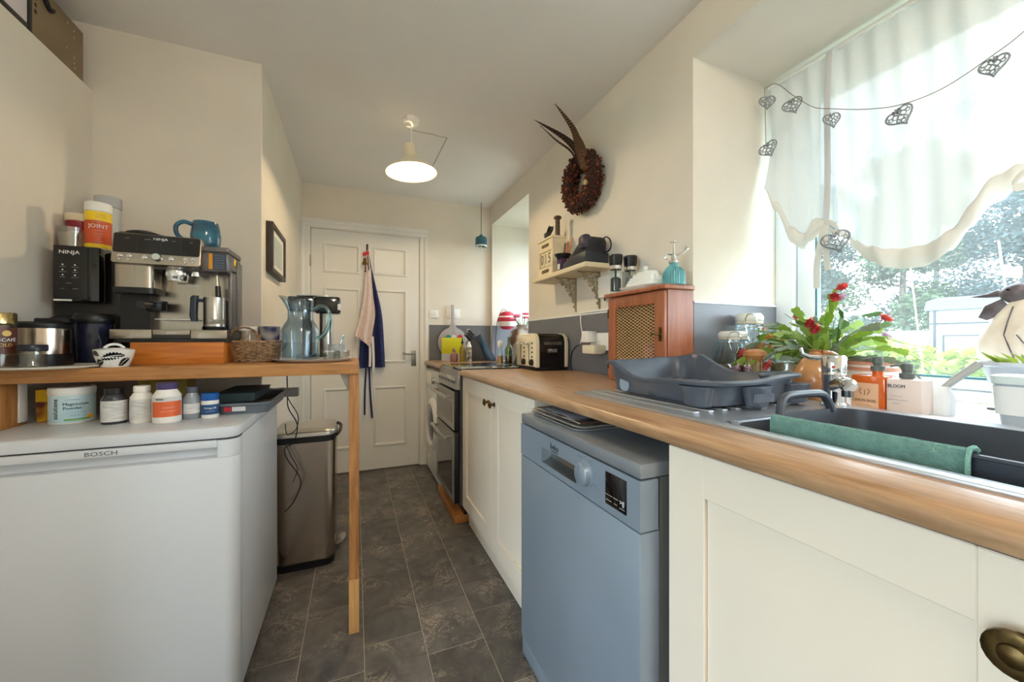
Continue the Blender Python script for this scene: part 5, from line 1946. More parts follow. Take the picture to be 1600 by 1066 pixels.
t = thing('storage_tray', 'grey plastic tray with red and white stickers at the fridge corner', 'tray', (-0.36, 1.75, FT))
GTR = mat('slate_blue_plastic', (104, 112, 122), 0.4)
bm = nb()
loft(bm, rsecs([(0.14, 0.36, 0.03, -0.355, 1.735, FT), (0.155, 0.375, 0.032, -0.355, 1.735, FT + 0.03), (0.17, 0.39, 0.036, -0.355, 1.735, FT + 0.032), (0.17, 0.39, 0.036, -0.355, 1.735, FT + 0.038), (0.15, 0.37, 0.03, -0.355, 1.735, FT + 0.038), (0.135, 0.355, 0.03, -0.355, 1.735, FT + 0.006)], 5))
obj('tray', bm, GTR, t, smooth=40)
bm = nb()
box(bm, -0.405, -0.385, 1.5435, 1.5465, FT + 0.012, FT + 0.027)
obj('red_sticker', bm, mat('red_sticker', (186, 42, 58), 0.5), t, smooth=0)
bm = nb()
box(bm, -0.383, -0.345, 1.5435, 1.5465, FT + 0.012, FT + 0.027)
obj('white_sticker', bm, mat('lilac_sticker', (206, 206, 214), 0.5), t, smooth=0)
bm = nb()
loft(bm, rsecs([(0.11, 0.26, 0.01, -0.385, 1.72, FT + 0.0385), (0.12, 0.27, 0.012, -0.385, 1.72, FT + 0.066), (0.125, 0.275, 0.012, -0.385, 1.72, FT + 0.068), (0.10, 0.25, 0.01, -0.385, 1.72, FT + 0.068)], 4))
solo('document_box', bm, mat('dark_green_card', (48, 66, 70), 0.5), 'dark green flat box lying on the grey tray under the table', 'box')
t = thing('power_strip', 'grey power strip hanging off the fridge top behind the tray', 'power strip', (-0.29, 1.93, FT))
bm = nb()
box(bm, -0.43, -0.235, 1.932, 1.975, FT + 0.002, FT + 0.04, 0.004)
obj('strip', bm, mat('grey_strip', (128, 122, 116), 0.4), t)
bm = nb()
for k in range(3):
    cyl(bm, (-0.40 + k * 0.05, 1.953, FT + 0.0395), (-0.40 + k * 0.05, 1.953, FT + 0.0412), 0.014, seg=16)
obj('outlet', bm, BLACK, t)
for i, (lab, pts, r) in enumerate((('long black cable looping down between the fridge and the bin', [(-0.285, 1.982, 0.96), (-0.283, 1.982, 0.85), (-0.28, 1.985, 0.78), (-0.245, 1.99, 0.70), (-0.26, 1.99, 0.62), (-0.293, 1.985, 0.60), (-0.285, 1.985, 0.55), (-0.24, 1.99, 0.47), (-0.232, 1.99, 0.42), (-0.26, 1.99, 0.35), (-0.295, 1.985, 0.31)], 0.0026),
                                 ('second black lead curling below the power strip', [(-0.29, 1.978, 0.845), (-0.27, 1.985, 0.80), (-0.242, 1.99, 0.74), (-0.25, 1.99, 0.68), (-0.285, 1.985, 0.66), (-0.292, 1.985, 0.71)], 0.0022),
                                 ('thin dark wire dangling near the fridge side low down', [(-0.29, 1.982, 0.62), (-0.27, 1.988, 0.56), (-0.245, 1.99, 0.50), (-0.262, 1.99, 0.44)], 0.0018))):
    bm = nb()
    tube(bm, smoothpts(pts, 6), r, 6)
    solo('cable', bm, BLACK, lab, 'cable', group='loose cables by the bin')

# ------------------------------------------------------------------ pedal bin
t = thing('pedal_bin', 'tall stainless steel pedal bin with rounded corners beside the wooden post', 'bin', (-0.222, 2.19, 0))
bm = nb()
cx, cy = -0.225, 2.19
BST = mat('dark_brushed_bin_steel', (190, 176, 164), 0.24, 1.0, var=0.05, vscale=8, stretch=(1, 1, 30))
loft(bm, rsecs([(0.262, 0.285, 0.05, cx, cy, 0.035), (0.272, 0.295, 0.05, cx, cy, 0.60)], 8))
obj('body', bm, BST, t, smooth=50)
bm = nb()
loft(bm, rsecs([(0.262, 0.285, 0.05, cx, cy, 0.0), (0.268, 0.291, 0.05, cx, cy, 0.034)], 8))
obj('base', bm, BLACK, t, smooth=50)
bm = nb()
loft(bm, rsecs([(0.276, 0.299, 0.052, cx, cy, 0.60), (0.276, 0.299, 0.052, cx, cy, 0.628)], 8))
obj('liner_ring', bm, BLACK, t, smooth=50)
bm = nb()
loft(bm, rsecs([(0.272, 0.296, 0.05, cx, cy, 0.629), (0.272, 0.296, 0.05, cx, cy, 0.645), (0.255, 0.28, 0.045, cx, cy, 0.655), (0.12, 0.14, 0.03, cx, cy, 0.66)], 8))
obj('lid', bm, mat('lid_steel', (190, 186, 180), 0.35, 0.9), t, smooth=50)
bm = nb()
tube(bm, smoothpts([(-0.085, 2.08, 0.62), (-0.072, 2.10, 0.634), (-0.068, 2.14, 0.642), (-0.07, 2.18, 0.65), (-0.085, 2.20, 0.655)], 4), 0.008, 8)
obj('catch', bm, BLACK, t)
bm = nb()
prism(bm, [(0, -0.05), (0.03, -0.05), (0.045, -0.03), (0.048, 0), (0.045, 0.03), (0.03, 0.05), (0, 0.05)], (-0.088, 2.22, 0.03), (0.94, 0, 0.34), (0, 1, 0), (-0.34, 0, 0.94), 0.008, 0.002)
obj('pedal', bm, STEEL, t)

# ------------------------------------------------------------------ things on the bar table
t = thing('round_tray', 'round white tray at the left table edge under the coffee jar', 'tray', (-0.832, 1.562, T))
bm = nb()
lathe(bm, [(0, 0), (0.105, 0), (0.122, 0.004), (0.125, 0.008), (0.121, 0.0085), (0.104, 0.004), (0, 0.004)], 48)
obj('tray', bm, mat('off_white_melamine', (218, 212, 200), 0.35), t, w=False)
TT = T + 0.0045
JG = clear('jar_glass', (242, 240, 236), 0.92)
COFFEE = mat('coffee_granules', (92, 50, 30), 0.8, rgb2=(50, 26, 16), vscale=160)
t = thing('coffee_jar', 'glass coffee jar with gold lid lettered NESCAFE GOLD at left edge', 'jar', (-0.902, 1.497, TT))
bm = nb()
lathe(bm, [(0.032, 0), (0.034, 0.004), (0.033, 0.06), (0.032, 0.115), (0.028, 0.122), (0.026, 0.122), (0.030, 0.112), (0.031, 0.006), (0, 0.004)], 28)
obj('glass', bm, JG, t, w=False)
bm = nb()
lathe(bm, [(0, 0.005), (0.0305, 0.006), (0.0305, 0.035), (0, 0.036)], 24)
obj('coffee', bm, COFFEE, t, w=False)
bm = nb()
lathe(bm, [(0.030, 0.121), (0.033, 0.123), (0.033, 0.150), (0.031, 0.153), (0, 0.153)], 28)
obj('lid', bm, mat('gold_lid', (206, 184, 128), 0.2, 0.9), t, w=False)
a = math.atan2(-1.497, 0.902) + 0.25
bm = nb()
band(bm, 0.0345, 0.04, 0.112, a - 1.1, a + 1.1)
lb = obj('label', bm, mat('brown_label', (92, 52, 38), 0.35), t, w=False)
nrm = Vector((math.cos(a), math.sin(a), 0))
ux = Vector((-math.sin(a), math.cos(a), 0))
txt('lettering', 'NESCAFÉ', 0.0125, WINK, lb, nrm * 0.0358 + Vector((0, 0, 0.078)), ux, (0, 0, 1), bend=0.0355, w=False)
txt('lettering', 'GOLD', 0.0125, mat('gold_print', (216, 182, 96), 0.4), lb, nrm * 0.0358 + Vector((0, 0, 0.064)), ux, (0, 0, 1), bend=0.0355, w=False)
bm = nb()
cyl(bm, nrm * 0.0350 + ux * 0.006 + Vector((0, 0, 0.096)), nrm * 0.0358 + ux * 0.006 + Vector((0, 0, 0.096)), 0.008, seg=16)
obj('sun_print', bm, MATS['gold_print'], lb, w=False)
t = thing('storage_jar', 'low glass jar with flat black lid in front of the steel pot', 'jar', (-0.829, 1.488, TT))
bm = nb()
lathe(bm, [(0.026, 0), (0.028, 0.003), (0.028, 0.01), (0.0255, 0.014), (0.0255, 0.048), (0.023, 0.048), (0.023, 0.006), (0, 0.005)], 28)
obj('glass', bm, JG, t, w=False)
bm = nb()
lathe(bm, [(0.0265, 0.047), (0.0285, 0.049), (0.0285, 0.063), (0.027, 0.0655), (0.0, 0.066)], 28)
obj('lid', bm, mat('navy_black_lid', (28, 30, 42), 0.3), t, w=False)
t = thing('steel_canister', 'brushed steel canister with black rim and base on the left', 'canister', (-0.893, 1.642, TT))
bm = nb()
lathe(bm, [(0.062, 0.036), (0.062, 0.115), (0.06, 0.117), (0, 0.117)], 36)
obj('steel_wall', bm, mat('warm_steel', (196, 182, 166), 0.2, 1.0), t, w=False)
bm = nb()
lathe(bm, [(0, 0), (0.064, 0), (0.065, 0.004), (0.064, 0.036), (0, 0.036)], 36)
obj('base', bm, BLACK, t, w=False)
bm = nb()
lathe(bm, [(0.063, 0.114), (0.064, 0.118), (0.063, 0.128), (0.056, 0.134), (0, 0.136)], 36)
obj('lid', bm, BLACK, t, w=False)
bm = nb()
box(bm, -0.01, 0.07, -0.02, 0.02, 0.13, 0.146, 0.004)
obj('lid_tab', bm, BLACK, t, w=False)

# black blender-like appliance with touch panel
t = thing('countertop_appliance', 'tall black countertop appliance with touch panel in the left corner', 'appliance', (-0.87, 1.85, T))
bm = nb()
box(bm, -0.952, -0.775, 1.80, 1.97, T, 1.40, 0.006)
obj('rear_column', bm, mat('charcoal_column', (46, 44, 42), 0.3), t)
bm = nb()
box(bm, -0.914, -0.80, 1.725, 1.80, 1.213, 1.40, 0.006)
hd = obj('head', bm, BGLOSS, t)
bm = nb()
box(bm, -0.912, -0.828, 1.7215, 1.7255, 1.222, 1.398, 0.002)
pn = obj('touch_panel', bm, mat('panel_black', (34, 32, 32), 0.25), hd)
txt('lettering', 'NINJA', 0.0165, WINK, pn, (-0.873, 1.7208, 1.376), (1, 0, 0), (0, 0, 1), sxy=(1.15, 1))
for i in range(3):
    for j in range(2):
        txt('lettering', dash(3 + (i + j) % 2), 0.0045, WINK, pn, (-0.889 + 0.03 * j, 1.7208, 1.328 - 0.017 * i), (1, 0, 0), (0, 0, 1))
        bm = nb()
        cyl(bm, (-0.889 + 0.03 * j, 1.7212, 1.335 - 0.017 * i), (-0.889 + 0.03 * j, 1.7205, 1.335 - 0.017 * i), 0.0022, seg=10)
        obj('icon', bm, WINK, pn)
for xx, zz, s in ((-0.874, 1.274, dash(3)), (-0.889, 1.256, dash(2)), (-0.858, 1.256, dash(3))):
    txt('lettering', s, 0.0045, WINK, pn, (xx, 1.7208, zz), (1, 0, 0), (0, 0, 1))
bm = nb()
box(bm, -0.911, -0.868, 1.721, 1.7255, 1.215, 1.2205, 0.0005)
obj('light_bar', bm, WPLAS, hd, smooth=0)
t = thing('blender_cup', 'dark blue-black lidded cup standing under the appliance head', 'cup', (-0.82, 1.744, T))
bm = nb()
lathe(bm, [(0, 0), (0.040, 0), (0.043, 0.01), (0.048, 0.13), (0.049, 0.14), (0, 0.14)], 32)
obj('cup', bm, mat('midnight_plastic', (30, 34, 56), 0.12, coat=0.5), t, w=False)
bm = nb()
lathe(bm, [(0.050, 0.138), (0.052, 0.142), (0.052, 0.162), (0.046, 0.172), (0, 0.174)], 32)
obj('lid', bm, BLACK, t, w=False)
bm = nb()
tube(bm, smoothpts([(-0.045, 0.0, 0.15), (-0.085, 0.01, 0.155), (-0.11, 0.012, 0.15), (-0.115, 0.012, 0.135)], 4), 0.011, 8)
obj('handle', bm, BLACK, t, w=False)

AT = 1.4005
t = thing('measuring_cup', 'clear plastic cup with white contents on top of the black appliance', 'cup', (-0.897, 1.785, AT))
bm = nb()
lathe(bm, [(0.030, 0), (0.032, 0.002), (0.038, 0.068), (0.0365, 0.068), (0.030, 0.004), (0, 0.003)], 28)
obj('cup', bm, clear('milky_clear', (232, 228, 222), 0.8), t, w=False)
bm = nb()
lathe(bm, [(0, 0.004), (0.0295, 0.005), (0.034, 0.05), (0.02, 0.052), (0, 0.051)], 28)
obj('contents', bm, mat('milk_powder', (214, 206, 194), 0.9), t, w=False)
t = thing('powder_tub', 'dark red tub with cream lid behind the clear cup', 'tub', (-0.918, 1.865, AT))
bm = nb()
lathe(bm, [(0, 0), (0.030, 0), (0.031, 0.003), (0.034, 0.11), (0, 0.11)], 28)
obj('tub', bm, mat('crimson_plastic', (140, 22, 40), 0.35), t, w=False)
bm = nb()
lathe(bm, [(0.033, 0.108), (0.0365, 0.11), (0.037, 0.132), (0.035, 0.135), (0, 0.136)], 28)
obj('lid', bm, mat('cream_lid', (228, 214, 190), 0.4), t, w=False)
YEL = mat('yellow_label', (240, 204, 40), 0.4)
RORG = mat('red_orange_label', (206, 84, 40), 0.4)
jar('supplement_tub', 'white tub with yellow and orange JOINT label on the appliance', 'tub', -0.833, 1.79,
    [(0, 0), (0.031, 0), (0.033, 0.003), (0.033, 0.13), (0.032, 0.132), (0, 0.132)], WPLAS,
    [(0.031, 0.131), (0.0345, 0.133), (0.0345, 0.160), (0.033, 0.163), (0, 0.163)], WPLAS,
    [(0.0331, 0.004, 0.018, 1.5, YEL, []), (0.0331, 0.0183, 0.098, 1.5, RORG, [('JOINT', 0.019, 0.0, 0.078, WINK), (dash(6), 0.0055, 0.0, 0.093, WINK), (dash(5), 0.0065, 0.0, 0.063, WINK), (dash(5), 0.005, 0.0, 0.052, WINK), (dash(3, 2), 0.005, 0.0, 0.045, WINK), (dash(1, 3), 0.006, 0.0, 0.026, WINK)]),
     (0.0331, 0.0983, 0.13, 1.5, YEL, [(dash(4), 0.0055, 0.2, 0.119, INK), (dash(3, 2), 0.0055, 0.2, 0.111, INK)])], z=AT)
t = thing('powder_tub', 'tall pale tub with grey lid rearmost on the black appliance', 'tub', (-0.87, 1.93, AT))
bm = nb()
lathe(bm, [(0, 0), (0.033, 0), (0.034, 0.003), (0.034, 0.19), (0, 0.19)], 28)
obj('tub', bm, mat('pale_grey_plastic', (212, 212, 210), 0.4), t, w=False)
bm = nb()
lathe(bm, [(0.034, 0.186), (0.038, 0.188), (0.038, 0.224), (0.036, 0.227), (0, 0.228)], 28)
obj('lid', bm, mat('grey_lid', (176, 178, 182), 0.4), t, w=False)

# wooden box and espresso machine
ORW = wood('orange_drawer_wood', (212, 132, 56), (176, 94, 34), 0, 6, 0.3)
t = thing('wooden_box', 'orange varnished wooden box raising the espresso machine', 'box', (-0.565, 1.80, T))
bm = nb()
box(bm, -0.694, -0.436, 1.66, 1.672, T, 1.0785, 0.002)
box(bm, -0.694, -0.436, 1.93, 1.942, T, 1.0785, 0.002)
box(bm, -0.694, -0.682, 1.672, 1.93, T + 0.001, 1.078, 0.001)
box(bm, -0.448, -0.436, 1.672, 1.93, T + 0.001, 1.078, 0.001)
obj('frame', bm, ORW, t)
bm = nb()
box(bm, -0.6815, -0.4485, 1.6725, 1.9295, 1.06, 1.0775)
obj('top_panel', bm, ORW, t, smooth=0)

MZ = 1.0787
t = thing('espresso_machine', 'large stainless and black espresso machine with button panel', 'coffee machine', (-0.585, 1.76, MZ))
MX0, MX1, MY0, MY1 = -0.744, -0.426, 1.655, 1.85
MST = mat('machine_steel', (178, 168, 156), 0.25, 0.95, var=0.04, vscale=10, stretch=(20, 1, 1))
GUN = mat('gunmetal_side', (108, 104, 106), 0.35, 0.7)
bm = nb()
box(bm, MX0 + 0.01, MX1 - 0.006, MY0 + 0.012, MY1, MZ, MZ + 0.012)
obj('feet', bm, BLACK, t, smooth=0)
bm = nb()
box(bm, MX0, MX1, MY0 + 0.006, MY1, MZ + 0.012, MZ + 0.043, 0.003)
dr = obj('drip_tray', bm, mat('tray_dark', (52, 48, 48), 0.35), t)
for xa, xb, za in ((MX0, -0.636, 0.012), (-0.634, -0.532, 0.025), (-0.530, MX1, 0.012)):
    bm = nb()
    box(bm, xa, xb, MY0, MY0 + 0.008, MZ + za, MZ + 0.043, 0.0015)
    obj('tray_front', bm, MST, dr)
bm = nb()
box(bm, MX0 + 0.004, MX1 - 0.01, MY0 + 0.10, MY1, MZ + 0.043, MZ + 0.27)
obj('back_panel', bm, MST, t, smooth=0)
bm = nb()
box(bm, MX1 - 0.012, MX1, MY0 + 0.06, MY1, MZ + 0.04, MZ + 0.27, 0.003)
box(bm, MX0 + 0.0, MX1, MY0 + 0.02, MY1, MZ + 0.25, MZ + 0.325, 0.012)
sd = obj('side_shell', bm, GUN, t, smooth=40)
bm = nb()
loft(bm, rsecs([(0.105, 0.085, 0.02, MX0 + 0.055, MY0 + 0.05, MZ + 0.185), (0.105, 0.085, 0.02, MX0 + 0.055, MY0 + 0.05, MZ + 0.345)], 5))
obj('grinder_housing', bm, MST, t, smooth=40)
bm = nb()
loft(bm, rsecs([(0.115, 0.10, 0.025, MX0 + 0.058, MY0 + 0.05, MZ + 0.165), (0.115, 0.10, 0.025, MX0 + 0.058, MY0 + 0.05, MZ + 0.184)], 5))
box(bm, MX0 + 0.002, MX0 + 0.08, MY0 + 0.06, MY0 + 0.12, MZ + 0.043, MZ + 0.17)
obj('grinder_base', bm, BLACK, t, smooth=40)
# tilted control fascia
FX0, FX1 = MX0 + 0.008, -0.500
fo = Vector((FX0, MY0 - 0.012, MZ + 0.262))
fu = Vector((0, 0.16, 0.987)).normalized()
fn = Vector((1, 0, 0)).cross(fu)
bm = nb()
prism(bm, [(p[0] + (FX1 - FX0) / 2, p[1] + 0.052) for p in rrect(FX1 - FX0, 0.104, 0.008, 4)], fo, (1, 0, 0), fu, -fn, 0.045, 0.002)
fa = obj('fascia', bm, MST, t, smooth=40)
bm = nb()
prism(bm, [(p[0] + (FX1 - FX0) / 2, p[1] + 0.068) for p in rrect(FX1 - FX0 - 0.006, 0.066, 0.006, 4)], fo + fn * 0.0012, (1, 0, 0), fu, -fn, 0.003)
sc = obj('screen', bm, mat('screen_brown_black', (24, 18, 18), 0.12, coat=0.3), fa)
txt('lettering', 'NINJA', 0.0125, WINK, sc, fo + fn * 0.0018 + Vector((1, 0, 0)) * 0.124 + fu * 0.088, (1, 0, 0), fu, sxy=(1.15, 1))
for xx, s in ((0.038, dash(3)), (0.09, dash(4)), (0.16, dash(3)), (0.208, dash(2))):
    txt('lettering', s, 0.0042, WINK, sc, fo + fn * 0.0018 + Vector((1, 0, 0)) * xx + fu * 0.085, (1, 0, 0), fu)
for xx in (0.064, 0.125, 0.18):
    bm = nb()
    prism(bm, [(0, 0), (0.0008, 0), (0.0008, 0.05), (0, 0.05)], fo + fn * 0.0012 + Vector((1, 0, 0)) * xx + fu * 0.043, (1, 0, 0), fu, fn, 0.0008)
    obj('divider', bm, mat('dim_line', (70, 66, 66), 0.5), sc, smooth=0)
rot = fn.to_track_quat('Z', 'Y').to_matrix()
for xx, zz, r in ((0.022, 0.024, 0.006), (0.045, 0.024, 0.006), (0.022, 0.011, 0.004), (0.045, 0.011, 0.004), (0.085, 0.022, 0.007), (0.155, 0.022, 0.007), (0.195, 0.024, 0.006), (0.215, 0.026, 0.006), (0.195, 0.012, 0.0045), (0.215, 0.014, 0.0045)):
    bm = nb()
    lathe(bm, [(0, 0), (r, 0), (r, 0.003), (r * 0.8, 0.004), (0, 0.004)], 16, fo + Vector((1, 0, 0)) * xx + fu * zz, rot=rot)
    obj('button', bm, CHROME, fa)
bm = nb()
lathe(bm, [(0, 0), (0.013, 0), (0.0125, 0.014), (0.011, 0.016), (0, 0.016)], 24, fo + Vector((1, 0, 0)) * 0.12 + fu * 0.022, rot=rot)
obj('dial', bm, CHROME, fa)
# group head, portafilter
bm = nb()
lathe(bm, [(0, 0.215), (0.030, 0.215), (0.031, 0.225), (0.034, 0.23), (0.034, 0.25), (0.030, 0.262), (0, 0.262)], 28, (-0.585, MY0 + 0.05, MZ))
obj('group_head', bm, CHROME, t)
bm = nb()
lathe(bm, [(0, 0.235), (0.014, 0.235), (0.014, 0.26), (0, 0.26)], 18, (-0.528, MY0 + 0.045, MZ))
obj('hot_water_outlet', bm, CHROME, t)
bm = nb()
tube(bm, [(-0.47, MY0 + 0.055, MZ + 0.255), (-0.466, MY0 + 0.052, MZ + 0.20)], 0.005, 8)
st = obj('steam_wand', bm, CHROME, t)
bm = nb()
tube(bm, [(-0.466, MY0 + 0.052, MZ + 0.205), (-0.464, MY0 + 0.05, MZ + 0.165)], [0.008, 0.009], 10)
obj('wand_grip', bm, BLACK, st)
bm = nb()
lathe(bm, [(0, 0.108), (0.026, 0.108), (0.028, 0.112), (0.028, 0.134), (0.031, 0.136), (0.031, 0.142), (0, 0.142)], 26, (-0.64, MY0 + 0.045, MZ))
tube(bm, [(-0.64, MY0 + 0.02, MZ + 0.128), (-0.638, MY0 - 0.03, MZ + 0.124), (-0.636, MY0 - 0.075, MZ + 0.122)], [0.009, 0.011, 0.012], 10)
obj('portafilter', bm, BLACK, t)
bm = nb()
box(bm, -0.64, -0.53, MY0 + 0.03, MY0 + 0.095, MZ + 0.078, MZ + 0.082, 0.001)
obj('cup_shelf', bm, CHROME, t)
# dark lid of the bean hopper, cup rail and stickers
bm = nb()
loft(bm, rsecs([(0.13, 0.13, 0.02, MX0 + 0.066, MY0 + 0.09, MZ + 0.346), (0.135, 0.135, 0.02, MX0 + 0.066, MY0 + 0.09, MZ + 0.358), (0.125, 0.125, 0.02, MX0 + 0.066, MY0 + 0.09, MZ + 0.372)], 5))
lathe(bm, [(0.05, 0.372), (0.048, 0.385), (0.03, 0.392), (0, 0.392)], 28, (MX0 + 0.05, MY0 + 0.10, MZ))
obj('hopper_lid', bm, BLACK, t, smooth=40)
bm = nb()
box(bm, MX0 + 0.13, MX1 - 0.002, MY0 + 0.03, MY1, MZ + 0.325, MZ + 0.345, 0.004)
obj('cup_warmer', bm, GUN, t)
bm = nb()
box(bm, -0.484, -0.473, MY0 + 0.0185, MY0 + 0.0205, MZ + 0.262, MZ + 0.318)
obj('orange_sticker', bm, mat('amber_sticker', (222, 152, 36), 0.5), sd, smooth=0)
bm = nb()
box(bm, -0.472, -0.432, MY0 + 0.0185, MY0 + 0.0205, MZ + 0.262, MZ + 0.318)
st = obj('info_sticker', bm, mat('slate_sticker', (62, 72, 96), 0.5), sd, smooth=0)
for k in range(6):
    txt('lettering', dash(2 + k % 2, 3 - k % 2), 0.0055, WINK, st, (-0.452, MY0 + 0.0182, MZ + 0.311 - k * 0.0085), (1, 0, 0), (0, 0, 1))
bm = nb()
box(bm, MX1 - 0.0005, MX1 + 0.0006, MY0 + 0.09, MY0 + 0.11, MZ + 0.292, MZ + 0.316)
obj('yellow_sticker', bm, mat('sun_yellow_sticker', (240, 206, 40), 0.5), sd, smooth=0)
bm = nb()
box(bm, MX1 - 0.0005, MX1 + 0.003, MY0 + 0.12, MY1 - 0.006, MZ + 0.06, MZ + 0.31, 0.002)
obj('water_tank', bm, mat('tank_grey', (92, 90, 94), 0.25), t)

t = thing('milk_jug', 'steel milk jug with ribbed black handle on the drip tray', 'jug', (-0.474, MY0 + 0.045, MZ + 0.0435))
bm = nb()
lathe(bm, [(0, 0), (0.034, 0), (0.036, 0.003), (0.036, 0.013), (0, 0.013)], 28)
obj('foot', bm, BLACK, t, w=False)
bm = nb()
lathe(bm, [(0.0325, 0.013), (0.0325, 0.022), (0.0335, 0.023), (0.0325, 0.025), (0.0335, 0.029), (0.0325, 0.031), (0.0335, 0.037), (0.0325, 0.039), (0.0325, 0.118), (0.031, 0.118), (0.031, 0.02), (0, 0.018)], 28)
obj('body', bm, STEEL, t, w=False)
bm = nb()
loft(bm, rsecs([(0.018, 0.022, 0.006, -0.052, -0.02, 0.03), (0.02, 0.024, 0.006, -0.055, -0.022, 0.05), (0.02, 0.024, 0.006, -0.053, -0.02, 0.115), (0.018, 0.02, 0.006, -0.050, -0.018, 0.122)], 4))
box(bm, -0.05, -0.028, -0.022, -0.006, 0.10, 0.112, 0.003)
obj('handle', bm, mat('blue_black_grip', (40, 50, 62), 0.35), t, w=False)
t = thing('stoneware_mug', 'glossy blue stoneware mug on top of the espresso machine', 'mug', (-0.522, 1.775, MZ + 0.3455))
bm = nb()
lathe(bm, [(0, 0), (0.036, 0), (0.041, 0.006), (0.046, 0.03), (0.047, 0.055), (0.043, 0.085), (0.039, 0.105), (0.037, 0.106), (0.036, 0.104), (0.042, 0.08), (0.044, 0.05), (0.04, 0.01), (0, 0.008)], 32)
GLZ = mat('blue_glaze', (22, 58, 92), 0.08, rgb2=(36, 112, 138), vscale=9, stretch=(1, 1, 3), coat=0.7)
obj('cup', bm, GLZ, t, w=False)
bm = nb()
tube(bm, smoothpts([(-0.036, -0.008, 0.092), (-0.062, -0.016, 0.098), (-0.082, -0.02, 0.08), (-0.08, -0.02, 0.05), (-0.06, -0.014, 0.03), (-0.04, -0.008, 0.026)], 5), 0.0075, 10)
obj('handle', bm, GLZ, t, w=False)
bm = nb()
lathe(bm, [(0, 0), (0.018, 0), (0.022, 0.05), (0.0205, 0.05), (0.017, 0.003), (0, 0.003)], 20, (-0.60, 1.80, MZ + 0.3455))
solo('shot_glass', bm, GLASS, 'small clear shot glass behind the espresso machine panel', 'glass')

# patterned dish
t = thing('sugar_dish', 'white lidded dish painted with black leaves at the table edge', 'dish', (-0.69, 1.562, T))
LEAFM = mat('black_leaf_paint', (18, 18, 20), 0.25)
a = math.atan2(-1.562, 0.69)
bm = nb()
prof = [(0, 0), (0.032, 0), (0.034, 0.003), (0.043, 0.03), (0.0475, 0.052), (0.0455, 0.0525), (0.041, 0.03), (0.031, 0.006), (0, 0.005)]
lathe(bm, prof, 36)
bowl = obj('bowl', bm, CERAM, t, w=False)


def leaf_on(a0, z0, da, dz, wd):
    """painted leaf with a toothed edge following the bowl wall"""
    bm = nb()
    n = 17
    rad = lambda Z: 0.0345 + (Z - 0.003) * 0.0131 / 0.049 + 0.0011
    P = lambda A, Z: (rad(Z) * math.cos(A), rad(Z) * math.sin(A), Z)
    L = math.hypot(da * 0.042, dz)
    pa, pz = -dz / L / 0.042, da * 0.042 / L          # across the leaf, in (angle, z)
    rows = []
    for k in range(n):
        f = k / (n - 1)
        w = wd * (math.sin(PI * min(1.0, 0.06 + f * 0.94)) ** 0.75) * (1.0 if k % 2 else 0.62)
        c0, c1 = a0 + da * f, z0 + dz * f + 0.004 * math.sin(PI * f)
        row = []
        for s_ in (-1, -0.12, 0.12, 1):
            row.append(bm.verts.new(P(c0 + pa * w * s_, min(0.0505, max(0.0035, c1 + pz * w * s_)))))
        rows.append(row)
    for u, v in zip(rows, rows[1:]):
        for q in (0, 2) if True else ():
            bm.faces.new((u[q], u[q + 1], v[q + 1], v[q]))
    obj('painted_leaf', bm, LEAFM, bowl, w=False)


leaf_on(a - 0.70, 0.026, 1.25, 0.010, 0.013)
leaf_on(a + 0.30, 0.003, 0.6, 0.026, 0.011)
leaf_on(a - 1.15, 0.006, 0.55, 0.014, 0.011)
leaf_on(a - 1.25, 0.045, 0.45, -0.010, 0.009)
bm = nb()
lathe(bm, [(0.046, 0.0525), (0.047, 0.054), (0.03, 0.058), (0, 0.06)], 36)
ld = obj('lid', bm, CERAM, t, w=False)
bm = nb()
ca, sa = -math.sin(a), math.cos(a)
tube(bm, smoothpts([(-0.022 * ca, -0.022 * sa, 0.058), (-0.012 * ca, -0.012 * sa, 0.067), (0, 0, 0.070), (0.012 * ca, 0.012 * sa, 0.067), (0.022 * ca, 0.022 * sa, 0.058)], 4), 0.004, 8)
obj('lid_handle', bm, CERAM, ld, w=False)

# wicker basket: woven rods
t = thing('wicker_basket', 'small woven wicker basket with an arched handle', 'basket', (-0.346, 1.725, T))
WICK = mat('wicker', (184, 148, 112), 0.7, var=0.35, vscale=70)
WICK2 = mat('dark_wicker', (150, 114, 82), 0.7, var=0.35, vscale=70)
rx, ry = 0.069, 0.055
ns = 26
bm = nb()
for lev in range(11):
    z = 0.006 + lev * 0.0062
    fl = 1 + 0.12 * z / 0.07
    pts = []
    for i in range(ns * 2):
        aa = 2 * PI * i / (ns * 2)
        wob = 0.0028 * (1 if (i // 2 + lev) % 2 else -1)
        pts.append(((rx * fl + wob) * math.cos(aa), (ry * fl + wob) * math.sin(aa), z))
    tube(bm, pts, 0.0026, 5, True)
obj('weave', bm, WICK, t, w=False)
bm = nb()
for i in range(ns):
    aa = 2 * PI * i / ns
    tube(bm, [(rx * math.cos(aa), ry * math.sin(aa), 0.002), (rx * 1.12 * math.cos(aa), ry * 1.12 * math.sin(aa), 0.076)], 0.0018, 4)
obj('stakes', bm, WICK2, t, w=False)
for ph in (0, PI / 10):
    bm = nb()
    tube(bm, [((rx * 1.12 + 0.003 * math.sin(12 * aa + ph * 10)) * math.cos(aa), (ry * 1.12 + 0.003 * math.sin(12 * aa + ph * 10)) * math.sin(aa), 0.077 + 0.003 * math.cos(12 * aa + ph * 10)) for aa in [2 * PI * i / 96 for i in range(96)]], 0.003, 5, True)
    obj('braided_rim', bm, WICK, t, w=False)
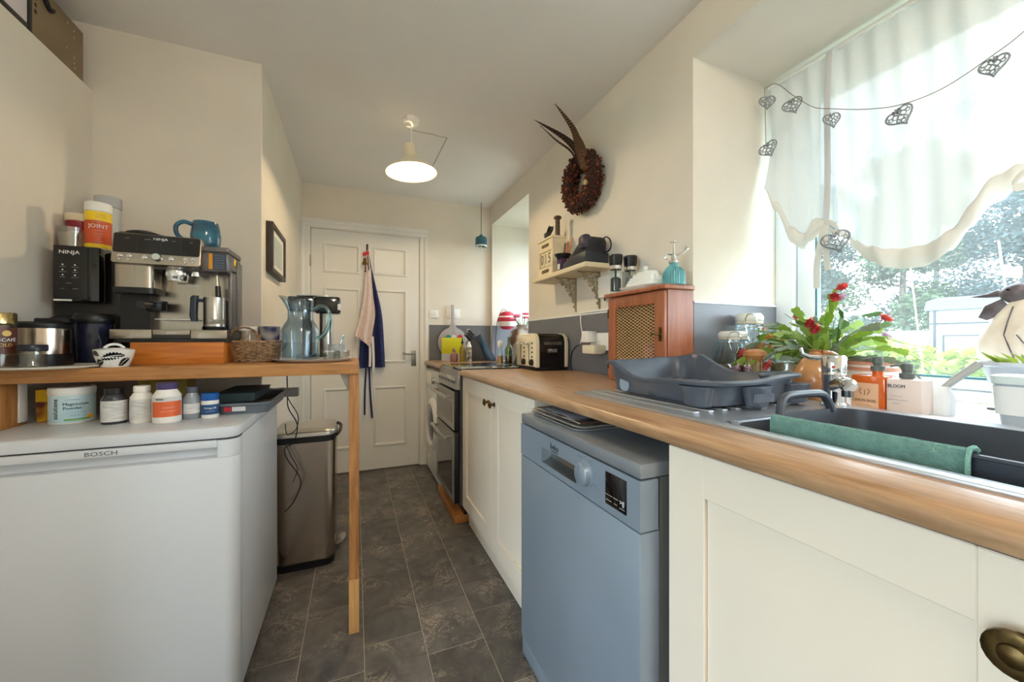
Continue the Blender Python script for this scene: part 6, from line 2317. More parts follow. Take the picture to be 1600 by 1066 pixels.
for ph in (0, PI):
    bm = nb()
    tube(bm, [(-0.05 + 0.06 * 0 + 0.052 * math.cos(PI - PI * i / 30) + 0.004 * math.sin(i * 0.8 + ph) + 0.012, -0.03 + 0.004 * math.cos(i * 0.8 + ph), 0.075 + 0.055 * math.sin(PI * i / 30)) for i in range(31)], 0.0032, 5)
    obj('handle', bm, WICK2, t, w=False)
bm = nb()
lathe(bm, [(0, 0), (0.066, 0), (0.066, 0.006), (0, 0.006)], 28, sy=ry / rx)
obj('base', bm, WICK2, t, w=False)
jar('preserve_jar', 'clear preserve jar with white lid peeping over the wicker basket', 'jar', -0.405, 1.84,
    [(0.036, 0), (0.038, 0.003), (0.038, 0.11), (0.033, 0.122), (0.031, 0.122), (0.035, 0.108), (0.035, 0.005), (0, 0.004)], JG,
    [(0.034, 0.12), (0.036, 0.122), (0.036, 0.136), (0.034, 0.138), (0, 0.138)], WPLAS, [], z=T)
t = thing('paisley_mug', 'tall dark blue paisley mug behind the basket and jug', 'mug', (-0.333, 1.868, T))
bm = nb()
lathe(bm, [(0, 0), (0.034, 0), (0.036, 0.004), (0.040, 0.14), (0.038, 0.141), (0.034, 0.01), (0, 0.008)], 28)
obj('cup', bm, mat('indigo_paisley', (48, 44, 98), 0.25, rgb2=(196, 186, 178), vscale=26, detail=0, coat=0.4), t, w=False)
bm = nb()
tube(bm, smoothpts([(0.037, 0.0, 0.11), (0.055, 0, 0.11), (0.063, 0, 0.085), (0.055, 0, 0.05), (0.036, 0, 0.04)], 4), 0.0045, 8)
obj('handle', bm, CERAM, t, w=False)

# white oval tray with jug, cups
t = thing('serving_tray', 'oval white enamel tray holding the glass jug at the table corner', 'tray', (-0.152, 1.72, T))
bm = nb()
lathe(bm, [(0, 0), (0.118, 0), (0.135, 0.006), (0.146, 0.012), (0.142, 0.0125), (0.13, 0.008), (0.116, 0.004), (0, 0.004)], 56, sy=1.22)
obj('tray', bm, mat('cool_white_enamel', (224, 222, 222), 0.2, coat=0.3), t, w=False)
PZ_ = T + 0.0045
JUGG = clear('blue_green_glass', (226, 234, 240), 0.93, 0.03, 0.5)
t = thing('glass_jug', 'large ribbed blue-green glass jug with curved handle', 'jug', (-0.197, 1.69, PZ_))
bm = nb()
outer = [(0.045, 0), (0.062, 0.002), (0.066, 0.008)]
for k in range(12):
    z = 0.014 + k * 0.0088
    outer += [(0.0665 + 0.0022 * (k % 2), z)]
outer += [(0.064, 0.125), (0.056, 0.14), (0.047, 0.152), (0.044, 0.162), (0.043, 0.19), (0.045, 0.215), (0.049, 0.236)]
inner = [(0.047, 0.236), (0.0415, 0.19), (0.0425, 0.162), (0.054, 0.138), (0.062, 0.12), (0.063, 0.012), (0, 0.006)]
lathe(bm, outer + inner, 40)
for v in bm.verts:           # pull a pouring lip out on the left of the rim
    if v.co.z > 0.205:
        k = (v.co.z - 0.205) / 0.031
        d = Vector((-0.86, -0.5))
        c_ = (v.co.x * d.x + v.co.y * d.y) / 0.049
        if c_ > 0.55:
            v.co.x += d.x * 0.03 * k * (c_ - 0.55) / 0.45
            v.co.y += d.y * 0.03 * k * (c_ - 0.55) / 0.45
            v.co.z += 0.01 * k * (c_ - 0.55) / 0.45
obj('jug_body', bm, JUGG, t, w=False, smooth=60)
bm = nb()
hx = Vector((0.86, -0.28, 0)).normalized()
tube(bm, smoothpts([hx * 0.045 + Vector((0, 0, 0.195)), hx * 0.075 + Vector((0, 0, 0.212)), hx * 0.105 + Vector((0, 0, 0.195)), hx * 0.11 + Vector((0, 0, 0.15)), hx * 0.092 + Vector((0, 0, 0.105)), hx * 0.066 + Vector((0, 0, 0.085))], 6), 0.0075, 12)
obj('handle', bm, clear('bottle_green_glass', (150, 196, 192), 0.85, 0.03, 0.5), t, w=False)
bm = nb()
lathe(bm, [(0, 0.007), (0.062, 0.0125), (0.0615, 0.07), (0, 0.07)], 32)
obj('water', bm, clear('jug_water', (232, 238, 242), 0.95), t, w=False)
t = thing('drinks_maker', 'black-headed drinks maker with steel column behind the glass jug', 'appliance', (-0.165, 1.93, T))
bm = nb()
box(bm, -0.27, -0.165, 1.885, 1.995, 1.212, 1.278, 0.008)
box(bm, -0.166, -0.062, 1.885, 1.985, 1.205, 1.282, 0.01)
hd = obj('head', bm, BGLOSS, t)
bm = nb()
box(bm, -0.24, -0.09, 1.90, 1.99, 1.2815, 1.288, 0.003)
obj('top_plate', bm, CHROME, hd)
bm = nb()
box(bm, -0.074, -0.061, 1.884, 1.95, 1.222, 1.25, 0.003)
obj('badge', bm, WPLAS, hd)
bm = nb()
cyl(bm, (-0.123, 1.94, T + 0.02), (-0.123, 1.94, 1.207), 0.028, seg=28)
obj('column', bm, STEEL, t)
bm = nb()
box(bm, -0.25, -0.075, 1.88, 2.0, T, T + 0.02, 0.006)
obj('base', bm, BLACK, t)
bm = nb()
cyl(bm, (-0.20, 1.945, T + 0.02), (-0.20, 1.945, 1.212), 0.02, seg=20)
obj('rear_tube', bm, BLACK, t)
for i, (x, y, r, h, lab) in enumerate(((-0.092, 1.66, 0.026, 0.032, 'low glass dish nearest the jug on the white tray'), (-0.045, 1.685, 0.024, 0.03, 'low glass dish at the right end of the white tray'))):
    t = thing('glass_dish', lab, 'dish', (x, y, PZ_ + (0.0 if i == 0 else 0.002)), group='small glass dishes on the tray')
    bm = nb()
    lathe(bm, [(r * 0.8, 0), (r, 0.003), (r, h), (r * 0.92, h), (r * 0.9, 0.006), (0, 0.005)], 24)
    obj('glass', bm, JG, t, w=False)
    bm = nb()
    lathe(bm, [(r, h), (r * 1.06, h + 0.001), (r * 1.06, h + 0.006), (0, h + 0.007)], 24)
    obj('steel_lid', bm, STEEL, t, w=False)
t = thing('sugar_cup', 'pale pottery cup with a teaspoon sticking out on the tray', 'cup', (-0.073, 1.765, PZ_))
bm = nb()
lathe(bm, [(0, 0), (0.028, 0), (0.031, 0.01), (0.033, 0.062), (0.031, 0.062), (0.028, 0.012), (0, 0.01)], 24)
obj('cup', bm, mat('speckled_pottery', (204, 206, 206), 0.3, rgb2=(150, 156, 160), vscale=60), t, w=False)
bm = nb()
tube(bm, [(-0.071, 1.765, PZ_ + 0.012), (-0.06, 1.76, PZ_ + 0.05), (-0.045, 1.755, PZ_ + 0.10)], [0.004, 0.0022, 0.0035], 8)
solo('teaspoon', bm, CHROME, 'steel teaspoon standing in the pale cup', 'spoon')
# ------------------------------------------------------------------ ceiling pendant
t = thing('pendant_lamp', 'white enamel pendant lamp hanging from the ceiling, lit', 'lamp', (0.293, 2.215, ZC))
bm = nb()
lathe(bm, [(0, ZC), (0.048, ZC), (0.048, ZC - 0.012), (0.04, ZC - 0.028), (0.012, ZC - 0.034), (0, ZC - 0.034)], 32, (0.293, 2.215, 0))
obj('ceiling_rose', bm, WPLAS, t)
bm = nb()
tube(bm, [(0.293, 2.215, ZC - 0.03), (0.294, 2.215, ZC - 0.085), (0.295, 2.215, 2.195)], 0.0032, 8)
obj('flex', bm, WPLAS, t)
bm = nb()
tl = Matrix.Rotation(math.radians(-4), 3, 'Y')
zr_ = 2.035
lathe(bm, [(0.024, 0.160), (0.033, 0.156), (0.036, 0.09), (0.045, 0.072), (0.075, 0.052), (0.11, 0.030), (0.135, 0.008), (0.142, 0.0), (0.1395, 0.0), (0.132, 0.007), (0.108, 0.027), (0.073, 0.049), (0.043, 0.069), (0.0335, 0.088), (0.030, 0.152), (0.024, 0.157)], 48, (0.295, 2.215, zr_), rot=tl)
obj('shade', bm, mat('ivory_enamel_shade', (232, 222, 196), 0.35), t, smooth=50)
bm = nb()
lathe(bm, [(0, 0.165), (0.016, 0.165), (0.018, 0.12), (0.014, 0.10), (0, 0.10)], 20, (0.295, 2.215, zr_), rot=tl)
obj('bulb_holder', bm, WPLAS, t)
bm = nb()
lathe(bm, [(0.011, 0.105), (0.013, 0.09), (0.017, 0.07), (0.0185, 0.05), (0.015, 0.03), (0.006, 0.016), (0, 0.014)], 20, (0.295, 2.215, zr_), rot=tl)
bl = mat('glowing_bulb', (255, 236, 190), 0.4, emit=(255, 226, 170), estr=28.0)
obj('bulb', bm, bl, t)
ld = bpy.data.lights.new('bulb_light', 'POINT')
ld.energy = 10.0
ld.color = (1.0, 0.79, 0.48)
ld.shadow_soft_size = 0.02
lo = bpy.data.objects.new('bulb_light', ld)
lo.location = (0.295, 2.215, zr_ + 0.027)
COL.objects.link(lo)

# added fill light: an unseen glowing globe behind the camera
t = thing('added_fill_globe', 'added unseen glowing globe that brightens the kitchen from behind the camera', 'lamp', (0.35, -0.55, ZC))
bm = nb()
lathe(bm, [(0, ZC), (0.09, ZC), (0.09, ZC - 0.015), (0, ZC - 0.015)], 28, (0.35, -0.55, 0))
obj('base', bm, WPLAS, t)
bm = nb()
lathe(bm, [(0.07, ZC - 0.015), (0.10, ZC - 0.03), (0.125, ZC - 0.07), (0.125, ZC - 0.11), (0.10, ZC - 0.16), (0.05, ZC - 0.19), (0, ZC - 0.197)], 32, (0.35, -0.55, 0))
obj('globe', bm, mat('fill_globe_glow', (255, 240, 214), 0.4, emit=(255, 238, 216), estr=20.0), t)  # glowing surface added to raise the room's brightness

# ------------------------------------------------------------------ hanging bell near the far corner
t = thing('hanging_bell', 'green-blue pottery bell hanging on a cord from the ceiling', 'bell', (1.054, 3.3, 1.93))
bm = nb()
tube(bm, [(1.054, 3.3, ZC), (1.054, 3.3, 2.03)], 0.003, 6)
obj('cord', bm, mat('brown_cord', (110, 88, 70), 0.8), t)
bm = nb()
lathe(bm, [(0, 2.045), (0.014, 2.043), (0.016, 2.03), (0.045, 2.02), (0.053, 2.005), (0.054, 1.945), (0.05, 1.945), (0.048, 2.0), (0, 2.01)], 28, (1.054, 3.3, 0))
obj('bell_body', bm, mat('green_blue_glaze', (66, 120, 122), 0.35, rgb2=(46, 92, 126), vscale=10, stretch=(1, 1, 3)), t)
bm = nb()
lathe(bm, [(0.0535, 1.946), (0.055, 1.94), (0.052, 1.932), (0.046, 1.934), (0.047, 1.946)], 28, (1.054, 3.3, 0))
obj('white_rim', bm, CERAM, t)
bm = nb()
tube(bm, [(1.054, 3.3, 2.0), (1.054, 3.3, 1.925)], 0.0025, 6)
bmesh.ops.create_icosphere(bm, subdivisions=2, radius=0.009, matrix=Matrix.Translation((1.054, 3.3, 1.922)))
obj('clapper', bm, CERAM, t)

# ------------------------------------------------------------------ picture on the left wall
t = thing('framed_picture', 'small dark deep-framed picture on the left wall near the door', 'picture', (XL, 2.29, 1.41))
y0, y1, z0, z1, xf_ = 2.107, 2.469, 1.412, 1.652, XL + 0.030
bm = nb()
fw = 0.022
for a in ((y0, y0 + fw, z0, z1), (y1 - fw, y1, z0, z1)):
    box(bm, XL + 0.0005, xf_, a[0], a[1], a[2], a[3], 0.002)
for a in ((y0 + fw, y1 - fw, z0, z0 + fw), (y0 + fw, y1 - fw, z1 - fw, z1)):
    box(bm, XL + 0.0005, xf_ - 0.0003, a[0], a[1], a[2], a[3], 0.001)
obj('frame', bm, mat('dark_brown_frame', (58, 48, 44), 0.45), t)
bm = nb()
box(bm, XL + 0.001, xf_ - 0.010, y0 + fw, y1 - fw, z0 + fw, z1 - fw)
mt_ = obj('mount', bm, mat('white_mount', (226, 224, 218), 0.7), t, smooth=0)
bm = nb()
box(bm, xf_ - 0.0105, xf_ - 0.0088, y0 + 0.065, y1 - 0.065, z0 + 0.05, z1 - 0.05)
obj('print', bm, mat('pastel_print', (206, 200, 190), 0.6, rgb2=(150, 176, 190), vscale=5), mt_, smooth=0)

# ------------------------------------------------------------------ aprons and bell on the door hook
HX, HY, HZ = 0.093, YB - 0.005, 1.86
t = thing('door_hook', 'dark metal coat hook on the panelled door', 'hook', (HX, HY, HZ - 0.02))
bm = nb()
box(bm, HX - 0.008, HX + 0.008, HY - 0.004, HY, HZ - 0.06, HZ + 0.03, 0.001)
tube(bm, smoothpts([(HX, HY - 0.003, HZ - 0.04), (HX, HY - 0.03, HZ - 0.045), (HX, HY - 0.045, HZ - 0.02), (HX, HY - 0.045, HZ)], 4), 0.004, 8)
obj('hook', bm, mat('dark_hook', (70, 66, 62), 0.4, 0.8), t)


def drape(name, outline_l, outline_r, y, amp, m, parent, folds=3.0, ph=0.0, n=24, k=14):
    """cloth sheet between a left and a right edge line (lists of (x, z)), with vertical folds in y"""
    L = smoothpts([(p[0], 0, p[1]) for p in outline_l], max(1, n // (len(outline_l) - 1)))
    R = smoothpts([(p[0], 0, p[1]) for p in outline_r], max(1, n // (len(outline_r) - 1)))
    m_ = min(len(L), len(R))
    bm = nb()
    g = []
    for i in range(m_):
        f = i / (m_ - 1)
        row = []
        for j in range(k + 1):
            q = j / k
            p = L[i].lerp(R[i], q)
            row.append(bm.verts.new((p.x, y - amp * f * (0.5 + 0.5 * math.sin(folds * 2 * PI * q + ph + f)) - 0.006 * math.sin(PI * q), p.z)))
        g.append(row)
    for i in range(m_ - 1):
        for j in range(k):
            bm.faces.new((g[i][j], g[i][j + 1], g[i + 1][j + 1], g[i + 1][j]))
    bmesh.ops.recalc_face_normals(bm, faces=bm.faces)
    bmesh.ops.solidify(bm, geom=bm.faces[:], thickness=0.003)
    return obj(name, bm, m, parent, smooth=60)


NAVYC = mat('navy_cotton', (34, 42, 92), 0.85, var=0.15, vscale=40)
PINKC = mat('pale_pink_linen', (226, 206, 202), 0.9, var=0.06, vscale=30)
t = thing('apron', 'navy blue apron with long ties hanging from the door hook', 'apron', (HX, HY - 0.06, HZ))
drape('apron_body', [(0.10, 1.66), (0.10, 1.4), (0.05, 1.15), (0.03, 0.95), (0.035, 0.86)], [(0.125, 1.68), (0.165, 1.50), (0.205, 1.30), (0.222, 1.05), (0.23, 0.865)], HY - 0.03, 0.045, NAVYC, t, 2.5)
bm = nb()
tube(bm, smoothpts([(0.105, HY - 0.035, 1.67), (0.095, HY - 0.035, 1.78), (HX, HY - 0.045, HZ - 0.035), (0.105, HY - 0.04, 1.78), (0.122, HY - 0.035, 1.68)], 6), 0.004, 6)
obj('neck_strap', bm, NAVYC, t)
for xa, xb, za, zb_ in ((0.085, 0.072, 0.90, 0.475), (0.105, 0.131, 0.90, 0.445)):
    bm = nb()
    P = smoothpts([(xa, HY - 0.04, za), ((xa + xb) / 2 - 0.004, HY - 0.045, (za + zb_) / 2), (xb, HY - 0.04, zb_)], 5)
    loft(bm, [[(p.x - 0.007, p.y, p.z), (p.x + 0.007, p.y, p.z), (p.x + 0.007, p.y - 0.002, p.z), (p.x - 0.007, p.y - 0.002, p.z)] for p in P])
    obj('tie', bm, NAVYC, t)
t = thing('apron', 'pale pink apron with white ties hung over the navy one', 'apron', (HX, HY - 0.10, HZ))
drape('apron_body', [(0.075, 1.63), (0.065, 1.45), (0.03, 1.25), (0.0, 1.13), (0.02, 1.115)], [(0.118, 1.67), (0.135, 1.45), (0.15, 1.30), (0.13, 1.15), (0.115, 1.03)], HY - 0.088, 0.04, PINKC, t, 2.0, 0.7)
bm = nb()
tube(bm, smoothpts([(0.085, HY - 0.09, 1.63), (0.088, HY - 0.06, 1.76), (HX, HY - 0.048, HZ - 0.03), (0.103, HY - 0.06, 1.76), (0.112, HY - 0.09, 1.66)], 6), 0.004, 6)
obj('neck_strap', bm, PINKC, t)
for xa, xb, za, zb_ in ((0.108, 0.110, 1.10, 0.875), (0.13, 0.138, 1.12, 0.82)):
    bm = nb()
    P = smoothpts([(xa, HY - 0.105, za), ((xa + xb) / 2 + 0.003, HY - 0.11, (za + zb_) / 2), (xb, HY - 0.105, zb_)], 5)
    loft(bm, [[(p.x - 0.009, p.y, p.z), (p.x + 0.009, p.y, p.z), (p.x + 0.009, p.y - 0.002, p.z), (p.x - 0.009, p.y - 0.002, p.z)] for p in P])
    obj('tie', bm, mat('white_tape', (226, 222, 220), 0.9), t)
t = thing('door_bell', 'little brass bell with red bow and tassel on the door hook', 'bell', (0.078, HY - 0.06, 1.69))
bm = nb()
lathe(bm, [(0, 1.765), (0.008, 1.763), (0.014, 1.75), (0.018, 1.725), (0.028, 1.708), (0.026, 1.708), (0.012, 1.74), (0, 1.75)], 20, (0.074, HY - 0.06, 0))
obj('bell', bm, mat('aged_brass', (146, 112, 56), 0.3, 1.0), t)
for s in (-1, 1):
    bm = nb()
    bmesh.ops.create_icosphere(bm, subdivisions=2, radius=0.013, matrix=Matrix.Translation((0.081 + s * 0.012, HY - 0.055, 1.80 + 0.006 * s)) @ Matrix.Diagonal((1.1, 0.5, 1.5, 1)))
    obj('bow_loop', bm, mat('red_ribbon', (200, 50, 56), 0.5), t)
bm = nb()
for k in range(7):
    tube(bm, [(0.078, HY - 0.06, 1.71), (0.072 + k * 0.003, HY - 0.06 + 0.004 * math.sin(k * 2), 1.645)], 0.0022, 5)
obj('tassel', bm, mat('rust_thread', (130, 72, 52), 0.8), t)

# ------------------------------------------------------------------ crate on top of the partition
PLY = mat('brown_ply', (146, 124, 96), 0.6, var=0.12, vscale=5)
t = thing('plywood_crate', 'brown plywood crate pushed up near the ceiling at top left', 'crate', (-1.2, 1.5, 2.0755))
bm = nb()
box(bm, -0.987, -0.972, 1.05, 1.995, 2.0755, 2.272, 0.002)
obj('front_board', bm, PLY, t)
bm = nb()
box(bm, -1.42, -1.405, 1.05, 1.995, 2.0755, 2.272, 0.002)
obj('rear_board', bm, PLY, t)
for yy in (1.05, 1.98):
    bm = nb()
    box(bm, -1.405, -0.987, yy, yy + 0.015, 2.0755, 2.272, 0.002)
    obj('end_board', bm, PLY, t)
bm = nb()
box(bm, -1.405, -0.987, 1.065, 1.98, 2.0755, 2.085)
obj('bottom', bm, PLY, t, smooth=0)
for yy, zz in ((1.94, 2.24), (1.94, 2.215), (1.905, 2.245), (1.94, 2.14), (1.94, 2.12), (1.945, 2.105), (1.90, 2.15)):
    bm = nb()
    cyl(bm, (-0.972, yy, zz), (-0.9708, yy, zz), 0.0035, seg=10)
    obj('screw', bm, CHROME, t)
bm = nb()
tube(bm, smoothpts([(-0.968, 1.78, 2.262), (-0.966, 1.79, 2.235), (-0.966, 1.81, 2.215), (-0.966, 1.825, 2.225)], 4), 0.007, 8)
obj('strap_hook', bm, BLACK, t)
for k in range(4):
    bm = nb()
    box(bm, -0.972, -0.9708, 1.752, 1.760, 2.16 + k * 0.022, 2.172 + k * 0.022)
    obj('slot', bm, mat('dark_slot', (66, 54, 44), 0.8), t, smooth=0)
t = thing('leaning_frame', 'black-edged white panel standing against the crate at top left', 'frame', (-0.968, 1.62, 2.0755))
bm = nb()
for a in ((1.46, 1.478, 2.0755, 2.23), (1.71, 1.728, 2.0755, 2.23)):
    box(bm, -0.9715, -0.9635, a[0], a[1], a[2], a[3], 0.001)
for a in ((1.478, 1.71, 2.076, 2.094), (1.478, 1.71, 2.212, 2.2298)):
    box(bm, -0.9713, -0.9637, a[0], a[1], a[2], a[3], 0.001)
obj('edge', bm, BLACK, t)
bm = nb()
box(bm, -0.9705, -0.966, 1.478, 1.71, 2.094, 2.212)
obj('panel', bm, mat('lilac_white_panel', (214, 206, 212), 0.5), t, smooth=0)

# ------------------------------------------------------------------ curtain: sheer tie-up blind
SHEER = sheer('sheer_voile', (232, 238, 240), 0.022, 0.065)
CX = 1.585
t = thing('tie_up_blind', 'sheer white tie-up voile blind gathered into swags over the near window', 'curtain', (CX, 0.5, 2.12))
pts_b = [(1.045, 1.70), (1.0, 1.60), (0.955, 1.47), (0.91, 1.433), (0.872, 1.470), (0.831, 1.512), (0.79, 1.44), (0.756, 1.394), (0.70, 1.345), (0.656, 1.317), (0.62, 1.308), (0.583, 1.308), (0.55, 1.318), (0.518, 1.340), (0.482, 1.395), (0.448, 1.453), (0.406, 1.488), (0.36, 1.52), (0.32, 1.44), (0.26, 1.35), (0.15, 1.31), (0.02, 1.34), (-0.1, 1.45), (-0.18, 1.50)]


def zbot(y):
    for (ya, za), (yb, zb_) in zip(pts_b, pts_b[1:]):
        if ya >= y >= yb:
            f = (ya - y) / (ya - yb)
            f = f * f * (3 - 2 * f) if abs(ya - yb) > 0.03 else f
            return za + (zb_ - za) * f
    return pts_b[-1][1] if y < 0 else pts_b[0][1]


bm = nb()
NYc, NZc = 150, 34
ties = (0.831, 0.36, -0.12)
g = []
for i in range(NYc + 1):
    y = 1.045 - (1.045 + 0.18) * i / NYc
    zb_ = zbot(y)
    row = []
    for j in range(NZc + 1):
        f = j / NZc
        z = 2.118 + (zb_ - 2.118) * f
        dx = 0.010 * math.sin(y * 34 + 1.2 * math.sin(f * 3)) * (0.5 + 0.5 * f) + 0.005 * math.sin(y * 95 + f * 4)
        for ty in ties:                        # gathers near each tie
            dd = (y - ty)
            dx += 0.014 * math.exp(-(dd / 0.05) ** 2) * math.sin(dd * 150 + f * 2) * f
        dx -= 0.045 * f ** 3 * (1 - math.exp(-(min(abs(y - ty) for ty in ties) / 0.09) ** 2))       # swag bellies into the room
        row.append(bm.verts.new((CX + dx, y, z)))
    g.append(row)
for i in range(NYc):
    for j in range(NZc):
        bm.faces.new((g[i][j], g[i + 1][j], g[i + 1][j + 1], g[i][j + 1]))
hem_pts = [g[i][NZc].co.copy() for i in range(NYc + 1)]
obj('voile', bm, SHEER, t, smooth=80)
# rolled lower edge, widening away from the ties
HEMM = sheer('voile_roll', (232, 230, 224), 0.0, 0.06)
segs = ((1, 25), (27, 83), (86, 140))
for a, b in segs:
    P = hem_pts[a:b + 1]
    n = len(P)
    bm = nb()
    rings = []
    for i, p in enumerate(P):
        f = i / (n - 1)
        wd = 0.006 + 0.026 * math.sin(PI * f) ** 1.2 + (0.02 * math.exp(-((f - 0.85) / 0.12) ** 2))
        rings.append([bm.verts.new(Vector((p.x - 0.004 + 0.35 * wd * math.cos(q), p.y, p.z + wd * 0.8 + wd * math.sin(q)))) for q in [2 * PI * k / 8 for k in range(8)]])
    for u, v in zip(rings, rings[1:]):
        for k in range(8):
            bm.faces.new((u[k], u[(k + 1) % 8], v[(k + 1) % 8], v[k]))
    obj('rolled_hem', bm, HEMM, t, smooth=80)
BANDM = sheer('voile_band', (214, 216, 220), 0.0, 0.04)
for ty, zb_ in ((0.831, 1.50), (0.36, 1.51)):
    bm = nb()
    P = [(CX - 0.022 - 0.02 * f, ty + 0.003 * math.sin(f * 6), 2.118 + (zb_ - 2.118) * f) for f in [k / 14 for k in range(15)]]
    loft(bm, [[(p[0], p[1] - 0.010, p[2]), (p[0] + 0.003, p[1], p[2]), (p[0], p[1] + 0.010, p[2]), (p[0] - 0.002, p[1], p[2])] for p in P])
    obj('tie_band', bm, BANDM, t, smooth=60)
    bm = nb()   # bow: two loops and two tails
    K = Vector((CX - 0.048, ty, zb_ + 0.002))
    for s in (-1, 1):
        lp = smoothpts([K, K + Vector((-0.012, s * 0.03, -0.012)), K + Vector((-0.014, s * 0.05, -0.04)), K + Vector((-0.008, s * 0.032, -0.045)), K + Vector((0, s * 0.006, -0.012))], 4)
        loft(bm, [[p + Vector((0, 0, 0.010)), p + Vector((-0.003, 0, 0)), p + Vector((0, 0, -0.010)), p + Vector((0.002, 0, 0))] for p in lp])
    obj('bow', bm, HEMM, t, smooth=70)
    for s in (-1, 1):
        bm = nb()
        tl_ = smoothpts([K, K + Vector((-0.01, s * 0.006, -0.06)), K + Vector((-0.008, s * 0.016 + 0.004, -0.15)), K + Vector((-0.004, s * 0.018 + 0.004, -0.20 - 0.03 * s))], 5)
        loft(bm, [[p + Vector((0, 0.011, 0)), p + Vector((-0.003, 0, 0)), p + Vector((0, -0.011, 0)), p + Vector((0.002, 0, 0))] for p in tl_])
        obj('tie_tail', bm, HEMM, t, smooth=70)
bm = nb()
tube(bm, [(CX, 1.06, 2.128), (CX, -0.2, 2.128)], 0.008, 10)
solo('curtain_rod', bm, WPLAS, 'thin white curtain rod along the top of the window reveal', 'rod')

# ------------------------------------------------------------------ heart garland
t = thing('heart_garland', 'string of silver filigree metal hearts hung across the window', 'garland', (1.54, 0.8, 2.0))
GX = 1.51
HEARTM = mat('grey_filigree', (150, 154, 160), 0.45, 0.5)
bm = nb()
KH = 0.965          # the string hangs a little in front of the blind
hz = lambda z: 1.083 + (z - 1.083) * KH
tube(bm, smoothpts([(GX + 0.05, 1.055, 2.12), (GX + 0.03, 1.0, 2.10)] + [(GX - 0.012, y * KH, hz(z)) for y, z in ((0.942, 2.02), (0.875, 1.94), (0.812, 1.898), (0.72, 1.845), (0.633, 1.810), (0.54, 1.805), (0.448, 1.836), (0.399, 1.860), (0.30, 1.93))], 5), 0.0012, 5)
tube(bm, [(GX + 0.02, 1.04, 2.11), (GX + 0.02, 1.035, 1.87)], 0.0012, 5)
obj('string', bm, mat('string_grey', (120, 112, 104), 0.8), t)


def heart_curve(n=28):
    out = []
    for i in range(n):
        a = 2 * PI * i / n
        out.append((16 * math.sin(a) ** 3 / 17.0, (13 * math.cos(a) - 5 * math.cos(2 * a) - 2 * math.cos(3 * a) - math.cos(4 * a)) / 17.0))
    return out


HC = heart_curve()


def heart(c, s, yaw, tilt):
    c = Vector(c)
    ux = Vector((math.sin(yaw), -math.cos(yaw), 0))
    uz = Vector((0, 0, 1))
    ct, st_ = math.cos(tilt), math.sin(tilt)
    ex, ey = ux * ct + uz * st_, uz * ct - ux * st_
    nn = ex.cross(ey)
    bm = nb()
    tube(bm, [c + ex * p[0] * s + ey * p[1] * s for p in HC], s * 0.075, 6, True)
    # pierced lattice: small loops filling the heart, bulging in the middle
    for (x, y, r) in ((-0.5, 0.42, 0.24), (0.5, 0.42, 0.24), (0, 0.28, 0.22), (-0.28, 0.02, 0.22), (0.28, 0.02, 0.22), (0, -0.22, 0.22), (-0.62, 0.08, 0.15), (0.62, 0.08, 0.15), (0, -0.58, 0.16), (-0.26, -0.4, 0.13), (0.26, -0.4, 0.13), (-0.2, 0.55, 0.12), (0.2, 0.55, 0.12)):
        for sg in (1,):
            bl_ = 0.22 * (1 - (x * x + y * y)) * s
            tube(bm, [c + ex * (x + r * math.cos(a)) * s + ey * (y + r * math.sin(a)) * s + nn * bl_ for a in [2 * PI * i / 10 for i in range(10)]], s * 0.055, 4, True)
    tube(bm, [c + ey * 0.3 * s, c + ey * 0.85 * s], s * 0.05, 4)
    obj('heart', bm, HEARTM, t, smooth=60)


for (y, z, s, yaw, tilt) in ((1.017, 2.03, 0.028, 0.9, 0.0), (0.942, 1.982, 0.030, 0.5, 0.3), (0.812, 1.858, 0.026, 1.0, 0.2), (0.631, 1.772, 0.030, 0.1, 0.45), (0.446, 1.803, 0.026, -0.1, 0.0), (1.012, 1.842, 0.032, 0.2, 0.35), (0.80, 1.43, 0.038, 0.6, 0.3)):
    heart((GX - 0.02, y * KH, hz(z)) if y < 0.95 else (GX, y, z), s * 1.08, yaw, tilt)

# ------------------------------------------------------------------ things on the near window sill
SZ = W1[2] + 0.0003


